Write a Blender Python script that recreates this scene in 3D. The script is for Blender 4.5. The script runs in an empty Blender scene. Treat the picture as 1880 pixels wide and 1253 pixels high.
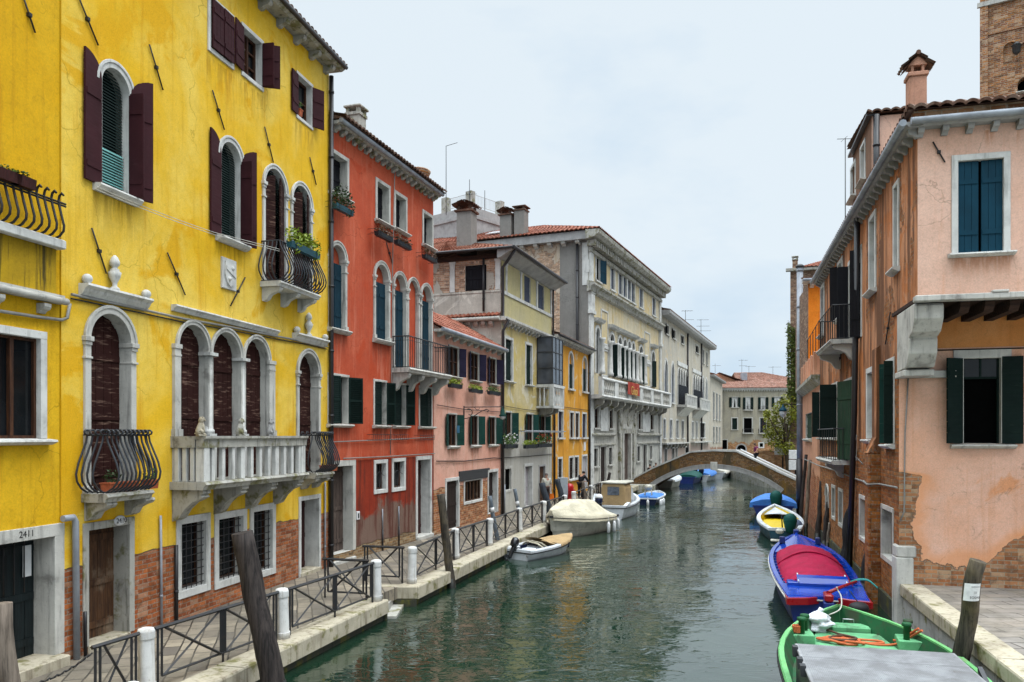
import bpy, bmesh, math, random
from mathutils import Vector, Matrix, noise as mnoise
RND = random.Random(11)
PI = math.pi
scene = bpy.context.scene
COL = scene.collection
FPX, CU, CV, CAMZ = 1440.0, 940.0, 800.0, 4.35   # focal length in photo pixels, principal column, horizon row, eye height
QUAY, RQUAY = 0.50, 0.95                          # heights of the two quays above the water
WORLD = {}                                        # object -> its world matrix

def reg(o, m):
    WORLD[o.name] = m.copy()

def place(o, parent, m):
    """link o so that its world matrix is m, under parent"""
    COL.objects.link(o)
    if parent is not None:
        o.parent = parent
        o.matrix_local = WORLD[parent.name].inverted() @ m
    else:
        o.matrix_world = m
    reg(o, m)
    return o

def tagit(o, label=None, cat=None, group=None, kind=None):
    if label: o['label'] = label
    if cat: o['category'] = cat
    if group: o['group'] = group
    if kind: o['kind'] = kind
    return o

def root(name, label, cat, loc=(0, 0, 0), rotz=0.0, group=None, rot=None):
    o = bpy.data.objects.new(name, None)
    o.empty_display_size = 0.3
    m = Matrix.Translation(Vector(loc)) @ (rot if rot is not None else Matrix.Rotation(rotz, 4, 'Z'))
    place(o, None, m)
    return tagit(o, label, cat, group)

class MB:
    """collects faces; build() links them as one mesh object"""
    def __init__(s):
        s.v, s.f, s.mi, s.sm = [], [], [], []
        s.m = 0; s.T = None; s.smooth = False
    def add(s, p):
        p = Vector(p)
        if s.T is not None: p = s.T @ p
        s.v.append((p.x, p.y, p.z)); return len(s.v) - 1
    def fi(s, ids):
        s.f.append(list(ids)); s.mi.append(s.m); s.sm.append(s.smooth)
    def face(s, pts):
        s.fi([s.add(p) for p in pts])
    def box(s, x0, x1, y0, y1, z0, z1):
        a = [s.add(p) for p in ((x0,y0,z0),(x1,y0,z0),(x1,y1,z0),(x0,y1,z0),(x0,y0,z1),(x1,y0,z1),(x1,y1,z1),(x0,y1,z1))]
        for q in ((0,1,5,4),(1,2,6,5),(2,3,7,6),(3,0,4,7),(4,5,6,7),(3,2,1,0)):
            s.fi([a[k] for k in q])
    def bbox(s, x0, x1, y0, y1, z0, z1, b=0.012):
        """box with chamfered vertical and top edges"""
        b = min(b, (x1-x0)*.3, (y1-y0)*.3, (z1-z0)*.3)
        def ring(i, z):
            return [s.add(p) for p in ((x0+i+b,y0+i,z),(x1-i-b,y0+i,z),(x1-i,y0+i+b,z),(x1-i,y1-i-b,z),(x1-i-b,y1-i,z),(x0+i+b,y1-i,z),(x0+i,y1-i-b,z),(x0+i,y0+i+b,z))]
        rs = [ring(b, z0), ring(0, z0+b), ring(0, z1-b), ring(b, z1)]
        for a, c in zip(rs, rs[1:]):
            for k in range(8): s.fi((a[k], a[(k+1)%8], c[(k+1)%8], c[k]))
        s.fi(rs[-1]); s.fi(rs[0][::-1])
    def prism(s, poly, y0, y1):
        """polygon of (x,z) extruded from y0 to y1"""
        a = [s.add((x, y0, z)) for x, z in poly]; b = [s.add((x, y1, z)) for x, z in poly]
        n = len(poly)
        s.fi(a); s.fi(b[::-1])
        for k in range(n): s.fi((a[(k+1)%n], a[k], b[k], b[(k+1)%n]))
    def prismx(s, poly, x0, x1):
        """polygon of (y,z) extruded along x"""
        a = [s.add((x0, y, z)) for y, z in poly]; b = [s.add((x1, y, z)) for y, z in poly]
        n = len(poly)
        s.fi(a[::-1]); s.fi(b)
        for k in range(n): s.fi((a[k], a[(k+1)%n], b[(k+1)%n], b[k]))
    def prismz(s, poly, z0, z1):
        a = [s.add((x, y, z0)) for x, y in poly]; b = [s.add((x, y, z1)) for x, y in poly]
        n = len(poly)
        s.fi(a[::-1]); s.fi(b)
        for k in range(n): s.fi((a[k], a[(k+1)%n], b[(k+1)%n], b[k]))
    def band(s, inner, outer, y0, y1):
        """closed ribbon between two equally long polylines of (x,z), extruded y0..y1"""
        n = len(inner)
        I0 = [s.add((x,y0,z)) for x,z in inner]; O0 = [s.add((x,y0,z)) for x,z in outer]
        I1 = [s.add((x,y1,z)) for x,z in inner]; O1 = [s.add((x,y1,z)) for x,z in outer]
        for k in range(n-1):
            s.fi((I0[k],I0[k+1],O0[k+1],O0[k])); s.fi((I1[k+1],I1[k],O1[k],O1[k+1]))
            s.fi((O0[k],O0[k+1],O1[k+1],O1[k])); s.fi((I0[k+1],I0[k],I1[k],I1[k+1]))
        s.fi((I0[0],O0[0],O1[0],I1[0])); s.fi((O0[-1],I0[-1],I1[-1],O1[-1]))
    def tube(s, pts, r, n=6, caps=True):
        pts = [Vector(p) for p in pts]
        if not hasattr(r, '__len__'): r = [r]*len(pts)
        rings = []; prev = None
        for i, p in enumerate(pts):
            d = (pts[min(i+1,len(pts)-1)] - pts[max(i-1,0)])
            if d.length < 1e-9: d = Vector((0,0,1))
            d.normalize()
            if prev is None:
                ref = Vector((0,0,1)) if abs(d.z) < .9 else Vector((1,0,0))
                a = d.cross(ref).normalized()
            else:
                a = (prev - d*prev.dot(d))
                a = a.normalized() if a.length > 1e-6 else d.orthogonal().normalized()
            prev = a; b = d.cross(a)
            rings.append([s.add(p + (a*math.cos(2*PI*k/n) + b*math.sin(2*PI*k/n))*r[i]) for k in range(n)])
        sm = s.smooth; s.smooth = n > 4
        for a, b in zip(rings, rings[1:]):
            for k in range(n): s.fi((a[k], a[(k+1)%n], b[(k+1)%n], b[k]))
        s.smooth = sm
        if caps:
            s.fi(rings[0][::-1]); s.fi(rings[-1])
    def bar(s, p, q, w, h=None):
        """square bar from p to q"""
        s.tube([p, q], (w if h is None else (w+h)/2)*.7071, 4)
    def lathe(s, prof, cx=0, cy=0, n=12, a0=0.0):
        rings = []
        for r, z in prof:
            rings.append([s.add((cx + r*math.cos(a0+2*PI*k/n), cy + r*math.sin(a0+2*PI*k/n), z)) for k in range(n)])
        sm = s.smooth; s.smooth = n > 6
        for a, b in zip(rings, rings[1:]):
            for k in range(n): s.fi((a[k], a[(k+1)%n], b[(k+1)%n], b[k]))
        s.smooth = sm
        s.fi(rings[0][::-1]); s.fi(rings[-1])
    def ball(s, c, r, n=8, m=6, sx=1, sy=1, sz=1):
        sm = s.smooth; s.smooth = True
        rings = []
        for j in range(1, m):
            t = PI*j/m
            rings.append([s.add((c[0]+sx*r*math.sin(t)*math.cos(2*PI*k/n), c[1]+sy*r*math.sin(t)*math.sin(2*PI*k/n), c[2]-sz*r*math.cos(t))) for k in range(n)])
        b = s.add((c[0],c[1],c[2]-sz*r)); t = s.add((c[0],c[1],c[2]+sz*r))
        for k in range(n):
            s.fi((b, rings[0][(k+1)%n], rings[0][k])); s.fi((t, rings[-1][k], rings[-1][(k+1)%n]))
        for a, c2 in zip(rings, rings[1:]):
            for k in range(n): s.fi((a[k], a[(k+1)%n], c2[(k+1)%n], c2[k]))
        s.smooth = sm
    def gridmesh(s, rows):
        """rows of equally many points joined by quads"""
        ids = [[s.add(p) for p in r] for r in rows]
        for a, b in zip(ids, ids[1:]):
            for k in range(len(a)-1): s.fi((a[k], a[k+1], b[k+1], b[k]))
    def mesh(s, name, mats):
        me = bpy.data.meshes.new(name)
        me.from_pydata(s.v, [], s.f)
        for m in (mats if isinstance(mats, (list, tuple)) else [mats]): me.materials.append(m)
        me.polygons.foreach_set('material_index', s.mi)
        me.polygons.foreach_set('use_smooth', s.sm)
        me.update()
        return me
    def build(s, name, mats, parent=None, M=None, bevel=0.0, weld=False):
        me = s.mesh(name, mats)
        if weld or bevel:
            bm = bmesh.new(); bm.from_mesh(me)
            bmesh.ops.remove_doubles(bm, verts=bm.verts, dist=1e-5)
            bmesh.ops.recalc_face_normals(bm, faces=bm.faces)
            bm.to_mesh(me); bm.free()
        o = bpy.data.objects.new(name, me)
        if M is None: M = WORLD[parent.name] if parent is not None else Matrix.Identity(4)
        place(o, parent, M)
        if bevel:
            b = o.modifiers.new('bevel', 'BEVEL'); b.width = bevel; b.segments = 2; b.limit_method = 'ANGLE'
        return o

def share(src, name, parent, M):
    """another object with the same mesh"""
    o = bpy.data.objects.new(name, src.data)
    return place(o, parent, M)

def copy_tree(o, M, parent=None):
    """copy a thing with its parts and sub-parts; M is the world matrix of the copy"""
    c = o.copy(); COL.objects.link(c)
    if parent is not None:
        c.parent = parent; c.matrix_local = o.matrix_local; WORLD[c.name] = WORLD[parent.name] @ o.matrix_local
    else:
        c.parent = None; c.matrix_world = M; WORLD[c.name] = M.copy()
    for ch in list(o.children): copy_tree(ch, None, c)
    return c

def text(body, size, M, mat, parent, name='lettering', extrude=0.004, bold=0.0, sx=1.0):
    cu = bpy.data.curves.new(name, 'FONT'); cu.body = body; cu.size = size
    cu.align_x = 'CENTER'; cu.align_y = 'CENTER'; cu.extrude = extrude; cu.offset = bold
    cu.materials.append(mat)
    tmp = bpy.data.objects.new('lettering_curve', cu); COL.objects.link(tmp)
    dg = bpy.context.evaluated_depsgraph_get(); dg.update()
    me = bpy.data.meshes.new_from_object(tmp.evaluated_get(dg)); bpy.data.objects.remove(tmp)
    if not me.materials: me.materials.append(mat)
    o = bpy.data.objects.new(name, me)
    return place(o, parent, M @ Matrix.Rotation(PI/2, 4, 'X') @ Matrix.Diagonal((sx, 1, 1, 1)))

class Facade:
    """vertical plane from A to B (left to right as one looks at it): local x along it, y into the building, z up"""
    def __init__(s, A, B):
        s.A = Vector((A[0], A[1])); s.B = Vector((B[0], B[1]))
        d = s.B - s.A; s.L = d.length; s.d = d/s.L
        s.into = Vector((-s.d.y, s.d.x))
        s.M = Matrix(((s.d.x, s.into.x, 0, s.A.x), (s.d.y, s.into.y, 0, s.A.y), (0, 0, 1, 0), (0, 0, 0, 1)))
    def s_(s, u):
        k = (u - CU)/FPX                      # the plan ray is x = k*Y
        return (k*s.A.y - s.A.x)/(s.d.x - k*s.d.y)
    def Y(s, u): return s.A.y + s.s_(u)*s.d.y
    def z_(s, u, v): return CAMZ + (CV - v)/FPX*s.Y(u)
    def at(s, u, v): return s.s_(u), s.z_(u, v)
    def shifted(s, dy):
        o = -s.into*dy                        # the same plane moved dy outwards
        return Facade(s.A + o, s.B + o)
    def w(s, x, y, z): return s.M @ Vector((x, y, z))

def arc(cx, zs, r, n=12, rz=None, a0=0.0, a1=PI):
    """points from left spring over the apex to right spring"""
    rz = r if rz is None else rz
    return [(cx - r*math.cos(a0+(a1-a0)*k/n), zs + rz*math.sin(a0+(a1-a0)*k/n)) for k in range(n+1)]

def pix(u, v, z):
    """point at height z seen at photo pixel (u, v)"""
    Y = (CAMZ - z)*FPX/(v - CV)
    return Vector(((u - CU)/FPX*Y, Y, z))
def pixY(u, v, Y):
    return Vector(((u - CU)/FPX*Y, Y, CAMZ + (CV - v)/FPX*Y))
# ------------------------------------------------------------------ materials
class NT:
    def __init__(s, name):
        s.mat = bpy.data.materials.new(name); s.mat.use_nodes = True
        s.t = s.mat.node_tree; s.t.nodes.clear()
        s.out = s.t.nodes.new('ShaderNodeOutputMaterial')
        s.bsdf = s.t.nodes.new('ShaderNodeBsdfPrincipled')
        s.t.links.new(s.bsdf.outputs[0], s.out.inputs[0])
        s.co = s.n('ShaderNodeTexCoord').outputs['Object']
    def n(s, typ, ins=None, **kw):
        nd = s.t.nodes.new(typ)
        for k, v in kw.items(): setattr(nd, k, v)
        for k, v in (ins or {}).items(): s.set(nd.inputs[k], v)
        return nd
    def set(s, inp, v):
        if isinstance(v, bpy.types.NodeSocket): s.t.links.new(v, inp)
        elif hasattr(v, '__len__') and len(v) == 3 and inp.type == 'RGBA': inp.default_value = (*v, 1)
        else: inp.default_value = v
    def math(s, op, a, b=0.0, c=0.0, clamp=False):
        nd = s.n('ShaderNodeMath', {0: a, 1: b, 2: c}, operation=op); nd.use_clamp = clamp; return nd.outputs[0]
    def mapv(s, vec, scale=(1,1,1), loc=(0,0,0), rot=(0,0,0)):
        return s.n('ShaderNodeMapping', {'Vector': vec, 'Scale': scale, 'Location': loc, 'Rotation': rot}).outputs[0]
    def noise(s, vec, scale, detail=4, rough=.55, dist=0.0):
        return s.n('ShaderNodeTexNoise', {'Vector': vec, 'Scale': scale, 'Detail': detail, 'Roughness': rough, 'Distortion': dist}).outputs[0]
    def smooth(s, v, a, b, lo=0.0, hi=1.0):
        return s.n('ShaderNodeMapRange', {0: v, 1: a, 2: b, 3: lo, 4: hi}, interpolation_type='SMOOTHSTEP').outputs[0]
    def mix(s, f, a, b, mode='MIX'):
        nd = s.n('ShaderNodeMix', data_type='RGBA', blend_type=mode)
        s.set(nd.inputs[0], f); s.set(nd.inputs[6], a); s.set(nd.inputs[7], b); return nd.outputs[2]
    def ramp(s, f, stops):
        nd = s.n('ShaderNodeValToRGB', {0: f}); e = nd.color_ramp.elements
        while len(e) < len(stops): e.new(.5)
        for el, (p, c) in zip(e, stops): el.position = p; el.color = (*c, 1)
        return nd.outputs[0]
    def sep(s, vec):
        return s.n('ShaderNodeSeparateXYZ', {0: vec}).outputs
    def comb(s, x, y, z):
        return s.n('ShaderNodeCombineXYZ', {0: x, 1: y, 2: z}).outputs[0]
    def bump(s, h, strength=.3, dist=.02, prev=None):
        nd = s.n('ShaderNodeBump', {'Height': h, 'Strength': strength, 'Distance': dist})
        if prev is not None: s.set(nd.inputs['Normal'], prev)
        return nd.outputs[0]
    def done(s, col, rough=.8, normal=None, spec=.3, metal=0.0):
        s.set(s.bsdf.inputs['Base Color'], col); s.set(s.bsdf.inputs['Roughness'], rough)
        s.set(s.bsdf.inputs['Specular IOR Level'], spec); s.set(s.bsdf.inputs['Metallic'], metal)
        if normal is not None: s.set(s.bsdf.inputs['Normal'], normal)
        return s.mat

def brick_nodes(t, c1, c2, mortar, w=.27, h=.092, ms=.011, seed=0.0):
    p = t.sep(t.co)
    v = t.comb(t.math('ADD', p[0], p[1]), t.math('ADD', p[2], seed), 0.0)
    wob = t.noise(t.co, 2.5, 3)
    v2 = t.n('ShaderNodeVectorMath', {0: v, 1: t.comb(t.math('MULTIPLY', t.math('SUBTRACT', wob, .5), .03), t.math('MULTIPLY', t.math('SUBTRACT', wob, .5), .05), 0.0)}, operation='ADD').outputs[0]
    b = t.n('ShaderNodeTexBrick', {'Vector': v2, 'Color1': c1, 'Color2': c2, 'Mortar': mortar, 'Scale': 1.0, 'Mortar Size': ms, 'Mortar Smooth': .3, 'Bias': 0.0, 'Brick Width': w, 'Row Height': h})
    n1 = t.noise(t.co, 1.3, 5, .6); n2 = t.noise(t.co, 14, 3)
    cellv = t.comb(t.math('FLOOR', t.math('DIVIDE', t.math('ADD', p[0], p[1]), w)), t.math('FLOOR', t.math('DIVIDE', p[2], h)), 3.0)
    wn = t.n('ShaderNodeTexWhiteNoise', {0: cellv}, noise_dimensions='3D').outputs[0]
    col = t.mix(t.smooth(wn, .72, .95, 0, .65), b.outputs[0], mortar)
    col = t.mix(1.0, col, t.ramp(wn, [(0, (.62,.58,.55)), (.5, (1,1,1)), (1, (1.25,1.12,1.0))]), 'MULTIPLY')
    col = t.mix(t.smooth(n1, .45, .75, 0, .55), col, (c1[0]*.35, c1[1]*.4, c1[2]*.5))
    n3 = t.noise(t.co, 5.0, 5, .65)
    col = t.mix(t.smooth(n2, .52, .72, 0, .4), col, (.5,.42,.34))
    col = t.mix(t.smooth(n3, .50, .68, 0, .6), col, (c1[0]*.22, c1[1]*.3, c1[2]*.45))
    return col, b.outputs['Fac'], n1

def brick(name, c1=(.33,.10,.035), c2=(.24,.065,.03), mortar=(.36,.30,.24), **kw):
    t = NT(name)
    col, fac, n1 = brick_nodes(t, c1, c2, mortar, **kw)
    h = t.math('SUBTRACT', t.math('MULTIPLY', t.noise(t.co, 30, 3), .5), fac)
    return t.done(col, .88, t.bump(h, .7, .012), .2)

def plaster(name, c1, c2, stain=None, stain_amt=.5, streak=.5, patch=None, patch_amt=0.0, brick_z=None, brick_edge=.25, bricks=None, low=None, low_z=0, scale=1.0, seed=0.0, chips=0.0, chip_scale=.5, mould=None, field=None, halo=None):
    """weathered render: two-tone blotches, vertical run-off, faded patches, bare bricks below brick_z or in fallen patches"""
    t = NT(name)
    co = t.mapv(t.co, loc=(seed*7.3, seed*3.1, seed*5.7))
    p = t.sep(t.co)
    big = t.noise(co, .55*scale, 6, .62, .6)
    col = t.mix(t.smooth(big, .36, .66), c1, c2)
    mid = t.noise(co, 2.6*scale, 6, .65)
    col = t.mix(t.smooth(mid, .35, .75, 0, .4), col, tuple(x*.72 for x in c1))
    if patch:
        pn = t.noise(t.mapv(co, loc=(9,4,2)), .8*scale, 7, .6, .8)
        col = t.mix(t.smooth(pn, .60-.2*patch_amt, .66-.2*patch_amt, 0, .85), col, patch)
    if low:
        wob = t.math('MULTIPLY', t.math('SUBTRACT', t.noise(co, .9, 6, .6), .5), 2.4)
        col = t.mix(t.smooth(t.math('ADD', p[2], wob), low_z-.12, low_z+.12, 1, 0), col, low)
    if stain:
        st = t.noise(t.mapv(co, scale=(1.6,1.6,.13)), 1.5*scale, 6, .68, .15)
        col = t.mix(t.smooth(st, .60-.12*streak, .68-.08*streak, 0, stain_amt), col, stain)
        fi = t.noise(t.mapv(co, scale=(6,6,.3)), 1.6*scale, 4, .6)
        col = t.mix(t.smooth(fi, .54, .68, 0, stain_amt*.6), col, tuple(x*.8 for x in stain))
    if mould:
        mn = t.noise(t.mapv(co, scale=(1,1,.5), loc=(3,8,1)), 1.1, 7, .66, .4)
        col = t.mix(t.smooth(mn, .52, .72, 0, .7), col, mould)
    vo = t.n('ShaderNodeTexVoronoi', {'Vector': t.n('ShaderNodeVectorMath', {0: co, 1: t.n('ShaderNodeVectorMath', {0: t.n('ShaderNodeTexNoise', {'Vector': co, 'Scale': 1.6, 'Detail': 6}).outputs[1], 'Scale': .9}, operation='SCALE').outputs[0]}, operation='ADD').outputs[0], 'Scale': .55}, feature='DISTANCE_TO_EDGE').outputs[0]
    col = t.mix(t.math('MULTIPLY', t.smooth(vo, .0, .010, .55, 0), t.smooth(big, .48, .58)), col, tuple(x*.45 for x in c1))
    fine = t.noise(co, 38, 4, .6); spk = t.noise(co, 11, 6, .7)
    col = t.mix(1.0, col, t.ramp(fine, [(.25, (.84,.84,.84)), (.75, (1.1,1.1,1.1))]), 'MULTIPLY')
    col = t.mix(1.0, col, t.ramp(spk, [(.28, (.84,.82,.80)), (.44, (1,1,1)), (.75, (1.06,1.06,1.06))]), 'MULTIPLY')
    h = t.math('ADD', t.math('MULTIPLY', mid, .5), t.math('MULTIPLY', fine, .25))
    nrm = t.bump(h, .35, .02)
    if field is not None:
        wob = t.math('MULTIPLY', t.math('SUBTRACT', t.noise(co, 1.2, 7, .62), .5), .9)
        fld = t.math('ADD', field(t, p), wob)
        if halo: col = t.mix(t.smooth(fld, .08, .42, .6, 0), col, halo)
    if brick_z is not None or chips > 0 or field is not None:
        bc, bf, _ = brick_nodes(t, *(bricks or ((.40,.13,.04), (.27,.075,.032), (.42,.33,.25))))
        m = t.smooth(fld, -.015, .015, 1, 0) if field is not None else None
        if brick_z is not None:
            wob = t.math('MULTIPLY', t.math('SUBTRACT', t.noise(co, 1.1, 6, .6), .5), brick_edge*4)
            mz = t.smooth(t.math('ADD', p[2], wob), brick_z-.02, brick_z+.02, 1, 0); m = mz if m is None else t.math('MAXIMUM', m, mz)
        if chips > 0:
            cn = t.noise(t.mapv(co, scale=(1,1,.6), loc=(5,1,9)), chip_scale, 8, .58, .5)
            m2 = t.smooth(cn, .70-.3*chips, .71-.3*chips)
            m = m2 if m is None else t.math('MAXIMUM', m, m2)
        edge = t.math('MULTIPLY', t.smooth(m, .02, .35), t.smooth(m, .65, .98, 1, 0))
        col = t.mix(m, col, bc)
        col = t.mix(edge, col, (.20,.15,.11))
        hb = t.math('SUBTRACT', t.math('MULTIPLY', fine, .4), bf)
        hh = t.math('ADD', t.math('MULTIPLY', t.math('SUBTRACT', 1.0, m), 1.2), t.math('MULTIPLY', hb, t.math('MULTIPLY', m, .7)))
        nrm = t.bump(hh, .8, .014, nrm)
    return t.done(col, .85, nrm, .25)

def stone(name, c=(.62,.60,.55), dark=(.16,.15,.13), amt=.5, scale=1.0, moss=0.0):
    t = NT(name)
    t.co = t.n('ShaderNodeVectorMath', {0: t.co, 1: t.n('ShaderNodeObjectInfo').outputs['Location']}, operation='ADD').outputs[0]
    n1 = t.noise(t.co, 1.7*scale, 7, .65, .4); n2 = t.noise(t.mapv(t.co, scale=(5,5,.5)), 1.6*scale, 5, .6); n3 = t.noise(t.co, 30, 4, .6)
    col = t.mix(t.smooth(n1, .35, .7), c, tuple(x*.74 for x in c))
    col = t.mix(t.smooth(n2, .5, .78, 0, amt), col, dark)
    col = t.mix(t.smooth(n1, .58, .72, 0, amt*.8), col, tuple(x*1.6 for x in dark))
    col = t.mix(t.smooth(n3, .62, .72, 0, amt*.7), col, dark)
    if moss > 0:
        m = t.noise(t.co, 3.0, 6, .6)
        col = t.mix(t.smooth(m, .6-.2*moss, .7-.1*moss, 0, .8), col, (.13,.12,.02))
    return t.done(col, .75, t.bump(t.math('ADD', n3, n1), .4, .012), .3)

def paint(name, c, rough=.6, wear=(.2,.18,.16), amt=.3, grain=(1,1,6), spec=.15, metal=0.0, bump=.15, speck=.25, grime=0.0):
    t = NT(name)
    n1 = t.noise(t.mapv(t.co, scale=grain), 3.0, 6, .65); n2 = t.noise(t.co, 1.2, 4, .6); n3 = t.noise(t.co, 45, 3)
    col = t.mix(t.smooth(n2, .3, .7), c, tuple(x*.68 for x in c))
    col = t.mix(t.smooth(n1, .60-.1*amt, .72, 0, amt), col, wear)
    col = t.mix(t.smooth(n3, .58, .75, 0, speck), col, tuple(x*.7 for x in c))
    if grime:
        g = t.noise(t.mapv(t.co, scale=(1.3,1.3,.8)), 1.7, 9, .7, .5)
        col = t.mix(t.smooth(g, .50, .64, 0, grime), col, (.05,.043,.03))
        col = t.mix(t.smooth(g, .28, .42, grime*.5, 0), col, tuple(min(.7, x*1.6+.06) for x in c))
        rough = .35+rough*.4
    return t.done(col, t.smooth(n1, .3, .8, rough, min(1, rough+(.25 if rough > .2 else .03))), t.bump(n1, bump, .01), spec, metal)

def wood(name, c1=(.09,.05,.03), c2=(.03,.018,.012), rough=.75, scale=1.0, axis='z', light=None):
    t = NT(name)
    sc = {'z': (9,9,.7), 'x': (.7,9,9), 'y': (9,.7,9)}[axis]
    n1 = t.noise(t.mapv(t.co, scale=sc), 2.2*scale, 7, .68, .3); n2 = t.noise(t.co, 1.4, 5, .6); n3 = t.noise(t.mapv(t.co, scale=sc), 7*scale, 3)
    col = t.mix(t.smooth(n1, .32, .68), c1, c2)
    if light: col = t.mix(t.smooth(n2, .5, .7, 0, .8), col, light)
    col = t.mix(t.smooth(n3, .55, .7, 0, .5), col, tuple(x*.5 for x in c2))
    return t.done(col, rough, t.bump(n1, .6, .012), .25)

def iron(name, c=(.018,.018,.02), rough=.5):
    t = NT(name)
    n1 = t.noise(t.co, 9, 5)
    col = t.mix(t.smooth(n1, .5, .75, 0, .5), c, (.06,.035,.022))
    return t.done(col, rough, t.bump(n1, .2, .004), .4)

def glass_dark(name, c=(.006,.007,.008), rough=.08):
    t = NT(name)
    n1 = t.noise(t.co, 1.2, 2)
    return t.done(t.mix(t.smooth(n1, .3, .7), c, tuple(x*2.2 for x in c)), rough, t.bump(n1, .04, .05), .3)

def tiles(name, c=(.30,.095,.052), scale=1.0, lichen=.4):
    t = NT(name)
    p = t.sep(t.co)
    cell = t.comb(t.math('FLOOR', t.math('DIVIDE', p[0], .22)), t.math('FLOOR', t.math('DIVIDE', t.math('ADD', p[1], p[2]), .4)), 1.0)
    wn = t.n('ShaderNodeTexWhiteNoise', {0: cell}, noise_dimensions='3D').outputs[0]
    n1 = t.noise(t.co, 1.1, 6, .65); n2 = t.noise(t.co, 16, 4)
    col = t.ramp(wn, [(0, tuple(x*.55 for x in c)), (.5, c), (1, (c[0]*1.35, c[1]*1.7, c[2]*1.9))])
    col = t.mix(t.smooth(n1, .5, .72, 0, lichen), col, (.10,.09,.075))
    col = t.mix(t.smooth(n2, .56, .74, 0, lichen), col, (.30,.27,.21))
    return t.done(col, .85, t.bump(n2, .35, .01), .2)

def simple(name, c, rough=.6, spec=.3, metal=0.0, var=.25, scale=8.0, bump=.1):
    t = NT(name)
    n1 = t.noise(t.co, scale, 5, .6)
    col = t.mix(t.smooth(n1, .3, .72), c, tuple(x*(1-var) for x in c))
    return t.done(col, rough, t.bump(n1, bump, .01), spec, metal)

def cloth(name, c, rough=.85, dirt=.3):
    t = NT(name)
    n1 = t.noise(t.co, 1.8, 6, .6, .4); n2 = t.noise(t.co, 60, 2); n3 = t.noise(t.co, 22, 4, .7)
    col = t.mix(t.smooth(n1, .35, .7), c, tuple(x*.72 for x in c))
    col = t.mix(t.smooth(n3, .66, .72, 0, dirt), col, (.45,.42,.38))
    return t.done(col, rough, t.bump(t.math('ADD', n1, t.math('ADD', t.math('MULTIPLY', t.noise(t.mapv(t.co, scale=(1.5,.6,1.5)), 5.0, 4, .6, 1.2), .5), t.math('MULTIPLY', n2, .06))), .8, .06), .25)

def leafmat(name, c1, c2):
    t = NT(name)
    n1 = t.noise(t.co, 5.5, 3); n2 = t.noise(t.co, 40, 2)
    col = t.mix(t.smooth(n1, .3, .7), c1, c2)
    col = t.mix(1.0, col, t.ramp(n2, [(.2, (.6,.6,.6)), (.8, (1.3,1.3,1.2))]), 'MULTIPLY')
    m = t.done(col, .55, None, .35)
    t.bsdf.inputs['Subsurface Weight'].default_value = 0.0
    return m

def paving_mat(name, c1, c2, mortar, w=.75, h=.42, rot=0.0, wet=.5):
    t = NT(name)
    v = t.mapv(t.co, rot=(0,0,rot))
    wob = t.n('ShaderNodeTexNoise', {'Vector': t.co, 'Scale': .8, 'Detail': 3}).outputs[1]
    v = t.n('ShaderNodeVectorMath', {0: v, 1: t.n('ShaderNodeVectorMath', {0: wob, 'Scale': .12}, operation='SCALE').outputs[0]}, operation='ADD').outputs[0]
    b = t.n('ShaderNodeTexBrick', {'Vector': v, 'Color1': c1, 'Color2': c2, 'Mortar': mortar, 'Scale': 1.0, 'Mortar Size': .018, 'Mortar Smooth': .3, 'Bias': 0.0, 'Brick Width': w, 'Row Height': h})
    n1 = t.noise(t.co, .7, 6, .6, .5); n2 = t.noise(t.co, 4, 6, .65); n3 = t.noise(t.co, 40, 3)
    p = t.sep(v)
    row = t.math('FLOOR', t.math('DIVIDE', p[1], h))
    colm = t.math('FLOOR', t.math('ADD', t.math('DIVIDE', p[0], w), t.math('MULTIPLY', row, .5)))
    wn = t.n('ShaderNodeTexWhiteNoise', {0: t.comb(colm, row, 2.0)}, noise_dimensions='3D').outputs[0]
    col = t.mix(t.math('MULTIPLY', wn, .6), b.outputs[0], (c2[0]*1.5, c2[1]*1.42, c2[2]*1.25))
    col = t.mix(t.smooth(n1, .42, .66, 0, .55), col, (.10,.085,.06))
    col = t.mix(t.smooth(n2, .52, .74, 0, .6), col, (.055,.05,.045))
    col = t.mix(t.smooth(n3, .5, .8, 0, .2), col, (.4,.38,.33))
    h_ = t.math('SUBTRACT', t.math('ADD', t.math('MULTIPLY', n2, .5), t.math('MULTIPLY', n3, .25)), b.outputs['Fac'])
    return t.done(col, t.smooth(n1, .35, .65, .75-.5*wet, .8), t.bump(h_, .5, .012), .4)

def water_mat():
    t = NT('canal_water')
    p = t.n('ShaderNodeTexCoord').outputs['Object']
    px = t.sep(p); side = t.math('SUBTRACT', px[0], t.math('MULTIPLY', px[1], .28))
    a = t.noise(t.mapv(p, scale=(.8,1.2,1), rot=(0,0,.25)), .9, 2, .4, .5)
    b = t.noise(t.mapv(p, scale=(.8,1.35,1), rot=(0,0,-.3)), 2.5, 2, .45, .9)
    c = t.noise(t.mapv(p, scale=(.9,1.3,1), rot=(0,0,.6)), 6.0, 1, .4, .4)
    patch = t.smooth(t.noise(p, .22, 3, .5), .40, .60, .40, 1.35)
    b = t.math('ADD', t.math('MULTIPLY', b, .55), t.math('MULTIPLY', t.math('ABSOLUTE', t.math('SUBTRACT', b, .5)), 1.1))
    h = t.math('ADD', t.math('MULTIPLY', a, .55), t.math('ADD', t.math('MULTIPLY', b, .50), t.math('MULTIPLY', c, .07)))
    h = t.math('MULTIPLY', h, t.math('MULTIPLY', patch, t.smooth(side, -4.5, 1.5, 1.15, .42)))
    nrm = t.bump(h, 1.0, .045)
    murk = t.mix(t.smooth(t.noise(p, .25, 4), .35, .65), (.007,.022,.013), (.012,.031,.017))
    m = t.done(murk, .01, nrm, .5)
    t.bsdf.inputs['IOR'].default_value = 2.1
    return m

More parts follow.
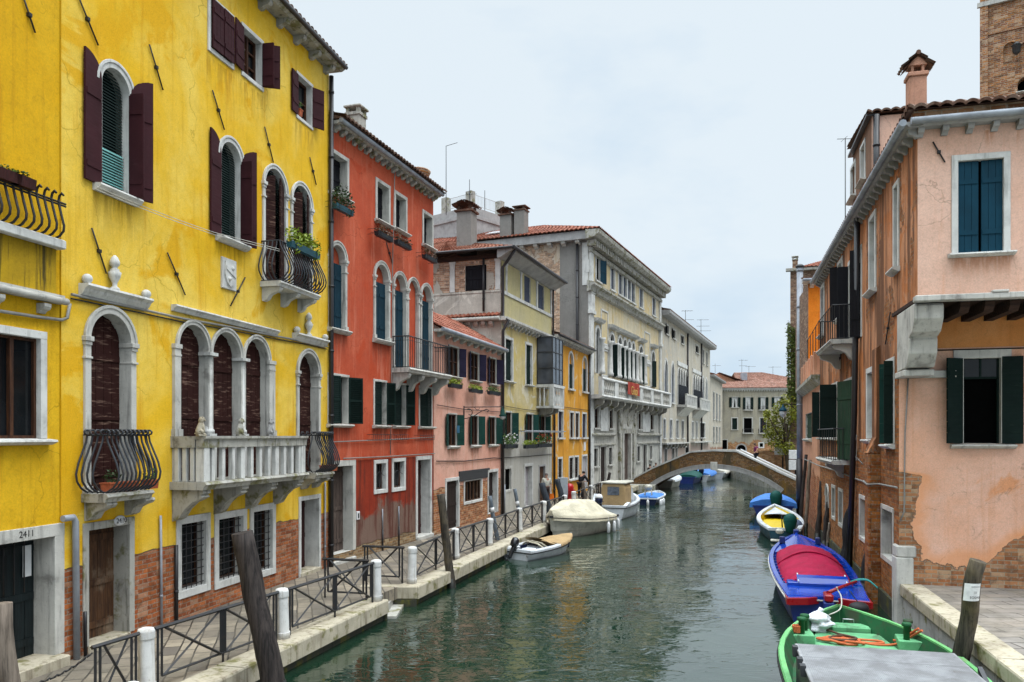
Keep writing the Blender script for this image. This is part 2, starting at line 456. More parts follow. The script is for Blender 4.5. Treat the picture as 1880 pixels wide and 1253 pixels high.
def add_drips(mat, rects, c, amt=.6, length=.9):
    """rain runs below sills: rects are (x0, x1, z of the sill)"""
    tr = mat.node_tree; bs = next(n for n in tr.nodes if n.type == 'BSDF_PRINCIPLED'); src = bs.inputs['Base Color'].links[0].from_socket
    t = NT.__new__(NT); t.t = tr; t.mat = mat; t.co = t.n('ShaderNodeTexCoord').outputs['Object']; p = t.sep(t.co)
    st = t.noise(t.mapv(t.co, scale=(1,1,.10)), 7.0, 5, .65); wob = t.math('MULTIPLY', t.math('SUBTRACT', st, .5), 1.8); tot = None
    for x0, x1, z in rects:
        fx = t.math('MULTIPLY', t.smooth(p[0], x0-.05, x0+.08), t.smooth(p[0], x1-.08, x1+.05, 1, 0))
        d = t.math('ADD', t.math('SUBTRACT', z, p[2]), wob)
        m = t.math('MULTIPLY', fx, t.math('MULTIPLY', t.smooth(d, .1, length, 1, 0), t.math('LESS_THAN', p[2], z)))
        tot = m if tot is None else t.math('MAXIMUM', tot, m)
    col = t.mix(t.math('MULTIPLY', t.math('MULTIPLY', tot, t.smooth(st, .42, .60)), amt), src, c)
    t.set(bs.inputs['Base Color'], col)
M = {}
BRK1 = ((.47,.14,.04), (.30,.075,.025), (.30,.22,.16))
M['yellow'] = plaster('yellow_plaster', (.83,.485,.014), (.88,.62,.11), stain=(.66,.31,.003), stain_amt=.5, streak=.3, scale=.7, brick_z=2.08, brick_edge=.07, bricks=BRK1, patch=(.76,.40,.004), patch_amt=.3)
M['yellow_shaded'] = plaster('yellow_plaster_wing_shaded', (.74,.40,.004), (.78,.46,.015), stain=(.55,.26,.004), stain_amt=.5, streak=.35, seed=2)  # the yellow plaster again, with the wing's shade put into its colour
M['yellow_stained'] = plaster('yellow_plaster_mouldy', (.55,.34,.01), (.36,.22,.01), stain=(.035,.03,.012), stain_amt=.9, streak=.8, seed=5, mould=(.06,.05,.01))
M['red'] = plaster('red_plaster', (.50,.078,.032), (.58,.115,.052), stain=(.70,.24,.15), stain_amt=.4, streak=.35, seed=1, patch=(.50,.065,.02), patch_amt=.2)
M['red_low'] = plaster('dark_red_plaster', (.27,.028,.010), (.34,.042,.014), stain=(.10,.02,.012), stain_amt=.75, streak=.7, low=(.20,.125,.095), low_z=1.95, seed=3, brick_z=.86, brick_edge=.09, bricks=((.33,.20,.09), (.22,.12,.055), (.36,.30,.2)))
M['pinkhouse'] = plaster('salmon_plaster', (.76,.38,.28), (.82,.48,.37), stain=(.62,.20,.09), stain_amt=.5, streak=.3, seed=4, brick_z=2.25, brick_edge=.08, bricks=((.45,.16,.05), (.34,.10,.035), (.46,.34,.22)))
M['beige'] = plaster('ochre_beige_plaster', (.60,.46,.16), (.62,.52,.30), stain=(.30,.26,.17), stain_amt=.5, streak=.5, patch=(.66,.60,.46), patch_amt=.35, seed=6, low=(.50,.48,.43), low_z=4.6)
M['beige_top'] = plaster('pale_yellow_plaster', (.58,.50,.25), (.52,.46,.27), stain=(.35,.30,.18), stain_amt=.35, streak=.3, seed=7)
M['greyside'] = plaster('peeling_grey_plaster', (.48,.44,.38), (.60,.56,.49), stain=(.22,.2,.18), stain_amt=.4, streak=.4, patch=(.72,.68,.60), patch_amt=.4, seed=8)
M['brickpatch'] = plaster('plaster_over_brick', (.52,.47,.40), (.45,.40,.34), chips=.9, chip_scale=.45, bricks=((.55,.34,.22), (.42,.22,.13), (.58,.50,.42)), seed=9)
M['orange'] = plaster('orange_ochre_plaster', (.72,.31,.025), (.74,.38,.06), stain=(.42,.17,.02), stain_amt=.6, streak=.4, patch=(.66,.50,.30), patch_amt=.15, seed=10)
M['palazzo'] = plaster('pale_palazzo_plaster', (.66,.52,.29), (.62,.55,.41), stain=(.30,.26,.18), stain_amt=.55, streak=.5, seed=11, patch=(.64,.46,.20), patch_amt=.15)
M['palazzo_low'] = stone('palazzo_stone_base', (.56,.54,.48), (.14,.13,.11), .8)
M['cement'] = plaster('grey_cement_render', (.235,.22,.20), (.27,.255,.235), stain=(.17,.16,.15), stain_amt=.4, streak=.3, seed=12)
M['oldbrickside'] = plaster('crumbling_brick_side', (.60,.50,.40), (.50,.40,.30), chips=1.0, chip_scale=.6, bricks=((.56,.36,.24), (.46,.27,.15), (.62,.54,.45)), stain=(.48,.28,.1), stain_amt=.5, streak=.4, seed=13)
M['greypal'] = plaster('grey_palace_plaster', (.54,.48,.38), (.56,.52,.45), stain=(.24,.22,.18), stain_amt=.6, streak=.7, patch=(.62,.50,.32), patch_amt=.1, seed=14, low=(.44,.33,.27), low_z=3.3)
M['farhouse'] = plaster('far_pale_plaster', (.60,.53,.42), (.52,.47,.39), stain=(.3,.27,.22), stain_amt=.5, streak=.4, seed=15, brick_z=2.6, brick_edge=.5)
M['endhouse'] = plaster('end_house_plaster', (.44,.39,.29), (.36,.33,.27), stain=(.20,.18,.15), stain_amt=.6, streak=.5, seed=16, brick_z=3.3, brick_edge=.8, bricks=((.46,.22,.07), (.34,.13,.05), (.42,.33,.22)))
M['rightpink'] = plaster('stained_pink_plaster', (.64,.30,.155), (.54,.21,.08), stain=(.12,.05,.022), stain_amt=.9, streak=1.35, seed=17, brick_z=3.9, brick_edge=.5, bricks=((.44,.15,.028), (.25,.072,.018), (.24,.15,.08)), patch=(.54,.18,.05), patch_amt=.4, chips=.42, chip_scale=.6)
M['frontup'] = plaster('pale_salmon_plaster', (.80,.48,.35), (.82,.54,.42), stain=(.74,.32,.16), stain_amt=.35, streak=.15, seed=18, scale=.7)
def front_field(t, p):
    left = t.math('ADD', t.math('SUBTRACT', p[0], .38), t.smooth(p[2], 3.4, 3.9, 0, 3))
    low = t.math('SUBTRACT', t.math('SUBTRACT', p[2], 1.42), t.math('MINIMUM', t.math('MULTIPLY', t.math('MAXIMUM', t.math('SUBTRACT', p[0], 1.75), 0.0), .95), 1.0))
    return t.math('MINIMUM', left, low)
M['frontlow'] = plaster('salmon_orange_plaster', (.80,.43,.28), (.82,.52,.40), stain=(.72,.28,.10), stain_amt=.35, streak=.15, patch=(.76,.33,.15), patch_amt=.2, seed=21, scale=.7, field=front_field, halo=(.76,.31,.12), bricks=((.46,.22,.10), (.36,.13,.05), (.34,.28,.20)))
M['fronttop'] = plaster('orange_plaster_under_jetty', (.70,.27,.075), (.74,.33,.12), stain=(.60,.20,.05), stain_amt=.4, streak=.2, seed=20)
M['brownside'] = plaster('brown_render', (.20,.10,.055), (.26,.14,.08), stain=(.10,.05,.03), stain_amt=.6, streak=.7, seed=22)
M['orangehouse'] = plaster('bright_orange_plaster', (.78,.22,.015), (.80,.27,.03), stain=(.60,.15,.01), stain_amt=.4, streak=.3, seed=23)
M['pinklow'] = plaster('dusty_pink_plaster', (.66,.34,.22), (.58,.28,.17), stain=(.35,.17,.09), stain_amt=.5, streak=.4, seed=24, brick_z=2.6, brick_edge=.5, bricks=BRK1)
M['tower'] = brick('tower_brick', (.46,.19,.055), (.24,.10,.06), (.40,.33,.25), h=.095, w=.30, ms=.014)
M['ivytower'] = brick('old_brown_brick', (.26,.15,.09), (.20,.10,.07), (.34,.28,.22))
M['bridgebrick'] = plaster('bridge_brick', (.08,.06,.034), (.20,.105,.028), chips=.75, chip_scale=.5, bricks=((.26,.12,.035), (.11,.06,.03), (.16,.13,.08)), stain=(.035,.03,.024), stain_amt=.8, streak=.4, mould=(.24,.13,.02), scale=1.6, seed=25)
M['stone'] = stone('istrian_stone', (.60,.58,.53), (.09,.083,.075), .75)
M['stone_clean'] = stone('clean_white_stone', (.70,.69,.655), (.13,.12,.108), .6)
M['stone_old'] = stone('blackened_stone', (.46,.44,.39), (.055,.05,.042), 1.0, moss=.45)
M['stone_edge'] = stone('quay_stone', (.50,.44,.33), (.13,.095,.055), .85, moss=.35)
M['stone_wet'] = stone('wet_algae_stone', (.055,.055,.04), (.012,.014,.01), .8, moss=.5)
M['stone_grey'] = stone('grey_stone', (.40,.39,.38), (.14,.135,.13), .5)
M['bollard'] = stone('whitewashed_stone', (.70,.69,.67), (.24,.19,.14), .75, 1.6)
M['iron'] = iron('black_iron')
M['wrought'] = iron('dark_wrought_iron', (.03,.034,.042), .42)
M['shut_brown'] = paint('aubergine_shutter_paint', (.052,.014,.018), .6, (.10,.05,.055), .25, (1,1,8))
M['shut_old'] = paint('worn_brown_boards', (.034,.010,.008), .7, (.26,.16,.12), .75, (1,1,7), bump=.4)
M['shut_teal'] = paint('teal_shutter_paint', (.010,.040,.062), .6, (.05,.10,.11), .55, (7,7,.6))
M['shut_navy'] = paint('petrol_blue_shutter_paint', (.005,.05,.085), .45, (.012,.06,.09), .4, (6,6,.4))
M['shut_green'] = paint('bottle_green_shutter_paint', (.006,.018,.015), .6, (.04,.06,.05), .3)
M['shut_green2'] = paint('mid_green_shutter_paint', (.010,.050,.040), .6, (.13,.17,.14), .35)
M['shut_mossy'] = paint('peeling_green_shutter_paint', (.02,.055,.03), .6, (.07,.06,.05), .7, (7,7,.7), bump=.4)
M['shut_violet'] = paint('violet_shutter_paint', (.022,.018,.045), .6, (.02,.018,.04), .3)
M['shut_black'] = paint('black_shutter_paint', (.010,.010,.014), .5, (.02,.02,.025), .3)
M['shut_blue'] = paint('slate_blue_shutter_paint', (.07,.085,.13), .55, (.12,.13,.16), .4, (7,7,.6))
M['louvre_teal'] = paint('pale_teal_blind', (.19,.44,.42), .5, (.12,.28,.28), .3)
M['louvre_dark'] = paint('dark_green_blind', (.018,.035,.032), .5, (.05,.08,.075), .3)
M['door_brown'] = wood('old_brown_door_wood', (.12,.055,.025), (.035,.017,.01), .7, light=(.26,.19,.13))
M['door_dark'] = wood('dark_door_wood', (.035,.02,.016), (.014,.009,.008), .65)
M['door_red'] = wood('dark_red_door_wood', (.06,.014,.012), (.025,.008,.008), .5)
M['door_green'] = wood('blackish_green_door', (.012,.02,.022), (.006,.009,.01), .5)
M['door_grey'] = wood('weathered_grey_door', (.12,.085,.07), (.045,.033,.028), .8, light=(.17,.13,.11))
M['door_pale'] = wood('pale_lilac_door', (.48,.45,.47), (.40,.37,.39), .7)
M['casement'] = wood('brown_casement_wood', (.10,.04,.018), (.03,.014,.01), .5)
M['glass'] = glass_dark('dark_window_glass')
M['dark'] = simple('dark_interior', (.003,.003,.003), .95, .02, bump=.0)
M['curtain'] = cloth('white_curtain', (.62,.61,.58))
M['tile'] = tiles('terracotta_tiles', (.27,.095,.055), lichen=.5)
M['tile_dark'] = tiles('weathered_dark_tiles', (.15,.075,.05), lichen=.65)
M['tile_far'] = tiles('faded_far_tiles', (.25,.115,.08), lichen=.6)
M['tile_red'] = tiles('red_terracotta_tiles', (.27,.085,.05), lichen=.5)
M['lead'] = simple('grey_lead_gutter', (.36,.39,.44), .45, .5, var=.4, scale=3)
M['gutter_dark'] = simple('dark_copper_gutter', (.035,.03,.032), .45, .5, var=.4, scale=3)
M['timber'] = wood('dark_roof_timber', (.075,.04,.028), (.02,.012,.01), .85, axis='x')
M['cable'] = simple('grey_cable', (.30,.29,.27), .6)
M['cable_dark'] = simple('black_cable', (.02,.02,.022), .6)
M['pipe_grey'] = simple('grey_metal_pipe', (.34,.36,.40), .45, .5, var=.35, scale=2.5)
M['pipe_black'] = simple('black_metal_pipe', (.02,.019,.022), .45, .5)
M['terra'] = simple('terracotta_pot', (.52,.13,.055), .75, var=.35)
M['plastic_teal'] = simple('teal_plastic_box', (.02,.09,.12), .5)
M['plastic_dark'] = simple('dark_plastic_box', (.02,.024,.03), .5)
M['leaf'] = leafmat('green_leaves', (.05,.11,.02), (.10,.17,.03))
M['leaf_yellow'] = leafmat('yellow_green_leaves', (.30,.36,.02), (.16,.24,.02))
M['leaf_dark'] = leafmat('dark_leaves', (.018,.045,.012), (.04,.08,.02))
M['leaf_tree'] = leafmat('olive_leaves', (.12,.16,.014), (.34,.32,.025))
M['leaf_red'] = leafmat('reddish_dry_leaves', (.16,.06,.03), (.09,.07,.03))
M['flower_red'] = simple('red_petals', (.55,.05,.03), .6)
M['flower_white'] = simple('white_petals', (.75,.72,.72), .6)
M['ivy'] = leafmat('ivy_leaves', (.045,.085,.012), (.14,.16,.03))
M['bark'] = wood('tree_bark', (.10,.075,.05), (.04,.03,.02), .9)
M['pile'] = wood('tarred_mooring_wood', (.06,.047,.042), (.012,.010,.010), .75)
M['pile_grey'] = wood('grey_painted_post', (.17,.20,.23), (.09,.11,.13), .7)
M['pile_blue'] = wood('blue_grey_post', (.06,.07,.085), (.02,.025,.033), .75)
M['pile_black'] = wood('black_pointed_post', (.032,.030,.032), (.010,.009,.010), .85)
M['pile_light'] = wood('bleached_post_wood', (.24,.19,.15), (.09,.07,.055), .85)
M['pile_moss'] = wood('mossy_mooring_wood', (.10,.082,.062), (.018,.016,.014), .85, light=(.14,.11,.06))
M['white_band'] = simple('white_painted_band', (.75,.75,.74), .6)
M['bark_wet'] = simple('black_algae', (.012,.013,.01), .5)
M['gel_white'] = paint('white_gelcoat', (.74,.77,.80), .25, (.45,.47,.48), .25, (1,1,1), .5, bump=.03)
M['gel_cream'] = paint('cream_gelcoat', (.62,.59,.50), .3, (.35,.34,.28), .35, (1,1,1), .4, bump=.03, grime=.35)
M['rubber'] = simple('black_rubber', (.015,.015,.017), .6)
M['tarp_cream'] = cloth('cream_tarpaulin', (.62,.56,.42))
M['tarp_tan'] = cloth('tan_canvas', (.44,.30,.15), dirt=.2)
M['tarp_red'] = cloth('crimson_tarpaulin', (.40,.004,.05), .75, .6)
M['tarp_blue'] = cloth('blue_tarpaulin', (.06,.22,.62), .55, .3)
M['tarp_green'] = cloth('dark_green_tarpaulin', (.004,.085,.07), .6, .2)
M['boat_blue'] = paint('glossy_blue_boat_paint', (.005,.055,.44), .13, (.2,.3,.5), .0, (1,1,1), .6, bump=.0, speck=.0)
M['boat_blue2'] = paint('dark_blue_boat_paint', (.006,.028,.20), .2, (.05,.08,.2), .2, (1,1,1), .5, bump=.03, grime=.5)
M['boat_teal'] = paint('teal_hull_paint', (.01,.075,.115), .3, (.03,.05,.05), .3, (1,1,1), .5, bump=.03, grime=.5)
M['boat_red'] = paint('glossy_red_boat_paint', (.30,.007,.010), .25, (.12,.01,.01), .35, (1,1,1), .5, bump=.03)
M['boat_green'] = paint('green_boat_paint', (.14,.42,.20), .45, (.06,.24,.09), .5, (1,1,1), .3, bump=.1, grime=.6)
M['boat_green2'] = paint('dark_green_boat_paint', (.012,.10,.035), .4, (.08,.05,.025), .35, (1,1,2), .3, bump=.1, grime=.7)
M['boat_greenw'] = paint('worn_green_boat_paint', (.17,.50,.18), .5, (.22,.13,.07), .6, (1,1,1), .4, bump=.25)
M['boat_yellow'] = simple('yellow_boat_floor', (.80,.56,.005), .45, .4, var=.2, scale=3)
def deck_mat():
    t = NT('grey_checker_deck')
    n1 = t.noise(t.co, 2.2, 8, .68, .4); n2 = t.noise(t.co, 28, 3)
    ck = t.n('ShaderNodeTexChecker', {'Vector': t.mapv(t.co, rot=(0,0,.785)), 'Scale': 55.0}).outputs['Fac']
    col = t.mix(t.smooth(n1, .35, .62), (.34,.345,.355), (.22,.22,.225))
    col = t.mix(t.math('MULTIPLY', ck, .35), col, (.12,.12,.125)); col = t.mix(t.smooth(n1, .60, .70, 0, .6), col, (.12,.095,.07)); col = t.mix(t.smooth(n2, .64, .72, 0, .5), col, (.08,.08,.08))
    return t.done(col, .5, t.bump(t.math('ADD', ck, n2), .4, .006), .4)
M['deck_grey'] = deck_mat()
M['metal_dark'] = simple('dark_steel', (.04,.042,.046), .5, .5)
M['metal'] = simple('bare_steel', (.45,.45,.46), .35, .5, metal=.8)
M['brass'] = simple('brass', (.65,.42,.10), .3, .5, metal=.9)
M['engine_black'] = simple('black_engine_cowl', (.012,.013,.016), .25, .6)
M['engine_navy'] = simple('navy_engine_cowl', (.012,.02,.06), .2, .6)
M['white'] = simple('white_enamel', (.78,.78,.78), .4, .4, var=.12)
M['rope_orange'] = simple('orange_rope', (.58,.14,.05), .8, scale=60, bump=.5)
M['rope_dark'] = simple('dark_rope', (.10,.055,.035), .85, scale=60, bump=.5)
M['rope_teal'] = simple('teal_hose', (.03,.30,.28), .5)
M['rope_white'] = simple('white_rope', (.6,.58,.52), .8, scale=60, bump=.5)
M['bag_white'] = cloth('white_plastic_bag', (.72,.75,.78), .4, 0)
M['red_paint'] = simple('red_enamel', (.50,.008,.012), .35, .5)
M['bag_orange'] = simple('orange_plastic_bag', (.80,.17,.01), .5)
M['lamp_glass'] = simple('milky_lamp_glass', (.62,.66,.68), .2, .5)
M['skin'] = simple('skin', (.52,.27,.18), .5, .4)
M['hair_dark'] = simple('dark_hair', (.02,.015,.012), .6)
M['hair_grey'] = simple('grey_hair', (.22,.19,.17), .6)
M['shirt_white'] = cloth('cream_shirt', (.70,.67,.58), dirt=0)
M['cloth_black'] = cloth('black_clothing', (.016,.018,.024), dirt=0)
M['cloth_brown'] = cloth('dark_trousers', (.04,.022,.018), dirt=0)
M['cloth_purple'] = cloth('purple_top', (.22,.04,.12), dirt=0)
M['board_grey'] = simple('grey_notice_board', (.42,.46,.50), .5)
M['paving_left'] = paving_mat('wet_stone_paving', (.36,.30,.22), (.12,.105,.09), (.02,.018,.014), .55, .30, 1.29, .45)
M['paving_right'] = paving_mat('damp_stone_paving', (.30,.275,.25), (.24,.215,.195), (.05,.045,.04), .75, .36, .0, .45)
M['banner'] = simple('red_banner_cloth', (.42,.05,.03), .8)
M['sign_text'] = simple('black_lettering', (.03,.03,.03), .6)
M['sign_gold'] = simple('gold_lettering', (.75,.5,.12), .6)
M['sign_blue'] = simple('blue_notice', (.03,.13,.22), .6)
M['paper_teal'] = simple('pale_teal_paper', (.33,.58,.60), .6, var=.1)
M['skylight'] = simple('white_skylight_glass', (.75,.77,.79), .15, .6)
M['water'] = water_mat()
M['bed'] = simple('canal_mud', (.03,.03,.02), .9)
M['chimney_pink'] = plaster('pink_chimney_render', (.55,.29,.20), (.46,.22,.14), stain=(.2,.11,.07), stain_amt=.6, streak=.5)
M['stone_quaywall'] = stone('pale_quay_wall_stone', (.44,.43,.41), (.10,.095,.08), .75, moss=.2)
M['stone_white_rail'] = stone('parapet_coping_stone', (.56,.55,.52), (.2,.19,.17), .4)
M['bay_glass'] = glass_dark('bay_window_glass', (.05,.055,.065), .05)
M['cabin_pvc'] = simple('clear_plastic_window', (.16,.19,.24), .2, .6, var=.7, scale=5)
M['cover_slate'] = cloth('slate_blue_cover', (.13,.16,.24), dirt=.1)
SKY0, SKY1, ZENITH = (5.5, 7.1, 8.7), (7.9, 8.8, 9.4), 6.5
SUN_E, EXPOSURE = 1.0, 0.12
# ------------------------------------------------------------------ building parts
DRIPS = {}
def wall(F, parent, x0, x1, z0, z1, ops, mats, name='wall', back=None, top=True, ends=(True, True)):
    """front sheet with real openings and reveals; back = depth of the block behind it"""
    mb = MB()
    if not isinstance(mats, (list, tuple)): mats = [mats, mats]
    xs = sorted(set([x0, x1] + [min(max(v, x0), x1) for o in ops for v in (o['s0'], o['s1'])]))
    zs = sorted(set([z0, z1] + [min(max(v, z0), z1) for o in ops for v in (o['z0'], o['z1'])]))
    xs = [x for i, x in enumerate(xs) if i == 0 or x - xs[i-1] > 1e-4]
    zs = [z for i, z in enumerate(zs) if i == 0 or z - zs[i-1] > 1e-4]
    P = [[mb.add((x, 0, z)) for x in xs] for z in zs]
    for j in range(len(zs)-1):
        for i in range(len(xs)-1):
            cx, cz = (xs[i]+xs[i+1])/2, (zs[j]+zs[j+1])/2
            if any(o['s0'] < cx < o['s1'] and o['z0'] < cz < o['z1'] for o in ops): continue
            mb.fi((P[j][i], P[j][i+1], P[j+1][i+1], P[j+1][i]))
    for o in ops:
        a, b, c, d, dp = o['s0'], o['s1'], o['z0'], o['z1'], o['depth']
        if o.get('arch'):
            rise = o['rise']; zsr = d - rise; cx = (a+b)/2
            ar = arc(cx, zsr, (b-a)/2, 14, rise)
            mb.m = 0
            for k in range(7): mb.face(((a,0,d), (ar[k][0],0,ar[k][1]), (ar[k+1][0],0,ar[k+1][1])))
            for k in range(7, 14): mb.face(((b,0,d), (ar[k][0],0,ar[k][1]), (ar[k+1][0],0,ar[k+1][1])))
            mb.m = 1
            for k in range(14):
                p, q = ar[k], ar[k+1]
                mb.face(((p[0],0,p[1]), (q[0],0,q[1]), (q[0],dp,q[1]), (p[0],dp,p[1])))
            jt = zsr
        else:
            jt = d; mb.m = 1
            mb.face(((a,0,d),(b,0,d),(b,dp,d),(a,dp,d)))
        mb.m = 1
        mb.face(((a,0,c),(a,0,jt),(a,dp,jt),(a,dp,c))); mb.face(((b,0,c),(b,dp,c),(b,dp,jt),(b,0,jt)))
        mb.face(((a,0,c),(a,dp,c),(b,dp,c),(b,0,c)))
        mb.m = 0
    if back:
        sm = 2 if len(mats) > 2 else 0
        mb.m = sm
        if ends[0]: mb.face(((x0,0,z0),(x0,back,z0),(x0,back,z1),(x0,0,z1)))
        if ends[1]: mb.face(((x1,0,z0),(x1,0,z1),(x1,back,z1),(x1,back,z0)))
        mb.face(((x0,back,z0),(x1,back,z0),(x1,back,z1),(x0,back,z1)))
        if top: mb.face(((x0,0,z1-.01),(x1,0,z1-.01),(x1,back,z1-.01),(x0,back,z1-.01)))
    return mb.build(name, list(mats), parent, F.M)

def strips(mb, outline, z0, z1, y0, y1, step, gap=.010):
    """boards stacked in z; outline(z) -> (xa, xb)"""
    z = z0
    while z < z1 - .02:
        zt = min(z + step, z1)
        if z1 - zt < step*.35: zt = z1
        a0, b0 = outline(z); a1, b1 = outline(zt - gap)
        if b0 - a0 > .01:
            mb.prism([(a0, z), (b0, z), (b1, zt-gap), (a1, zt-gap)], y0, y1)
        z = zt

def leaf(F, parent, hx, hy, side, width, z0, z1, ang, mat, style='board', arch=0.0, step=.23, name='shutter', tilt=0):
    """one shutter leaf hinged at (hx, hy); ang 0 = closed, 180 = flat on the wall; arch = height of its quarter-round top"""
    mb = MB(); sg = 1 if side == 'L' else -1
    if 20 < ang: ang = min(178, ang + RND.uniform(-6, 4))
    mb.T = Matrix.Translation((hx, hy, 0)) @ Matrix.Rotation(math.radians(-ang*sg), 4, 'Z') @ Matrix.Diagonal((sg, 1, 1, 1))
    zs = z1 - arch; w = width
    def outl(z):
        if arch <= 0 or z <= zs: return (0.0, w)
        k = min(1, (z - zs)/arch)
        return (min(w-.02, w*(1 - math.sqrt(max(0, 1 - k*k)))), w)
    top = zs
    def fullpoly(i):
        pts = [(i, z0+i), (w-i, z0+i), (w-i, z1-i)]
        if arch > 0: pts += [(outl(zs + arch*math.sin(PI/2*k/6))[0]+i, zs + arch*math.sin(PI/2*k/6)-i) for k in (5,4,3,2,1)]
        pts += [(i, zs-(i if arch <= 0 else 0))]
        return pts
    if style == 'board':
        mb.prism(fullpoly(.006), -.026, -.008)
        strips(mb, outl, z0, zs, -.045, -.022, step)
        if arch > 0: strips(mb, outl, zs, z1, -.045, -.022, arch/4)
        mb.box(.03, w-.03, -.008, .008, z0+.25, z0+.35); mb.box(.03, w-.03, -.008, .008, zs-.4, zs-.3)
    elif style == 'plank':
        mb.prism(fullpoly(.006), -.03, -.008)
        n = max(3, round(w/.14))
        for k in range(n):
            a = w*k/n; b = w*(k+1)/n - .008
            zt = z1 if arch <= 0 else zs + arch*math.sqrt(max(0, 1-(1-(a+b)/2/w)**2))
            mb.box(a, b, -.045, -.026, z0, zt)
        for z in (z0+.22*(zs-z0), z0+.78*(zs-z0)): mb.box(.02, w-.02, -.062, -.045, z-.05, z+.05)
    else:                                                                # louvre
        fwd = .055
        mb.box(0, fwd, -.045, 0, z0, zs); mb.box(w-fwd, w, -.045, 0, z0, z1)
        mb.box(fwd, w-fwd, -.045, 0, z0, z0+fwd); mb.box(fwd, w-fwd, -.045, 0, zs-fwd, zs)
        zm = (z0+zs)/2; mb.box(fwd, w-fwd, -.045, 0, zm-.04, zm+.04)
        if arch > 0: mb.prism([(outl(zs)[0], zs), (w-fwd, zs), (w-fwd, z1-.03)] + [(outl(zs+arch*k)[0], zs+arch*k) for k in (.95,.85,.7,.5,.25)], -.035, -.012)
        n = max(4, int((zs-z0)/step))
        for k in range(n):
            z = z0 + fwd + (zs-z0-2*fwd)*(k+.5)/n
            mb.prismx([(-.043, z-.03*step/.06), (-.037, z-.034*step/.06), (-.004, z+.03*step/.06), (-.010, z+.034*step/.06)], fwd, w-fwd)
    return mb.build(name, M[mat], parent, F.M)

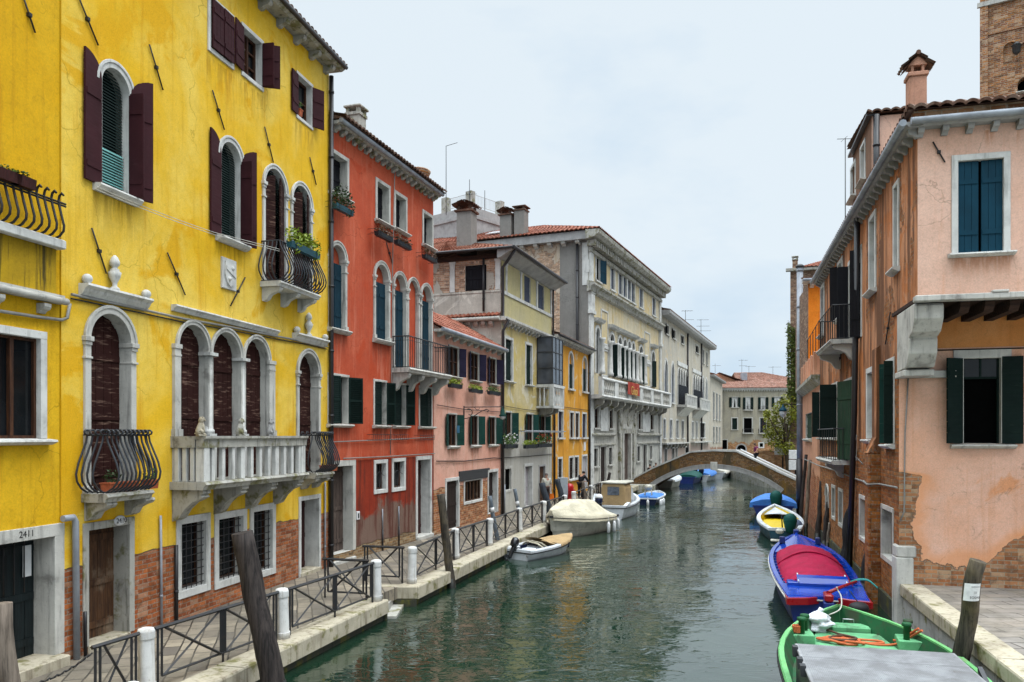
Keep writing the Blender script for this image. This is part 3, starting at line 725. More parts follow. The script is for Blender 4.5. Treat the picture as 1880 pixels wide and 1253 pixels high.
def win(F, parent, ops, s0, s1, z0, z1, arch=False, rise=None, depth=.20, fw=0.0, proud=.035, fmat='stone', sill=True, sillw=.10, pane='glass',
        bars=(1, 2), sh=(), blind=None, grille=None, name='window', outer=False, step=.23, casement='casement', jamb=True, impost=False, far=False, head=True):
    """an opening with everything in it. outer: the given bounds are those of the stone surround"""
    if outer: s0 += fw; s1 -= fw; z1 -= fw; z0 += (fw if sill == 'frame' else (sillw if sill else 0))
    if far: depth = min(depth, .12)
    r = (s1-s0)/2
    rise = (r if rise is None else rise) if arch else 0
    ops.append(dict(s0=s0, s1=s1, z0=z0, z1=z1, arch=arch, rise=rise, depth=depth))
    cx = (s0+s1)/2; zs = z1 - rise
    mb = MB()
    # the pane and its casement are the part itself
    y = depth - .03
    poly = [(s0-.03, z0-.03), (s1+.03, z0-.03), (s1+.03, zs+.03)]
    if arch: poly += [(x, z) for x, z in reversed(arc(cx, zs, r+.03, 14, rise+.03))]
    poly += [(s0-.03, zs+.03)] if not arch else []
    mats = [M[pane], M[casement]]
    mb.prism(poly, depth, depth+.03)
    if bars and pane in ('glass',):
        mb.m = 1; nv, nh = bars; t = .055
        mb.box(s0, s0+t, y-.03, y+.025, z0, zs); mb.box(s1-t, s1, y-.03, y+.025, z0, zs)
        mb.box(s0+t, s1-t, y-.03, y+.025, z0, z0+t)
        mb.box(s0+t, s1-t, y-.03, y+.025, zs-t, zs)
        for k in range(nv):
            x = s0 + (s1-s0)*(k+1)/(nv+1); mb.box(x-.035, x+.035, y-.045, y+.02, z0+t, zs-t)
        for k in range(nh):
            zz = z0 + (zs-z0)*(k+1)/(nh+1); mb.box(s0+t, s1-t, y-.025, y+.015, zz-.018, zz+.018)
    elif name == 'door' or pane.startswith('door') or pane.startswith('shut'):
        mb.m = 0; n = max(3, round((s1-s0)/.2))
        for k in range(n):
            a = s0 + (s1-s0)*k/n; b = s0 + (s1-s0)*(k+1)/n - .01
            zt = zs if not arch else zs + rise*math.sqrt(max(0, 1-(abs((a+b)/2-cx)/r)**2))*.97
            mb.box(a, b, depth-.022, depth-.001, z0, zt)
        if not far:
            for k in (.12, .5, .9):
                zz = z0+(zs-z0)*k; mb.box(s0+.03, s1-.03, depth-.045, depth-.022, zz-.06, zz+.06)
    o = mb.build(name, mats, parent, F.M)
    if sill and not far: DRIPS.setdefault(parent.name, []).append((s0-fw-.08, s1+fw+.08, z0-sillw-(fw if sill == 'frame' else 0)))
    e = .008
    if fw > 0:
        fb = MB()
        dp = depth if jamb else .06
        if arch:
            inner = [(s0+e, z0)] + arc(cx, zs, r-e, 16, rise-e) + [(s1-e, z0)]
            out = [(s0-fw, z0)] + arc(cx, zs, r+fw, 16, rise+fw) + [(s1+fw, z0)]
            fb.band(inner, out, -proud, dp)
            if not far:
                in2 = arc(cx, zs, r+fw*.7, 16, rise+fw*.7); o2 = arc(cx, zs, r+fw+.02, 16, rise+fw+.02)
                fb.band(in2, o2, -proud-.022, -proud+.004)
            if impost:
                for a, b in ((s0-fw-.035, s0+.03), (s1-.03, s1+fw+.035)):
                    fb.box(a, b, -proud-.045, dp*.9, zs-.05, zs+.035); fb.box(a+.02, b-.02, -proud-.02, dp*.85, zs-.12, zs-.05)
                    fb.box(a+.012, b-.012, -proud-.028, dp*.86, zs-.36, zs-.32)
                    fb.box(a+.01, b-.01, -proud-.03, dp*.86, z0, z0+.12)
        else:
            fb.box(s0-fw, s0+e, -proud, dp, z0, z1); fb.box(s1-e, s1+fw, -proud, dp, z0, z1)
            if head: fb.box(s0-fw, s1+fw, -proud-.003, dp, z1-e, z1+fw)
            if sill == 'frame': fb.box(s0-fw, s1+fw, -proud-.003, dp, z0-fw, z0+e)
        fb.build('frame', M[fmat], o, F.M, bevel=0 if far else .008)
    if sill and sill != 'frame':
        sb = MB(); h = sillw
        if far: sb.box(s0-fw-.06, s1+fw+.06, -proud-.11, depth*.9, z0-h, z0+.006)
        else:
            sb.prismx([(-proud-.14, z0-.02), (-proud-.15, z0-.05), (-proud-.10, z0-h*.75), (-proud-.03, z0-h), (depth*.9, z0-h), (depth*.9, z0+.012)], s0-fw-.07, s1+fw+.07)
        sb.build('sill', M[fmat], o, F.M)
    if blind:
        bb = MB(); matb, b0, b1 = blind
        yb = depth*.55
        n = int((b1-b0)/(.055 if not far else .12))
        for k in range(n):
            z = b0 + (b1-b0)*(k+.5)/n; hh = (b1-b0)/n
            half = r-.012
            if arch and z > zs: half = max(.03, r*math.sqrt(max(0, 1-((z-zs)/rise)**2))-.02)
            bb.prismx([(yb-.03, z-hh*.45), (yb-.024, z-hh*.5), (yb+.005, z+hh*.3), (yb, z+hh*.36)], cx-half, cx+half)
        bb.build('blind', M[matb], o, F.M)
    if grille:
        nv, nh = grille; gb = MB()
        for k in range(nv):
            x = s0 + (s1-s0)*(k+.5)/nv; gb.tube([(x, .05, z0), (x, .05, z1)], .011, 5)
        for k in range(nh):
            z = z0 + (z1-z0)*(k+.5)/nh; gb.tube([(s0, .05, z), (s1, .05, z)], .011, 5)
        gb.build('grille', M['iron'], o, F.M)
    for q in sh:
        side, ang, mat, style = q[:4]; op = q[4] if len(q) > 4 else {}
        wd = op.get('w', (s1-s0)/2); hx = op.get('hx', s0 if side == 'L' else s1)
        hy = op.get('hy', -proud-.012)
        leaf(F, o, hx, hy, side, wd, op.get('z0', z0+.01), op.get('z1', z1), ang, mat, style, op.get('arch', rise if arch else 0.0), op.get('step', step if style != 'louvre' else (.06 if not far else .12)))
    return o

def uwin(F, parent, ops, u0, u1, vt, vb, **kw):
    """window from photo columns u0..u1 and rows vt, vb read at its left edge (or at kw 'ur')"""
    ur = kw.pop('ur', u0)
    return win(F, parent, ops, F.s_(u0), F.s_(u1), F.z_(ur, vb), F.z_(ur, vt), **kw)

def corbels(F, part, x0, x1, z, n, proj, w=.14, h=.2, mat='stone', name='corbel'):
    mb = MB()
    mb.prismx([(0.02, 0), (-proj, 0), (-proj, -h*.35), (-proj*.85, -h*.6), (-proj*.45, -h*.75), (-proj*.25, -h), (0.02, -h)], -w/2, w/2)
    first = None
    for k in range(n):
        x = x0 + (x1-x0)*(k+.5)/n
        m = F.M @ Matrix.Translation((x, 0, z))
        if first is None: first = mb.build(name, M[mat], part, m)
        else: share(first, name, part, m)

def cornice(F, parent, x0, x1, z, proj=.35, h=.16, mat='stone', n=0, gutter=None, cw=.14, ch=.2, gr=.075, ends=0.0, cproj=None):
    """projecting band with its top at z + h, corbels under it, gutter along its edge"""
    mb = MB()
    mb.prismx([(0.05, z), (-proj*.8, z), (-proj, z+h*.45), (-proj, z+h), (.05, z+h)], x0-ends, x1+ends)
    o = mb.build('cornice', M[mat], parent, F.M)
    if n: corbels(F, o, x0, x1, z-.002, n, cproj or proj*.72, cw, ch, mat)
    if gutter:
        g = MB(); g.tube([(x0-ends, -proj-gr*.8, z+h*.9), (x1+ends, -proj-gr*.8, z+h*.9)], gr, 8)
        g.build('gutter', M[gutter], o, F.M)
    return o

def tile_patch(mb, e0, e1, t0, t1, pitch=.22, row=.42, amp=.05, sub=6, lip=.06):
    """barrel-tile roof surface between eave e0-e1 and top t0-t1"""
    e0, e1, t0, t1 = map(Vector, (e0, e1, t0, t1))
    wide = max((e1-e0).length, (t1-t0).length); up = ((t0-e0).length + (t1-e1).length)/2
    nc = max(2, round(wide/pitch)); nr = max(1, round(up/row))
    nrm = (e1-e0).cross(t0-e0)
    if nrm.length < 1e-6: nrm = (e1-e0).cross(t1-e1)
    nrm.normalize()
    if nrm.z < 0: nrm = -nrm
    rows = []
    for j in range(nr):
        for tt, st in ((j/nr, .030), ((j+1)/nr, 0.0)):
            L = e0.lerp(t0, tt); Rr = e1.lerp(t1, tt); r = []
            for i in range(nc*sub+1):
                f = i/(nc*sub); ph = f*nc
                hgt = amp*abs(math.cos(PI*ph))**.8 + st + .012*mnoise.noise((math.floor(ph)*1.7, j*2.3, e0.x))
                r.append(L.lerp(Rr, f) + nrm*hgt)
            rows.append(r)
    down = [p - nrm*lip for p in rows[0]]
    mb.gridmesh([down] + rows)
    mb.face((e0 - nrm*.03, e1 - nrm*.03, t1 - nrm*.03, t0 - nrm*.03))

def roof(F, parent, x0, x1, z, over, depth, pitch=.32, mat='tile', hip=(0, 0), name='roof', ridge_back=True, **kw):
    """tiled slope rising from the front eave, mirrored behind"""
    mb = MB(); zr = z + (depth/2+over)*pitch
    tile_patch(mb, (x0, -over, z), (x1, -over, z), (x0+hip[0], depth/2, zr), (x1-hip[1], depth/2, zr), **kw)
    if ridge_back:
        mb.face(((x0+hip[0], depth/2, zr), (x1-hip[1], depth/2, zr), (x1, depth+over, z), (x0, depth+over, z)))
    if hip[0]: tile_patch(mb, (x0, depth+over, z), (x0, -over, z), (x0+hip[0], depth/2+.001, zr), (x0+hip[0], depth/2, zr), **kw)
    else: mb.face(((x0, -over, z-.03), (x0, depth/2, zr-.03), (x0, depth+over, z-.03)))
    if hip[1]: tile_patch(mb, (x1, -over, z), (x1, depth+over, z), (x1-hip[1], depth/2, zr), (x1-hip[1], depth/2+.001, zr), **kw)
    else: mb.face(((x1, -over, z-.03), (x1, depth/2, zr-.03), (x1, depth+over, z-.03)))
    mb.tube([(x0+hip[0], depth/2, zr+.02), (x1-hip[1], depth/2, zr+.02)], .11, 8)
    return mb.build(name, M[mat], parent, F.M)

def chimney(F, parent, x, y, z0, z1, wx=.6, wy=.6, mat='cement', cap='tiles', capmat='tile_dark'):
    mb = MB()
    mb.bbox(x-wx/2, x+wx/2, y-wy/2, y+wy/2, z0, z1, .01)
    o = mb.build('chimney', M[mat], parent, F.M)
    c = MB()
    if cap == 'tiles':
        c.box(x-wx*.62, x+wx*.62, y-wy*.62, y+wy*.62, z1+.002, z1+.09)
        for sx in (-1, 1):
            for sy in (-1, 1): c.box(x+sx*wx*.38-.07, x+sx*wx*.38+.07, y+sy*wy*.38-.07, y+sy*wy*.38+.07, z1+.09, z1+.30)
        e = .18; zz = z1+.30; zp = z1+.30+wx*.28
        tile_patch(c, (x-wx/2-e, y-wy/2-e, zz), (x+wx/2+e, y-wy/2-e, zz), (x-wx/2-e, y, zp), (x+wx/2+e, y, zp), row=.3)
        tile_patch(c, (x+wx/2+e, y+wy/2+e, zz), (x-wx/2-e, y+wy/2+e, zz), (x+wx/2+e, y, zp), (x-wx/2-e, y, zp), row=.3)
    else:
        c.box(x-wx*.58, x+wx*.58, y-wy*.58, y+wy*.58, z1+.002, z1+.10)
        for sx in (-1, 1):
            for sy in (-1, 1): c.box(x+sx*wx*.4-.06, x+sx*wx*.4+.06, y+sy*wy*.4-.06, y+sy*wy*.4+.06, z1+.10, z1+.26)
        c.bbox(x-wx*.66, x+wx*.66, y-wy*.66, y+wy*.66, z1+.26, z1+.34, .02)
    c.build('chimney_cap', M[capmat], o, F.M)
    return o

def pipe(F, parent, pts, r=.05, mat='pipe_black', name='drainpipe', n=8):
    mb = MB(); mb.tube(pts, r, n)
    if name == 'drainpipe':
        zz = [p[2] for p in pts]; z = min(zz)+.6; x, y = pts[-1][0], pts[-1][1]
        while z < max(zz)-.4 and abs(pts[0][0]-pts[-1][0]) < .2:
            k = (z-pts[0][2])/(pts[-1][2]-pts[0][2]); xx = pts[0][0]+(pts[-1][0]-pts[0][0])*k
            mb.tube([(xx, y, z), (xx, y, z+.06)], r*1.22, n); z += 1.9
    return mb.build(name, M[mat], parent, F.M)

def sag(p, q, drop, n=10):
    p, q = Vector(p), Vector(q)
    return [p.lerp(q, k/n) - Vector((0, 0, drop*4*(k/n)*(1-k/n))) for k in range(n+1)]

def iron_balcony(F, parent, s0, s1, z0, proj, hgt, belly=.0, slab=.12, n=16, nc=2, bar=.012, corb=(.18, .32), smat='stone_old', side_n=4, name='balcony', flat=False, cmat=None, curl=False, top_w=.02, cpos=None):
    """stone slab on corbels with a wrought railing; belly = how far the bars swell outwards"""
    mb = MB()
    mb.prismx([(0.03, z0), (-proj, z0), (-proj-.03, z0-slab*.35), (-proj+.02, z0-slab*.6), (-proj+.04, z0-slab), (0.03, z0-slab)], s0-.04, s1+.04)
    o = mb.build(name, M[smat], parent, F.M)
    w, h = corb
    cb = MB(); pj = proj*.86
    cb.prismx([(.02, 0), (-pj, 0), (-pj-.02, -h*.14), (-pj+.03, -h*.30), (-pj*.72, -h*.38), (-pj*.45, -h*.55), (-pj*.28, -h*.9), (-pj*.1, -h), (.02, -h)], -w/2, w/2)
    first = None
    for k in range(nc):
        x = s0 + w*.8 + (s1-s0-1.6*w)*(k/(nc-1) if nc > 1 else .5)
        if cpos: x = cpos[k]
        m = F.M @ Matrix.Translation((x, 0, z0-slab-.002))
        if first is None: first = cb.build('corbel', M[cmat or smat], o, m)
        else: share(first, 'corbel', o, m)
    rb = MB()
    prof = [(0.0, 0.02), (.55, .10), (.92, .22), (1.0, .34), (.80, .52), (.42, .72), (.12, .88), (.02, 1.0)] if belly else [(0, 0), (0, 1)]
    def barat(px, py, nx, ny):
        pts = [(px+nx*belly*a, py+ny*belly*a, z0+hgt*b) for a, b in prof]
        if curl:
            tx, ty = px+nx*belly*.02, py+ny*belly*.02
            pts += [(tx+nx*.07*math.sin(t)+nx*.0, ty+ny*.07*math.sin(t), z0+hgt+.045-.045*math.cos(t)) for t in (.9, 1.8, 2.7, 3.8, 4.8)]
        rb.tube(pts, bar, 5, False)
    yf = -proj+.06; xa, xb = s0+.02, s1-.02
    for k in range(n+1): barat(xa+(xb-xa)*k/n, yf, 0, -1)
    for k in range(side_n):
        t = (k+.5)/side_n
        barat(xa, yf*(1-t) + -.02*t, -1, 0); barat(xb, yf*(1-t) + -.02*t, 1, 0)
    for z, r in ((z0+hgt, top_w), (z0+.03, .012)):
        rb.tube([(xa, .0, z), (xa, yf, z)], r, 4); rb.tube([(xa-.01, yf, z), (xb+.01, yf, z)], r, 4); rb.tube([(xb, yf, z), (xb, .0, z)], r, 4)
    if flat:
        for z in (z0+hgt-.14,): rb.tube([(xa, .0, z), (xa, yf, z), (xb, yf, z), (xb, 0, z)], .008, 4)
    rb.build('railing', M['wrought' if belly else 'iron'], o, F.M)
    return o

def clump(mb, c, rad, n, size, flat=.0, rnd=RND, shell=.35):
    """leaf-sized faces scattered through an ellipsoid"""
    for _ in range(n):
        while True:
            d = Vector((rnd.uniform(-1,1), rnd.uniform(-1,1), rnd.uniform(-1,1)))
            if .05 < d.length < 1: break
        d = d.normalized()*(shell + (1-shell)*rnd.random()**.6)
        p = Vector(c) + Vector((d.x*rad[0], d.y*rad[1], d.z*rad[2]))
        a = Vector((rnd.uniform(-1,1), rnd.uniform(-1,1), rnd.uniform(-.6,.6))).normalized()
        b = a.cross(Vector((rnd.uniform(-1,1), rnd.uniform(-1,1), rnd.uniform(-1,1)))).normalized()
        s = size*rnd.uniform(.6, 1.35)
        mb.face((p - a*s, p - b*s*.45, p + a*s, p + b*s*.45))

def flower_box(F, s0, s1, z, y, label, boxmat='plastic_dark', h=.16, w=.17, plant='leaf', ph=.2, n=160, flowers=None, group='flower boxes under the windows', basket=False, hang=.0, name='flower_box'):
    """trough hung in front of a wall; y = its middle in front of the facade plane"""
    cx = (s0+s1)/2
    r = root(name, label, 'flower box', F.w(cx, y, z), 0, group, rot=Matrix(((F.d.x, F.into.x, 0, 0), (F.d.y, F.into.y, 0, 0), (0,0,1,0), (0,0,0,1))))
    hw = (s1-s0)/2; mb = MB()
    mb.prismx([(-w*.4, 0), (w*.4, 0), (w/2, h), (w/2-.015, h), (w*.36, h-.03), (-w*.36, h-.03), (-w/2+.015, h), (-w/2, h)], -hw, hw)
    mb.build('box', M[boxmat], r)
    br = MB()
    for x in (-hw*.7, hw*.7):
        br.tube([(x, -y*.98, h*.9), (x, w/2, h*.9)], .008, 4); br.tube([(x, w/2, h*.95), (x, w/2+.01, -.02), (x, -w*.5, -.02), (x, -w*.55, h)], .008, 4)
    if basket:
        for zz in (h*.3, h+.05): br.tube([(-hw-.03, -w*.6, zz), (hw+.03, -w*.6, zz)], .007, 4); br.tube([(-hw-.03, -w*.6, zz), (-hw-.03, -y, zz)], .007, 4); br.tube([(hw+.03, -w*.6, zz), (hw+.03, -y, zz)], .007, 4)
    br.build('bracket', M['iron'], r)
    pb = MB(); k = max(1, int(hw*2/.16))
    for i in range(k):
        x = -hw + 2*hw*(i+.5)/k
        clump(pb, (x, RND.uniform(-.03,.03), h+ph*RND.uniform(.2,.55)), (.19, .13, ph*RND.uniform(.5,.95)), int(n*1.5)//k, .048)
    pb.build('plant', M[plant], r)
    if flowers:
        fb = MB()
        for _ in range(26):
            fb.ball((RND.uniform(-hw,hw), RND.uniform(-.12,.1), h+ph*RND.uniform(.1,1.1)), RND.uniform(.028,.045), 5, 4)
        fb.build('flowers', M[flowers], r)
    return r

def antenna(x, y, z0, z1, label, arms=((.9, .5, 3),), r=.022, az=0.0, group='roof aerials', tip=None):
    o = root('aerial', label, 'aerial', (x, y, z0), az, group)
    mb = MB(); h = z1-z0
    mb.tube([(0,0,-.2), (0,0,h)], r, 5); mb.build('mast', M['metal_dark'], o)
    ab = MB()
    for fz, L, n in arms:
        z = h*fz
        ab.tube([(-L*.35, 0, z), (L*.65, 0, z+.02)], r*.7, 4)
        for k in range(n):
            xx = -L*.35 + L*(k+.3)/n; q = L*.32*(1-.35*k/n); ab.tube([(xx, -q, z), (xx, q, z)], r*.45, 4)
    if tip: ab.tube([(0,0,h-.02), tip], r*.8, 4)
    ab.build('aerial_arms', M['metal_dark'], o)
    return o

def quoins(F, parent, x0, x1, z0, z1, mat='stone', proud=.03, h=.42, name='quoin_strip'):
    mb = MB(); z = z0; k = 0
    while z < z1-.1:
        zt = min(z+h, z1); d = .06 if k % 2 else 0
        mb.box(x0-d*0, x1+d, -proud, .05, z, zt-.008); z = zt; k += 1
    return mb.build(name, M[mat], parent, F.M)
# ------------------------------------------------------------------ left bank, near
def proj(F, uw, uf):
    """how far the point above column uw on the wall must move outwards to appear in column uf"""
    s = F.s_(uw); p = F.M @ Vector((s, 0, 0)); k = (uf-CU)/FPX; n = -F.into
    return (k*p.y - p.x)/(n.x - k*n.y)
Facade.proj = proj

def tie(F, parent, u0, v0, u1, v1):
    (a, b), (c, d) = F.at(u0, v0), F.at(u1, v1)
    mb = MB(); mb.tube([(a, -.03, b), (c, -.03, d)], .016, 5)
    mb.box((a+c)/2-.03, (a+c)/2+.03, -.06, .02, (b+d)/2-.03, (b+d)/2+.03)
    return mb.build('wall_anchor', M['iron'], parent, F.M)

# ---- yellow house
YF = Facade((-7.63, 13.28), (-5.39, 23.1))
yb = root('yellow_house', 'bright yellow house with round-arched windows, brown shutters, stone balcony and brick base', 'house', (-7.63, 13.28, 0))
ops = []
ZT = 15.05
BO = dict(fmat='stone_clean')
w = uwin(YF, yb, ops, 385, 424, -2, 88, ur=385, fw=.09, fmat='stone_clean', sill='frame', sh=(('L', 0, 'shut_brown', 'plank'), ('R', 2, 'shut_brown', 'plank')))
zb, zt = YF.z_(387, 86), YF.z_(450, 54)
w = win(YF, yb, ops, YF.s_(446), YF.s_(479), zb, zt, fw=.09, fmat='stone_clean', sill='frame', pane='glass', sh=(('L', 172, 'shut_brown', 'board', dict(w=.46)), ('R', 120, 'shut_brown', 'board', dict(w=.42)), ('R', 90, 'shut_brown', 'board', dict(w=.3, hx=YF.s_(478)))))
w = uwin(YF, yb, ops, 546, 571, 137, 213, fw=.08, fmat='stone_clean', sill='frame', pane='glass', bars=(0,1), sh=(('L', 176, 'shut_brown', 'board'), ('R', 150, 'shut_brown', 'board')))
# second floor
z0, z1 = YF.z_(184, 340), YF.z_(209, 127)
for (a, b, slats) in ((184, 236, True), (404, 441, False)):
    s0, s1 = YF.s_(a), YF.s_(b)
    w = win(YF, yb, ops, s0, s1, z0, z1, arch=True, depth=.28, fw=.12, proud=.04, fmat='stone_clean', pane='dark', jamb=True, sillw=.14,
        blind=('louvre_dark', z0+(.75 if slats else 0), z1), name='window',
        sh=(('L', 176, 'shut_brown', 'board', dict(w=.44, z0=z0-.02, z1=z1+.05, arch=.40)), ('R', 158, 'shut_brown', 'board', dict(w=.44, z0=z0-.02, z1=z1+.05, arch=.40)), ('R', 96, 'shut_brown', 'board', dict(w=.30, z0=z0-.02, z1=z1-.3, arch=0, hx=s1-.02, hy=-.01))))
    if slats:
        bb = MB()
        for k in range(14):
            z = z0+.02+.74*k/14; bb.prismx([(.08,z),(.086,z-.004),(.125,z+.045),(.12,z+.05)], s0+.03, s1-.03)
        bb.build('blind', M['louvre_teal'], w, YF.M)
zb2, zt2 = YF.z_(480, 516), YF.z_(505, 312)
for a, b in ((485, 523), (536, 569)):
    s0, s1 = YF.s_(a), YF.s_(b)
    win(YF, yb, ops, s0, s1, zb2, zt2, arch=True, depth=.26, fw=.10, proud=.045, fmat='stone_clean', sill=False, pane='dark', blind=('louvre_dark', zb2, zt2), impost=True,
        sh=(('L', 35, 'shut_old', 'board', dict(w=.34, z1=zt2-.25, arch=.25, hy=.06)), ('R', 22, 'shut_old', 'board', dict(w=.46, z1=zt2-.2, arch=.3, hy=.06))))
p2 = .55; Fs = YF.shifted(p2)
bal = iron_balcony(YF, yb, YF.s_(479), Fs.s_(587), zb2-.02, p2, 1.0, belly=.26, slab=.13, n=15, nc=3, bar=.019, corb=(.16, .34), smat='stone_clean', side_n=4)
# first floor: tall arched doors
zf = 3.33
z1 = YF.z_(190, 574)
s0, s1 = YF.s_(163), YF.s_(238)
w = win(YF, yb, ops, s0, s1, zf, z1, arch=True, depth=.24, fw=.13, proud=.05, pane='shut_old', sill=False, impost=True, fmat='stone')
zt3 = YF.z_(355, 597)
cols = [(326, 380), (388, 440), (448, 491)]
for a, b in cols:
    w = win(YF, yb, ops, YF.s_(a), YF.s_(b), zf, zt3, arch=True, depth=.22, fw=.085, proud=.05, pane='shut_old', sill=False, jamb=False, fmat='stone')
rise = (YF.s_(380)-YF.s_(326))/2; zs3 = zt3 - rise
for u in (384, 444):
    x = YF.s_(u); cm = MB()
    cm.lathe([(.10, zf+1.06), (.13, zf+1.06), (.13, zf+1.14), (.10, zf+1.17), (.105, zf+1.2), (.085, zf+1.24), (.082, zs3-.3), (.072, zs3-.27), (.09, zs3-.24), (.075, zs3-.21), (.11, zs3-.1)], x, .02, 12)
    cm.box(x-.15, x+.15, -.13, .17, zs3-.10, zs3-.03); cm.box(x-.13, x+.13, -.11, .15, zf, zf+1.06)
    cm.build('column', M['stone_clean'], yb, YF.M)
for a, b in ((YF.s_(316), YF.s_(326)+.02), (YF.s_(491)-.02, YF.s_(501))):
    pm = MB(); pm.box(a-.02, b+.02, -.09, .02, zs3-.06, zs3+.03); pm.box(a, b, -.07, .02, zf, zs3-.06); pm.box(a-.01, b+.01, -.08, .02, zs3-.22, zs3-.18); pm.box(a-.03, b+.03, -.1, .02, zf+.98, zf+1.15)
    pm.build('pilaster', M['stone'], yb, YF.M)
s0, s1 = YF.s_(547), YF.s_(583)
w = win(YF, yb, ops, s0, s1, zf, YF.z_(562, 648), arch=True, depth=.24, fw=.11, proud=.05, pane='shut_old', sill=False, impost=True)
p1 = .52; Fs = YF.shifted(p1)
b1 = iron_balcony(YF, yb, YF.s_(152), Fs.s_(279), zf, p1, 1.03, belly=.26, slab=.15, n=10, nc=2, bar=.019, corb=(.26, .33), smat='stone_old', side_n=4, curl=True, cpos=[YF.s_(153)+.15, YF.s_(236)+.02])
b3 = iron_balcony(YF, yb, YF.s_(549), Fs.s_(612), zf, p1, 1.03, belly=.26, slab=.15, n=9, nc=2, bar=.019, corb=(.22, .30), smat='stone_old', side_n=3, curl=True)
# stone balcony
pb = YF.proj(312, 373); x0 = YF.s_(314); x1 = YF.shifted(pb).s_(561)
sb = MB()
zs = 3.40
sb.prismx([(.02, zs), (-pb-.05, zs), (-pb-.08, zs-.05), (-pb-.03, zs-.09), (-pb, zs-.16), (.02, zs-.16)], x0-.05, x1+.06)
so = sb.build('balcony', M['stone_old'], yb, YF.M)
cb = MB(); pj = pb*.9; h = .62
cb.prismx([(.02, 0), (-pj-.02, 0), (-pj-.03, -.07), (-pj+.03, -.10), (-pj-.01, -.15), (-pj+.08, -.20), (-pj*.66, -.26), (-pj*.42, -.40), (-pj*.22, -.60), (.02, -.66)], -.13, .13)
for k, x in enumerate((x0+.16, x0+.16+(x1-x0-.3)*.36, x0+.16+(x1-x0-.3)*.68, x1-.14)):
    m = YF.M @ Matrix.Translation((x, 0, zs-.163))
    if k == 0: c0 = cb.build('corbel', M['stone_old'], so, m)
    else: share(c0, 'corbel', so, m)
rl = MB(); yf = -pb
rl.prismx([(yf-.06, 4.34), (yf+.2, 4.34), (yf+.2, 4.28), (yf+.16, 4.26), (yf+.16, 4.10), (yf-.01, 4.10), (yf-.01, 4.26), (yf-.06, 4.29)], x0-.03, x1+.04)
rl.box(x0-.02, x0+.17, yf+.201, .02, 4.10, 4.335); rl.box(x1-.17, x1+.02, yf+.201, .02, 4.10, 4.335)
rl.build('balustrade_rail', M['stone_old'], so, YF.M)
bq = MB(); bq.bbox(-.05, .05, 0, .10, 0, .70, .008); bq0 = None
xs = []
n = 11
for k in range(n):
    x = x0+.36+(x1-x0-.62)*k/(n-1)
    big = k in (3, 7)
    m = YF.M @ Matrix.Translation((x, yf+.02, zs+.003)) @ Matrix.Diagonal((1.55 if big else 1.05, 1.2 if big else 1.05, .994, 1))
    if bq0 is None: bq0 = bq.build('baluster', M['stone_clean'], so, m)
    else: share(bq0, 'baluster', so, m)
for yy in (-.16, -.34, -.52):
    for x in (x0+.02, x1-.12): share(bq0, 'baluster', so, YF.M @ Matrix.Translation((x+.05, yy, zs+.003)) @ Matrix.Diagonal((1, 1, .994, 1)))
for x in (x0, x1-.2):
    pr = MB(); pr.bbox(x, x+.2, yf, yf+.2, zs+.002, 4.098, .01); pr.build('balustrade_pier', M['stone_clean'], so, YF.M)
# ground floor
FWD = .12
s0, s1 = YF.s_(153), YF.s_(246)
w = win(YF, yb, ops, s0+.11, s1-.13, .62, YF.z_(200, 968), depth=.36, fw=.13, proud=.02, pane='door_brown', sill=False, name='door', fmat='stone_old')
stp = MB(); stp.bbox(s0+.1, s1-.1, -.03, .5, .45, .63, .02); stp.build('doorstep', M['stone_edge'], w, YF.M)
pl = MB(); cx = YF.s_(218); zz = YF.z_(218, 956)
pl.T = Matrix.Translation((cx, -.026, zz)) @ Matrix.Diagonal((1, .25, .62, 1)); pl.ball((0,0,0), .155, 16, 8); pl.build('number_plate', M['white'], w, YF.M)
text('2410', .135, YF.M @ Matrix.Translation((cx, -.066, zz)), M['sign_text'], w, 'number', .002)
for (a, b, t, c) in ((323, 385, 951, 1103), (393, 452, 943, 1084), (458, 505, 930, 1068)):
    uwin(YF, yb, ops, a, b, t, c, outer=True, fw=.15, proud=.03, sill='frame', depth=.26, pane='glass', bars=(0, 0), grille=(5, 9), fmat='stone_clean')
w = uwin(YF, yb, ops, 548, 588, 913, 1064, outer=True, fw=.11, proud=.03, sill=False, depth=.45, pane='door_red', name='door', fmat='stone_clean')
stp = MB(); stp.bbox(YF.s_(550), YF.s_(588), -.06, .4, .45, .60, .02); stp.build('doorstep', M['stone_edge'], w, YF.M)
wall(YF, yb, 0, YF.L, .2, ZT, ops, [M['yellow'], M['stone'], M['yellow_shaded']], back=9)
cornice(YF, yb, -.3, YF.L+.12, ZT+.02, proj=.45, h=.12, mat='stone_old', n=12, gutter='gutter_dark', cw=.15, ch=.2, gr=.06)
roof(YF, yb, -.3, YF.L+.15, ZT+.17, .5, 9, mat='tile_dark')
for q in ((40,-10,62,61), (138,-14,178,84), (272,82,297,166), (388,166,410,239), (484,233,500,299), (567,289,579,340), (166,419,193,503), (305,464,338,542), (448,510,421,562)):
    if q[0] > 112: tie(YF, yb, *q)
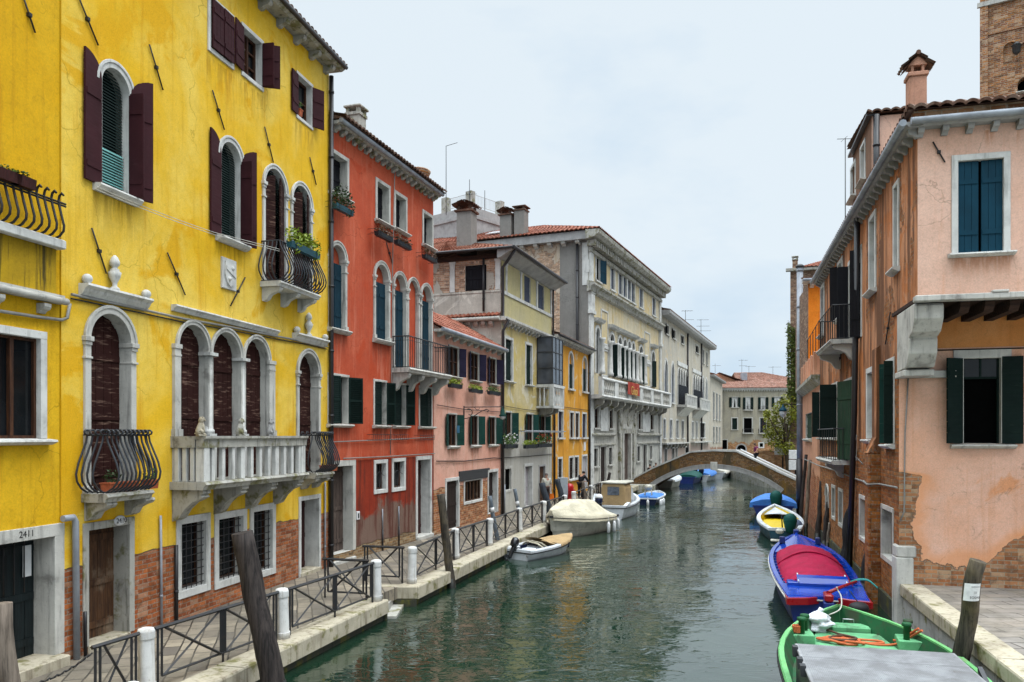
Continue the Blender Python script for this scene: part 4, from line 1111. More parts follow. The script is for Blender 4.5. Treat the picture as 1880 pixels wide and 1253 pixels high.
# mouldings with balls and urns
def urn_shelf(u0, v0, u1, v1, urn_u):
    a, b = YF.s_(u0), YF.s_(u1); z = YF.z_(u0, v0)
    mb = MB(); mb.prismx([(.02, z), (-.2, z), (-.21, z-.04), (-.14, z-.09), (-.12, z-.13), (-.06, z-.2), (.02, z-.2)], a, b)
    o = mb.build('shelf_moulding', M['stone_clean'], yb, YF.M)
    for x in (a+.09, b-.09):
        q = MB(); q.ball((x, -.1, z+.085), .09, 12, 8); q.build('stone_ball', M['stone_clean'], o, YF.M)
    x = YF.s_(urn_u); q = MB()
    q.lathe([(.085, z), (.085, z+.04), (.04, z+.08), (.045, z+.14), (.1, z+.25), (.115, z+.33), (.075, z+.36), (.085, z+.38), (.045, z+.41), (.055, z+.44), (.085, z+.47), (.09, z+.52), (.06, z+.60), (.02, z+.645)], x, -.1, 12)
    q.build('stone_urn', M['stone_clean'], o, YF.M)
urn_shelf(144, 520, 266, 546, 202)
urn_shelf(536, 611, 594, 622, 561)
a, b = YF.s_(314), YF.s_(506); z = YF.z_(314, 559)
mb = MB(); mb.prismx([(.02, z), (-.13, z), (-.14, z-.03), (-.09, z-.07), (-.05, z-.13), (.02, z-.13)], a, b); mb.build('shelf_moulding', M['stone_clean'], yb, YF.M)
# coat of arms
a, z = YF.at(405, 528); b = YF.s_(431); zt_ = YF.z_(405, 471)
mb = MB(); mb.bbox(a, b, -.05, .02, z, zt_, .01)
cx = (a+b)/2; wd = (b-a)*.36; hh = zt_-z
mb.prism([(cx-wd, z+hh*.88), (cx-wd*1.05, z+hh*.45), (cx-wd*.6, z+hh*.2), (cx, z+hh*.08), (cx+wd*.6, z+hh*.2), (cx+wd*1.05, z+hh*.45), (cx+wd, z+hh*.88), (cx+wd*.3, z+hh*.8), (cx-wd*.3, z+hh*.8)], -.085, -.05)
mb.prism([(cx-wd*.9, z+hh*.62), (cx+wd*.9, z+hh*.40), (cx+wd*.95, z+hh*.52), (cx-wd*.9, z+hh*.74)], -.105, -.085)
mb.ball((cx-wd*.3, -.09, z+hh*.33), .05, 8, 5); mb.ball((cx+wd*.3, -.09, z+hh*.7), .05, 8, 5)
mb.build('coat_of_arms', M['stone_clean'], yb, YF.M)
# cables and pipes on the front
pts = [YF.at(u, v) for u, v in ((127, 541), (240, 565), (330, 585), (420, 601), (500, 617), (560, 628), (598, 637))]
pipe(YF, yb, [(s, -.05, z) for s, z in pts], .026, 'cable', 'conduit', 6)
pipe(YF, yb, [(s, -.035, z-.07) for s, z in pts], .014, 'cable_dark', 'conduit', 5)
s, z = YF.at(128, 955)
pipe(YF, yb, [(s-.25, -.09, z+.05), (s-.02, -.09, z+.05), (s+.03, -.09, z-.03), (s+.06, -.09, .5)], .055, 'pipe_grey')
pipe(YF, yb, [(s+.26, -.09, .5), (s+.25, -.09, 1.05), (s+.25, -.09, 1.28)], .03, 'pipe_black', 'waste_pipe'); 
s, z = YF.at(291, 947)
pipe(YF, yb, [(s, -.05, z), (s+.03, -.05, .5)], .025, 'pipe_grey', 'drainpipe')
s, z = YF.at(320, 1001)
pipe(YF, yb, [(s, -.05, z), (s, -.05, .5)], .038, 'pipe_black', 'drainpipe')
s = YF.s_(594); pipe(YF, yb, [(s, -.05, 3.0), (s, -.05, .5)], .03, 'pipe_grey')
pipe(YF, yb, [(YF.L-.05, -.1, 14.9), (YF.L-.05, -.1, .5)], .07, 'pipe_black')
wl = [YF.w(YF.s_(160), -.2, YF.z_(160, 345)), YF.w(YF.s_(383), -.15, YF.z_(383, 428)), YF.w(YF.s_(480), -.5, YF.z_(480, 460))]
cl = root('washing_line', 'thin double washing line strung along the yellow wall below the brown shutters', 'washing line', wl[0])
for dz in (0, -.05):
    mb = MB(); mb.tube([p + Vector((0,0,dz)) for p in sag(wl[0], wl[1], .03) + sag(wl[1], wl[2], .0)[1:]], .007, 4)
    mb.build('line', M['rope_white'], cl, Matrix.Identity(4))

# ---- lions on the balustrade
def lion(label, x, mat):
    r = root('stone_lion', label, 'statue', YF.w(x, yf+.07, 4.342), 0, 'small stone lions on the balustrade', rot=YF.M.to_3x3().to_4x4() @ Matrix.Rotation(-.5, 4, 'Z'))
    mb = MB()
    mb.bbox(-.07, .10, -.07, .07, 0, .03, .006)
    mb.smooth = True
    mb.tube([(-.03, 0, .03), (-.035, 0, .10), (-.005, 0, .19), (.02, 0, .27), (.025, 0, .31)], [.062, .068, .06, .05, .035], 10)
    mb.ball((.04, 0, .335), .052, 10, 8, 1.05, .95, 1.05); mb.ball((.085, 0, .315), .028, 8, 6, 1.1, .9, .8)
    mb.ball((.012, 0, .31), .058, 10, 8, .8, 1.1, 1.25)
    for sy in (-1, 1):
        mb.tube([(.035, sy*.03, .24), (.055, sy*.035, .13), (.06, sy*.036, .035)], [.026, .021, .02], 7)
        mb.ball((.075, sy*.037, .042), .022, 7, 5, 1.3, 1, .7)
        mb.tube([(-.035, sy*.045, .12), (.01, sy*.06, .09), (.015, sy*.062, .04)], [.042, .036, .022], 7)
        mb.ball((.035, sy*.062, .042), .02, 7, 5, 1.4, 1, .7); mb.ball((.02, sy*.042, .385), .014, 6, 5)
    mb.tube([(-.07, 0, .06), (-.10, .02, .045), (-.09, .05, .05)], [.012, .01, .014], 6)
    mb.build('lion_body', M[mat], r)
Fy = YF.shifted(pb-.07)
lion('small ochre stone lion sitting on the white balustrade before the first column', Fy.s_(368), 'stone_edge')
lion('small pale stone lion with dark head on the white balustrade before the second column', Fy.s_(441), 'stone_old')
lion('small grey weathered stone lion on the balustrade before the right pilaster', Fy.s_(496), 'stone_grey')
# pots standing behind the railings
def pot(label, F, x, y, z, rx, plant=None, mat='terra', w=.28):
    r = root('plant_pot', label, 'plant pot', F.w(x, y, z), 0, 'terracotta pots on the yellow house balconies', rot=F.M.to_3x3().to_4x4())
    mb = MB(); mb.prismx([(-.08, 0), (.08, 0), (.10, .15), (-.10, .15)], -w/2, w/2); mb.box(-w/2-.012, w/2+.012, -.112, .112, .15, .175); mb.build('pot', M[mat], r)
    if plant:
        p = MB(); clump(p, (0, 0, .27), (w*.5, .12, .14), 90, .035); p.build('plant', M[plant], r)
pot('empty terracotta trough behind the front bars of the left iron balcony', YF, YF.s_(205), -.36, zf+.01, 0, None, w=.32)
pot('terracotta trough with a sparse plant at the near end of the left iron balcony', YF, YF.s_(180), -.30, zf+.01, 0, 'leaf_dark', w=.36)
pot('small terracotta pot with green sprig at the far end of the left iron balcony', YF, YF.s_(245), -.36, zf+.01, 0, 'leaf', w=.26)
pot('long terracotta trough behind the bars of the right iron balcony', YF, YF.s_(582), -.36, zf+.01, 0, None, w=.75)
Fb = YF.shifted(p2)
flower_box(YF, Fb.s_(524), Fb.s_(577), zb2+.86, -p2-.1, 'teal box with a yellow-green plant on the upper yellow-house balcony rail', 'plastic_teal', plant='leaf_yellow', n=460, group=None, ph=.38)
pot('small pot of greens on the sill of the small attic window of the yellow house', YF, YF.s_(551), .06, YF.z_(546, 210)+.01, 0, 'leaf', w=.16)

add_drips(M['yellow'], [r for r in DRIPS['yellow_house'] if r[2] > 4], (.30,.15,.01), .55, 1.0)
# ---- the wing left of it
WF = Facade((-9.74, 4.3), (-7.66, 13.28))
wb = root('yellow_wing', 'yellow wing, shade painted into its plaster, with door 2411, mouldy terrace parapet and railing', 'house', (-9.74, 4.3, 0))
ops = []
sR = WF.s_(73)
win(WF, wb, ops, sR-1.0, sR, WF.z_(73, 806), WF.z_(73, 622), fw=.12, sill=True, pane='glass', bars=(1, 0), depth=.12, casement='casement', fmat='stone_clean')
sR = WF.s_(99)
w = win(WF, wb, ops, sR-1.35, sR, .66, WF.z_(99, 984), fw=.20, proud=.03, sill=False, pane='door_green', depth=.42, name='door')
mb = MB(); mb.bbox(sR-1.5, sR+.1, -.25, .4, .45, .67, .02); mb.build('doorstep', M['stone_edge'], w, WF.M)
mb = MB(); mb.ball((sR-.95, .36, 1.55), .04, 10, 8); mb.build('door_knob', M['brass'], w, WF.M)
mb = MB(); mb.bbox(sR-.26, sR-.09, .36, .375, 2.0, 2.52, .004); mb.build('bell_panel', M['white'], w, WF.M)
for dx in (1.2, .98):
    mb = MB(); mb.box(sR-dx-.09, sR-dx+.09, .37, .385, 1.95, 2.3); mb.build('paper_notice', M['paper_teal'], w, WF.M)
mb = MB()
for k in range(6): mb.tube([(sR-1.25+.2*k, .35, 1.75), (sR-1.25+.2*k, .35, 2.9)], .012, 5)
mb.build('grille', M['iron'], w, WF.M)
text('2411', .15, WF.M @ Matrix.Translation((WF.s_(46), -.036, WF.z_(46, 981))), M['sign_text'], w, 'number', .002)
wall(WF, wb, 0, WF.L, .2, 15.0, ops, [M['yellow_shaded'], M['stone'], M['yellow_shaded']], back=9)
tie(WF, wb, 40, -5, 62, 61)
e = WF.L - .02
z = WF.z_(90, 556)
mb = MB(); mb.tube([(2, -.15, z+.04), (e+.02, -.15, z+.04)], .058, 10); mb.box(2, e, -.13, .02, z+.0, z+.14)
o = mb.build('ledge_moulding', M['stone'], wb, WF.M)
corbels(WF, o, e-2.6, e+.05, z-.05, 3, .16, .14, .16, 'stone')
zp = WF.z_(95, 462); 
mb = MB(); mb.box(2, e-.12, -.06, .02, z+.141, zp+.039); mb.build('parapet', M['yellow_stained'], wb, WF.M)
mb = MB(); mb.bbox(2, e-.04, -.20, .02, zp+.04, zp+.19, .015); o = mb.build('terrace_slab', M['stone_clean'], wb, WF.M)
mb = MB(); x = 3.0
while x < e-.05:
    prof = [(-.12, 0), (-.20, .03), (-.28, .11), (-.29, .20), (-.25, .34), (-.20, .52), (-.18, .62), (-.20, .70), (-.25, .74), (-.28, .70)]
    mb.tube([(x, a, zp+.20+b) for a, b in prof], .021, 5); x += .15
for q in (.60, .56): mb.tube([(3, -.19, zp+.2+q), (e-.05, -.19, zp+.2+q)], .018, 4)
mb.build('railing', M['iron'], o, WF.M)
Fw = WF.shifted(.22)
for i, (u, lb) in enumerate(((10, 'dark red trough hooked on the wing railing at the photo edge'), (38, 'dark red double trough with grass tufts hooked on the terrace railing'))):
    r = root('plant_trough', lb, 'plant pot', WF.w(Fw.s_(u), -.24, zp+.80), 0, 'troughs on the wing railing', rot=WF.M.to_3x3().to_4x4())
    mb = MB(); mb.prismx([(-.07, 0), (.07, 0), (.09, .16), (-.09, .16)], -.2, .2); mb.build('pot', M['door_red'], r)
    p = MB(); clump(p, (0, 0, .2), (.18, .07, .06), 60, .03); p.build('plant', M['leaf'], r)
pts = [WF.at(u, v) for u, v in ((-30, 568), (60, 582), (108, 588))]
pipe(WF, wb, [(s, -.06, z) for s, z in pts] + [(WF.L+.08, -.08, pts[-1][1]+.05), (WF.L+.14, -.08, pts[-1][1]+.3)], .028, 'cable', 'conduit', 6)
cornice(WF, wb, 0, WF.L, 15.0, proj=.6, h=.14, mat='stone_old')

# ---- red house
RF = Facade((-5.37, 23.15), (-3.04, 30.3))
rb = root('red_house', 'red house with grey gutter, teal arched shutters and curved stone balcony', 'house', (-5.37, 23.15, 0))
ops = []
ZT = 13.55
for (a, b, t, c) in ((604, 640, 269, 356), (689, 716, 325, 407), (723, 747, 348, 423), (775, 795, 384, 452)):
    uwin(RF, rb, ops, a, b, t, c, outer=True, fw=.11, proud=.03, fmat='stone', sillw=.10, depth=.26, pane='shut_black')
zb, zt = RF.z_(602, 600), RF.z_(620, 451)
for a, b in ((606, 632), (688, 712)):
    w = win(RF, rb, ops, RF.s_(a), RF.s_(b), zb, zt, arch=True, depth=.18, fw=.11, proud=.05, fmat='stone', pane='red', impost=True, bars=None, sillw=.14)
    s0, s1 = RF.s_(a), RF.s_(b); zl = zt-(s1-s0)/2-.12
    leaf(RF, w, s0+.01, .14, 'L', (s1-s0)/2-.015, zb+.01, zl, 0, 'shut_teal', 'plank'); leaf(RF, w, s1-.01, .14, 'R', (s1-s0)/2-.015, zb+.01, zl, 0, 'shut_teal', 'plank')
pr = RF.proj(719, 753); zfl = RF.shifted(pr).z_(754, 675)
for i, (a, b) in enumerate(((723, 744), (749, 767), (773, 791))):
    s0, s1 = RF.s_(a), RF.s_(b)
    w = win(RF, rb, ops, s0, s1, zfl, RF.z_(732, 504), arch=True, depth=.2 if i != 1 else .10, fw=.10, proud=.05, fmat='stone', pane='red', impost=True, bars=None, sill=False)
    if i != 1:
        zl = RF.z_(732, 504)-(s1-s0)/2-.1
        leaf(RF, w, s0+.01, .14, 'L', (s1-s0)/2-.015, zfl+.01, zl, 0, 'shut_teal', 'plank'); leaf(RF, w, s1-.01, .14, 'R', (s1-s0)/2-.015, zfl+.01, zl, 0, 'shut_teal', 'plank')
iron_balcony(RF, rb, RF.s_(719), RF.shifted(pr).s_(829), zfl, pr, 1.08, slab=.16, n=24, nc=4, bar=.011, corb=(.20, .62), smat='stone', side_n=7, flat=True, top_w=.022)
zb, zt = RF.z_(600, 778), RF.z_(600, 688)
for a, b in ((603, 638), (687, 708), (723, 744), (770, 792)):
    s0, s1 = RF.s_(a), RF.s_(b)
    win(RF, rb, ops, s0, s1, zb, zt, depth=.2, fw=.07, proud=.03, fmat='stone', pane='dark', bars=None, sillw=.11,
        sh=(('L', 12, 'shut_green', 'louvre', dict(w=(s1-s0)*.5, hy=.05)), ('R', 160 if a != 770 else 12, 'shut_green', 'louvre', dict(w=(s1-s0)*.5, hy=-.05 if a != 770 else .05))))
w = uwin(RF, rb, ops, 604, 652, 847, 1022, outer=True, fw=.17, proud=.03, sill=False, depth=.35, pane='door_grey', name='door', fmat='stone')
mb = MB(); mb.bbox(RF.s_(606), RF.s_(650), -.1, .3, .45, .60, .02); mb.build('doorstep', M['stone'], w, RF.M)
for (a, b, t, c) in ((686, 711, 845, 908), (719, 744, 842, 904)):
    w = uwin(RF, rb, ops, a, b, t, c, outer=True, fw=.12, proud=.03, sill='frame', depth=.2, pane='glass', bars=(0, 0), fmat='stone_clean')
    s0, s1 = RF.s_(a)+.13, RF.s_(b)-.13; z0, z1 = RF.z_(a, c)+.13, RF.z_(a, t)-.13
    g = MB(); cx = (s0+s1)/2
    for k in range(5):
        t_ = -1+.5*k; g.tube([(cx, .04, z0), (cx+t_*.12, .04, (z0+z1)/2), (cx+t_*(s1-s0)/2.1, .04, z1-.1*abs(t_))], .009, 4)
    g.tube([(s0, .04, (z0+z1)/2), (cx, .04, (z0+z1)/2+.16), (s1, .04, (z0+z1)/2)], .009, 4)
    g.build('grille', M['iron'], w, RF.M)
w = uwin(RF, rb, ops, 763, 792, 838, 990, outer=True, fw=.14, proud=.03, sill=False, depth=.4, pane='door_red', name='door', fmat='stone_clean')
mb = MB(); mb.bbox(RF.s_(764), RF.s_(792), -.12, .35, .45, .62, .02); mb.build('doorstep', M['stone'], w, RF.M)
zl = RF.z_(652, 846)
lo = [o for o in ops if o['z0'] < zl-.3]; hi = [o for o in ops if o['z0'] >= zl-.3]
wall(RF, rb, 0, RF.L, zl, ZT, hi, [M['red'], M['stone'], M['red']], back=9)
wall(RF, rb, 0, RF.L, .2, zl-.001, lo, [M['red_low'], M['stone'], M['red']], name='lower_wall', back=9, top=False)
cornice(RF, rb, 0.02, RF.L+.1, ZT, proj=.30, h=.10, mat='stone_old', n=20, gutter='lead', cw=.14, ch=.17, gr=.075)
roof(RF, rb, 0.02, RF.L+.15, ZT+.17, .5, 9, mat='tile_dark')
Fi = RF.shifted(-1.4); chimney(RF, rb, Fi.s_(654), 1.4, ZT, Fi.z_(654, 216), .5, .5, 'stone_old', 'flat', 'stone_old')
mb = MB(); Fi = RF.shifted(-1.6); s = Fi.s_(767); zc_ = Fi.z_(767, 310)
mb.lathe([(.40, ZT), (.40, zc_-.4), (.46, zc_-.32), (.55, zc_-.15), (.50, zc_-.08), (.2, zc_)], s, 1.6, 14); mb.build('chimney', M['tower'], rb, RF.M)
pipe(RF, rb, [(s_, -.06, z_) for s_, z_ in (RF.at(604, 812), RF.at(700, 808), RF.at(795, 803))], .016, 'cable', 'conduit', 5)
pipe(RF, rb, [(s_, -.05, z_) for s_, z_ in (RF.at(628, 842), RF.at(700, 839), RF.at(796, 833))], .018, 'cable', 'conduit', 5)
pipe(RF, rb, [(RF.s_(721), -.08, ZT), (RF.s_(717), -.08, RF.z_(717, 480)), (RF.s_(716), -.06, RF.z_(716, 700)), (RF.s_(714), -.06, RF.z_(714, 835))], .017, 'cable', 'conduit', 5)
for u, v in ((700, 935), (730, 930)): s, z = RF.at(u, v); pipe(RF, rb, [(s, -.045, z), (s+.02, -.045, z-.7)], .022, 'pipe_grey', 'waste_pipe'); pipe(RF, rb, [(s+.02, -.045, z-.7), (s+.02, -.045, .5)], .028, 'pipe_black', 'waste_pipe')
a, z = RF.at(653, 955); b = RF.s_(660)
mb = MB(); mb.bbox(a+.02, a+.2, -.04, .02, z, z+.26, .008); o = mb.build('meter_box', M['white'], rb, RF.M)
mb = MB(); mb.box(a+.07, a+.15, -.045, -.03, z+.05, z+.2); mb.build('meter_door', M['metal_dark'], o, RF.M)
tie(RF, rb, 708, 446, 719, 484)
def rbox(u0, u1, v, label, **kw):
    Fq = RF.shifted(.3); flower_box(RF, Fq.s_(u0), Fq.s_(u1), Fq.z_(u0, v), -.3, label, basket=True, **kw)
rbox(614, 645, 382, 'trough with a small dark conifer under the first attic window of the red house', boxmat='plastic_teal', plant='leaf_dark', ph=.55, n=260)
rbox(691, 718, 432, 'trough of dry reddish plants under the second attic window of the red house', plant='leaf_red', ph=.28, n=160)
rbox(727, 752, 448, 'dark trough of withered plants under the third attic window of the red house', plant='leaf_red', ph=.2, n=120)
rbox(778, 799, 474, 'dark trough of mixed plants under the last attic window beside the red house corner', plant='leaf_red', ph=.25, n=140)
Fq = RF.shifted(.25)
for u0, u1, lb in ((685, 715, 'empty iron basket under the paired dark green windows of the red house'), (719, 750, 'empty iron basket below the window right of the cable'), (771, 797, 'empty iron basket under the last dark green window of the red house')):
    r = root('empty_flower_rack', lb, 'flower rack', RF.w(Fq.s_(u0), 0, Fq.z_(u0, 808)), 0, 'empty iron flower racks', rot=RF.M.to_3x3().to_4x4())
    L = Fq.s_(u1)-Fq.s_(u0); mb = MB()
    for z in (0, .17):
        mb.tube([(0, -.02, z), (0, -.26, z), (L, -.26, z), (L, -.02, z)], .008, 4)
    for k in range(9): mb.tube([(L*k/8, -.26, 0), (L*k/8, -.26, .17)], .006, 4)
    mb.build('rack', M['iron'], r)
add_drips(M['red'], [r for r in DRIPS['red_house'] if r[2] > 4.5], (.20,.04,.025), .6, 1.1)
# ------------------------------------------------------------------ left bank, farther on
# ---- salmon house
PF = Facade((-3.02, 30.36), (-.55, 38.3))
pk = root('salmon_house', 'low salmon-pink house with violet and green shutters and tiled lean-to roof', 'house', (-3.02, 30.36, 0))
ops = []
ZT = PF.z_(918, 648)
zb, zt = PF.z_(823, 668), PF.z_(823, 633)
zb, zt = PF.z_(862, 697), PF.z_(862, 646)
for a, b in ((824, 842), (864, 879), (899, 911)):
    s0, s1 = PF.s_(a), PF.s_(b)
    win(PF, pk, ops, s0, s1, zb, zt, depth=.11, fw=.06, proud=.02, fmat='stone', pane='glass', bars=(1, 1), sillw=.10,
        sh=(('L', 165, 'shut_violet', 'board', dict(w=.42, step=.5)), ('R', 150, 'shut_violet', 'board', dict(w=.42, step=.5))))
zb, zt = PF.z_(858, 818), PF.z_(858, 763)
for a, b in ((823, 838), (865, 878), (898, 910)):
    s0, s1 = PF.s_(a), PF.s_(b)
    win(PF, pk, ops, s0, s1, zb, zt, depth=.11, fw=.05, proud=.02, fmat='stone', pane='glass', bars=(1, 0), sillw=.13,
        sh=(('L', 165, 'shut_green2', 'board', dict(w=.42)), ('R', 155, 'shut_green2', 'board', dict(w=.46))))
mb = MB(); s, z = PF.at(835, 793); mb.box(s-.14, s+.14, -.16, -.14, z-.05, z+.25); mb.build('blue_notice', M['sign_blue'], pk, PF.M)
uwin(PF, pk, ops, 817, 843, 879, 975, outer=True, fw=.13, proud=.03, sill=False, depth=.11, pane='door_dark', name='door', fmat='stone_clean')
uwin(PF, pk, ops, 851, 885, 880, 928, outer=True, fw=.11, proud=.03, sill='frame', depth=.11, pane='glass', bars=(4, 0), casement='door_brown', fmat='stone_clean')
mb = MB(); a, z = PF.at(842, 870); b = PF.s_(894); mb.box(a, b, -.05, .02, z-.34, z); mb.box(a, b+.25, -.06, .02, z+.002, z+.09); mb.build('shop_lintel', M['metal_dark'], pk, PF.M)
uwin(PF, pk, ops, 895, 914, 863, 945, outer=True, fw=.13, proud=.03, sill=False, depth=.25, pane='door_dark', name='door', fmat='stone_clean')
wall(PF, pk, 0, PF.L, .2, ZT, ops, [M['pinkhouse'], M['stone'], M['pinkhouse']], back=2.3)
cornice(PF, pk, 0, PF.L-.05, ZT, proj=.30, h=.10, mat='stone', n=10, gutter='lead', cw=.17, ch=.17, gr=.085)
mb = MB(); tile_patch(mb, (0.02, -.32, ZT+.11), (PF.L-.02, -.32, ZT+.11), (0.02, 2.3, ZT+1.62), (PF.L-.02, 2.3, ZT+1.62), pitch=.22); mb.build('roof', M['tile_red'], pk, PF.M)
pipe(PF, pk, [(s_, -.05, z_) for s_, z_ in (PF.at(801, 744), PF.at(850, 752), PF.at(919, 757))], .015, 'cable_dark', 'conduit', 5)
pipe(PF, pk, [(s_, -.05, z_) for s_, z_ in (PF.at(799, 847), PF.at(850, 847), PF.at(905, 841), PF.at(920, 842))], .022, 'cable_dark', 'conduit', 5)
for u0, u1, v, lb, pm in ((825, 846, 706, 'box with bright green trailing plant under the near violet-shuttered window of the salmon house', 'leaf_yellow'), (863, 884, 715, 'dark box with low green plants under the middle violet-shuttered window', 'leaf_yellow'), (897, 917, 719, 'dark box with one small plant under the far violet-shuttered window', 'leaf')):
    Fq = PF.shifted(.25); flower_box(PF, Fq.s_(u0), Fq.s_(u1), Fq.z_(u0, v+5), -.25, lb, plant=pm, ph=.2, n=150)
# bracket lamp
s, z = PF.at(851, 748)
lr = root('street_lamp', 'wrought-iron scroll bracket lamp with hanging lantern on the salmon house wall', 'street lamp', PF.w(s, 0, z), 0, rot=PF.M.to_3x3().to_4x4())
# the arm stands out square from the wall
mb = MB(); Lb = 1.75
mb.tube([(0, 0, .0), (0, -Lb, .0)], .022, 6); mb.tube([(0, -.02, -.55), (0, -.02, .05)], .028, 6)
sw = []
for k in range(22): t = k/21*4.5; rr = .20*(1-k/26); sw.append((0, -.27+rr*math.cos(t+1), -.26+rr*math.sin(t+1)))
mb.tube(sw, .018, 5)
mb.tube([(0, -.03, -.50), (0, -.45, -.40), (0, -.8, -.18), (0, -1.05, -.10), (0, -1.15, -.16), (0, -1.1, -.21), (0, -1.04, -.17)], .017, 5)
mb.tube([(0, -.5, -.02), (0, -.6, -.12), (0, -.7, -.1), (0, -.72, -.03)], .012, 5)
mb.build('bracket', M['iron'], lr)
mb = MB(); mb.lathe([(.02, 0), (.03, -.08), (.09, -.16), (.10, -.30), (.16, -.38), (.15, -.40)], 0, -Lb, 10); mb.build('lamp_hood', M['shut_green2'], lr)
mb = MB(); mb.lathe([(.13, -.405), (.13, -.44), (.07, -.52), (.02, -.54)], 0, -Lb, 10); mb.build('lamp_globe', M['lamp_glass'], lr)

add_drips(M['pinkhouse'], [r for r in DRIPS['salmon_house'] if r[2] > 3], (.34,.13,.07), .55, .8)
# ---- beige house with the loggia storey
BF = Facade((-.52, 38.38), (2.36, 46.5))
bh = root('beige_house', 'tall beige and yellow house with pillared top storey, iron glass bay and green shutters', 'house', (-.52, 38.38, 0))
ops = []
zc = BF.z_(926, 592)                           # cornice under the loggia
zb, zt = BF.z_(926, 702), BF.z_(926, 616)
for a, b in ((926, 942), (964, 977.5)):
    uwin(BF, bh, ops, a, b, 616 if a < 950 else 627, 702 if a < 950 else 709, outer=True, fw=.13, proud=.03, fmat='stone_clean', sillw=.1, depth=.11, pane='shut_green')
zb, zt = BF.z_(926, 812), BF.z_(926, 757)
for a, b in ((929, 939), (967, 978), (991, 1001)):
    s0, s1 = BF.s_(a), BF.s_(b)
    win(BF, bh, ops, s0, s1, zb, zt, depth=.11, fw=.08, proud=.02, fmat='stone', pane='glass', bars=(1, 0), sillw=.1, sh=(('L', 165, 'shut_green2', 'board', dict(w=.4)), ('R', 150, 'shut_green2', 'board', dict(w=.45))))
uwin(BF, bh, ops, 925, 940, 857, 906, outer=True, fw=.13, proud=.02, sill='frame', depth=.11, pane='dark', fmat='stone')
uwin(BF, bh, ops, 962, 978, 852, 932, outer=True, fw=.15, proud=.03, sill=False, depth=.25, pane='door_pale', name='door', fmat='stone_clean')
uwin(BF, bh, ops, 989, 1001, 854, 922, outer=True, fw=.1, proud=.03, sill=False, depth=.11, pane='door_brown', name='door', fmat='stone_grey')
wall(BF, bh, 0, BF.L, .2, zc, ops, [M['beige'], M['stone'], M['greyside']], back=9)
# loggia storey
zl0, zl1 = zc+.22, BF.z_(928, 474)
lops = []
e0, e1 = BF.z_(934, 540), BF.z_(934, 486)
zs0 = BF.z_(934, 539); 
for a, b in ((962.5, 974), (988, 999)):
    win(BF, bh, lops, BF.s_(a), BF.s_(b), zs0, BF.z_(934, 487), depth=.10, fw=.0, sill=False, pane='shut_blue')
wall(BF, bh, 0, BF.L, zl0, zl1, lops, [M['beige_top'], M['stone'], M['greyside']], name='upper_wall', back=9, ends=(False, True))
for u in (929, 956, 985, 1011):
    s = BF.s_(u); mb = MB(); mb.box(s-.1, s+.1, -.05, .02, zs0, zl1-.35); mb.box(s-.16, s+.16, -.07, .02, zl1-.35, zl1-.24); mb.build('loggia_pillar', M['stone_clean'], bh, BF.M)
mb = MB(); mb.box(0, BF.L, -.06, .02, zs0-.16, zs0-.001); mb.build('loggia_sill', M['stone_clean'], bh, BF.M)
cornice(BF, bh, -.05, BF.L, zc, proj=.34, h=.2, mat='stone', n=15, cw=.16, ch=.2)
mb = MB(); mb.prismx([(.02, zl1-.22), (-.12, zl1-.2), (-.75, zl1+.14), (-.75, zl1+.22), (.02, zl1+.22)], -.55, BF.L+.25); mb.build('eave_board', M['stone_grey'], bh, BF.M)
# camera-side wall of the same storeys (SF looks at it square)
D = 9
SF = Facade(BF.A + BF.into*D, BF.A)
sops = []
zw0, zw1 = SF.z_(873, 534), SF.z_(873, 487)
win(SF, bh, sops, SF.s_(854), SF.s_(893), zw0, zw1, depth=.1, sill=False, pane='shut_black')
zm = SF.z_(860, 537)
wall(SF, bh, 0, SF.L-.02, zm, zl1, sops, [M['brickpatch'], M['stone']], name='side_wall_upper')
mb = MB(); mb.box(0, SF.L-.02, -.02, 0.01, zc+.22, zm-.001); mb.box(0, SF.L-.02, -.05, .012, zm-.07, zm+.02); mb.build('side_wall_band', M['greyside'], bh, SF.M)
for u in (831, 914.5):
    s = SF.s_(u); mb = MB(); mb.box(s-.13, s+.13, -.06, .02, zw0-.02, zw1+.12); mb.box(s-.17, s+.17, -.075, .02, zw1+.12, zw1+.22); mb.build('side_pillar', M['stone_clean'], bh, SF.M)
mb = MB(); mb.box(0, SF.L, -.07, .02, zw1+.25, zl1+.08); mb.build('lintel_beam', M['timber'], bh, SF.M)
mb = MB(); mb.tube([(0, -.30, zc+.12), (SF.L, -.30, zc+.12)], .10, 8); mb.box(0, SF.L+.3, -.26, .02, zc+.02, zc+.2); o = mb.build('side_cornice', M['stone'], bh, SF.M)
corbels(SF, o, SF.s_(803), SF.L-.3, zc+.01, 8, .22, .2, .26, 'stone', 'corbel')
mb = MB(); tile_patch(mb, (0, -.34, zc+.23), (SF.L, -.34, zc+.23), (0, 0, zc+.42), (SF.L, 0, zc+.42), row=.35); mb.build('side_tiles', M['tile_red'], bh, SF.M)
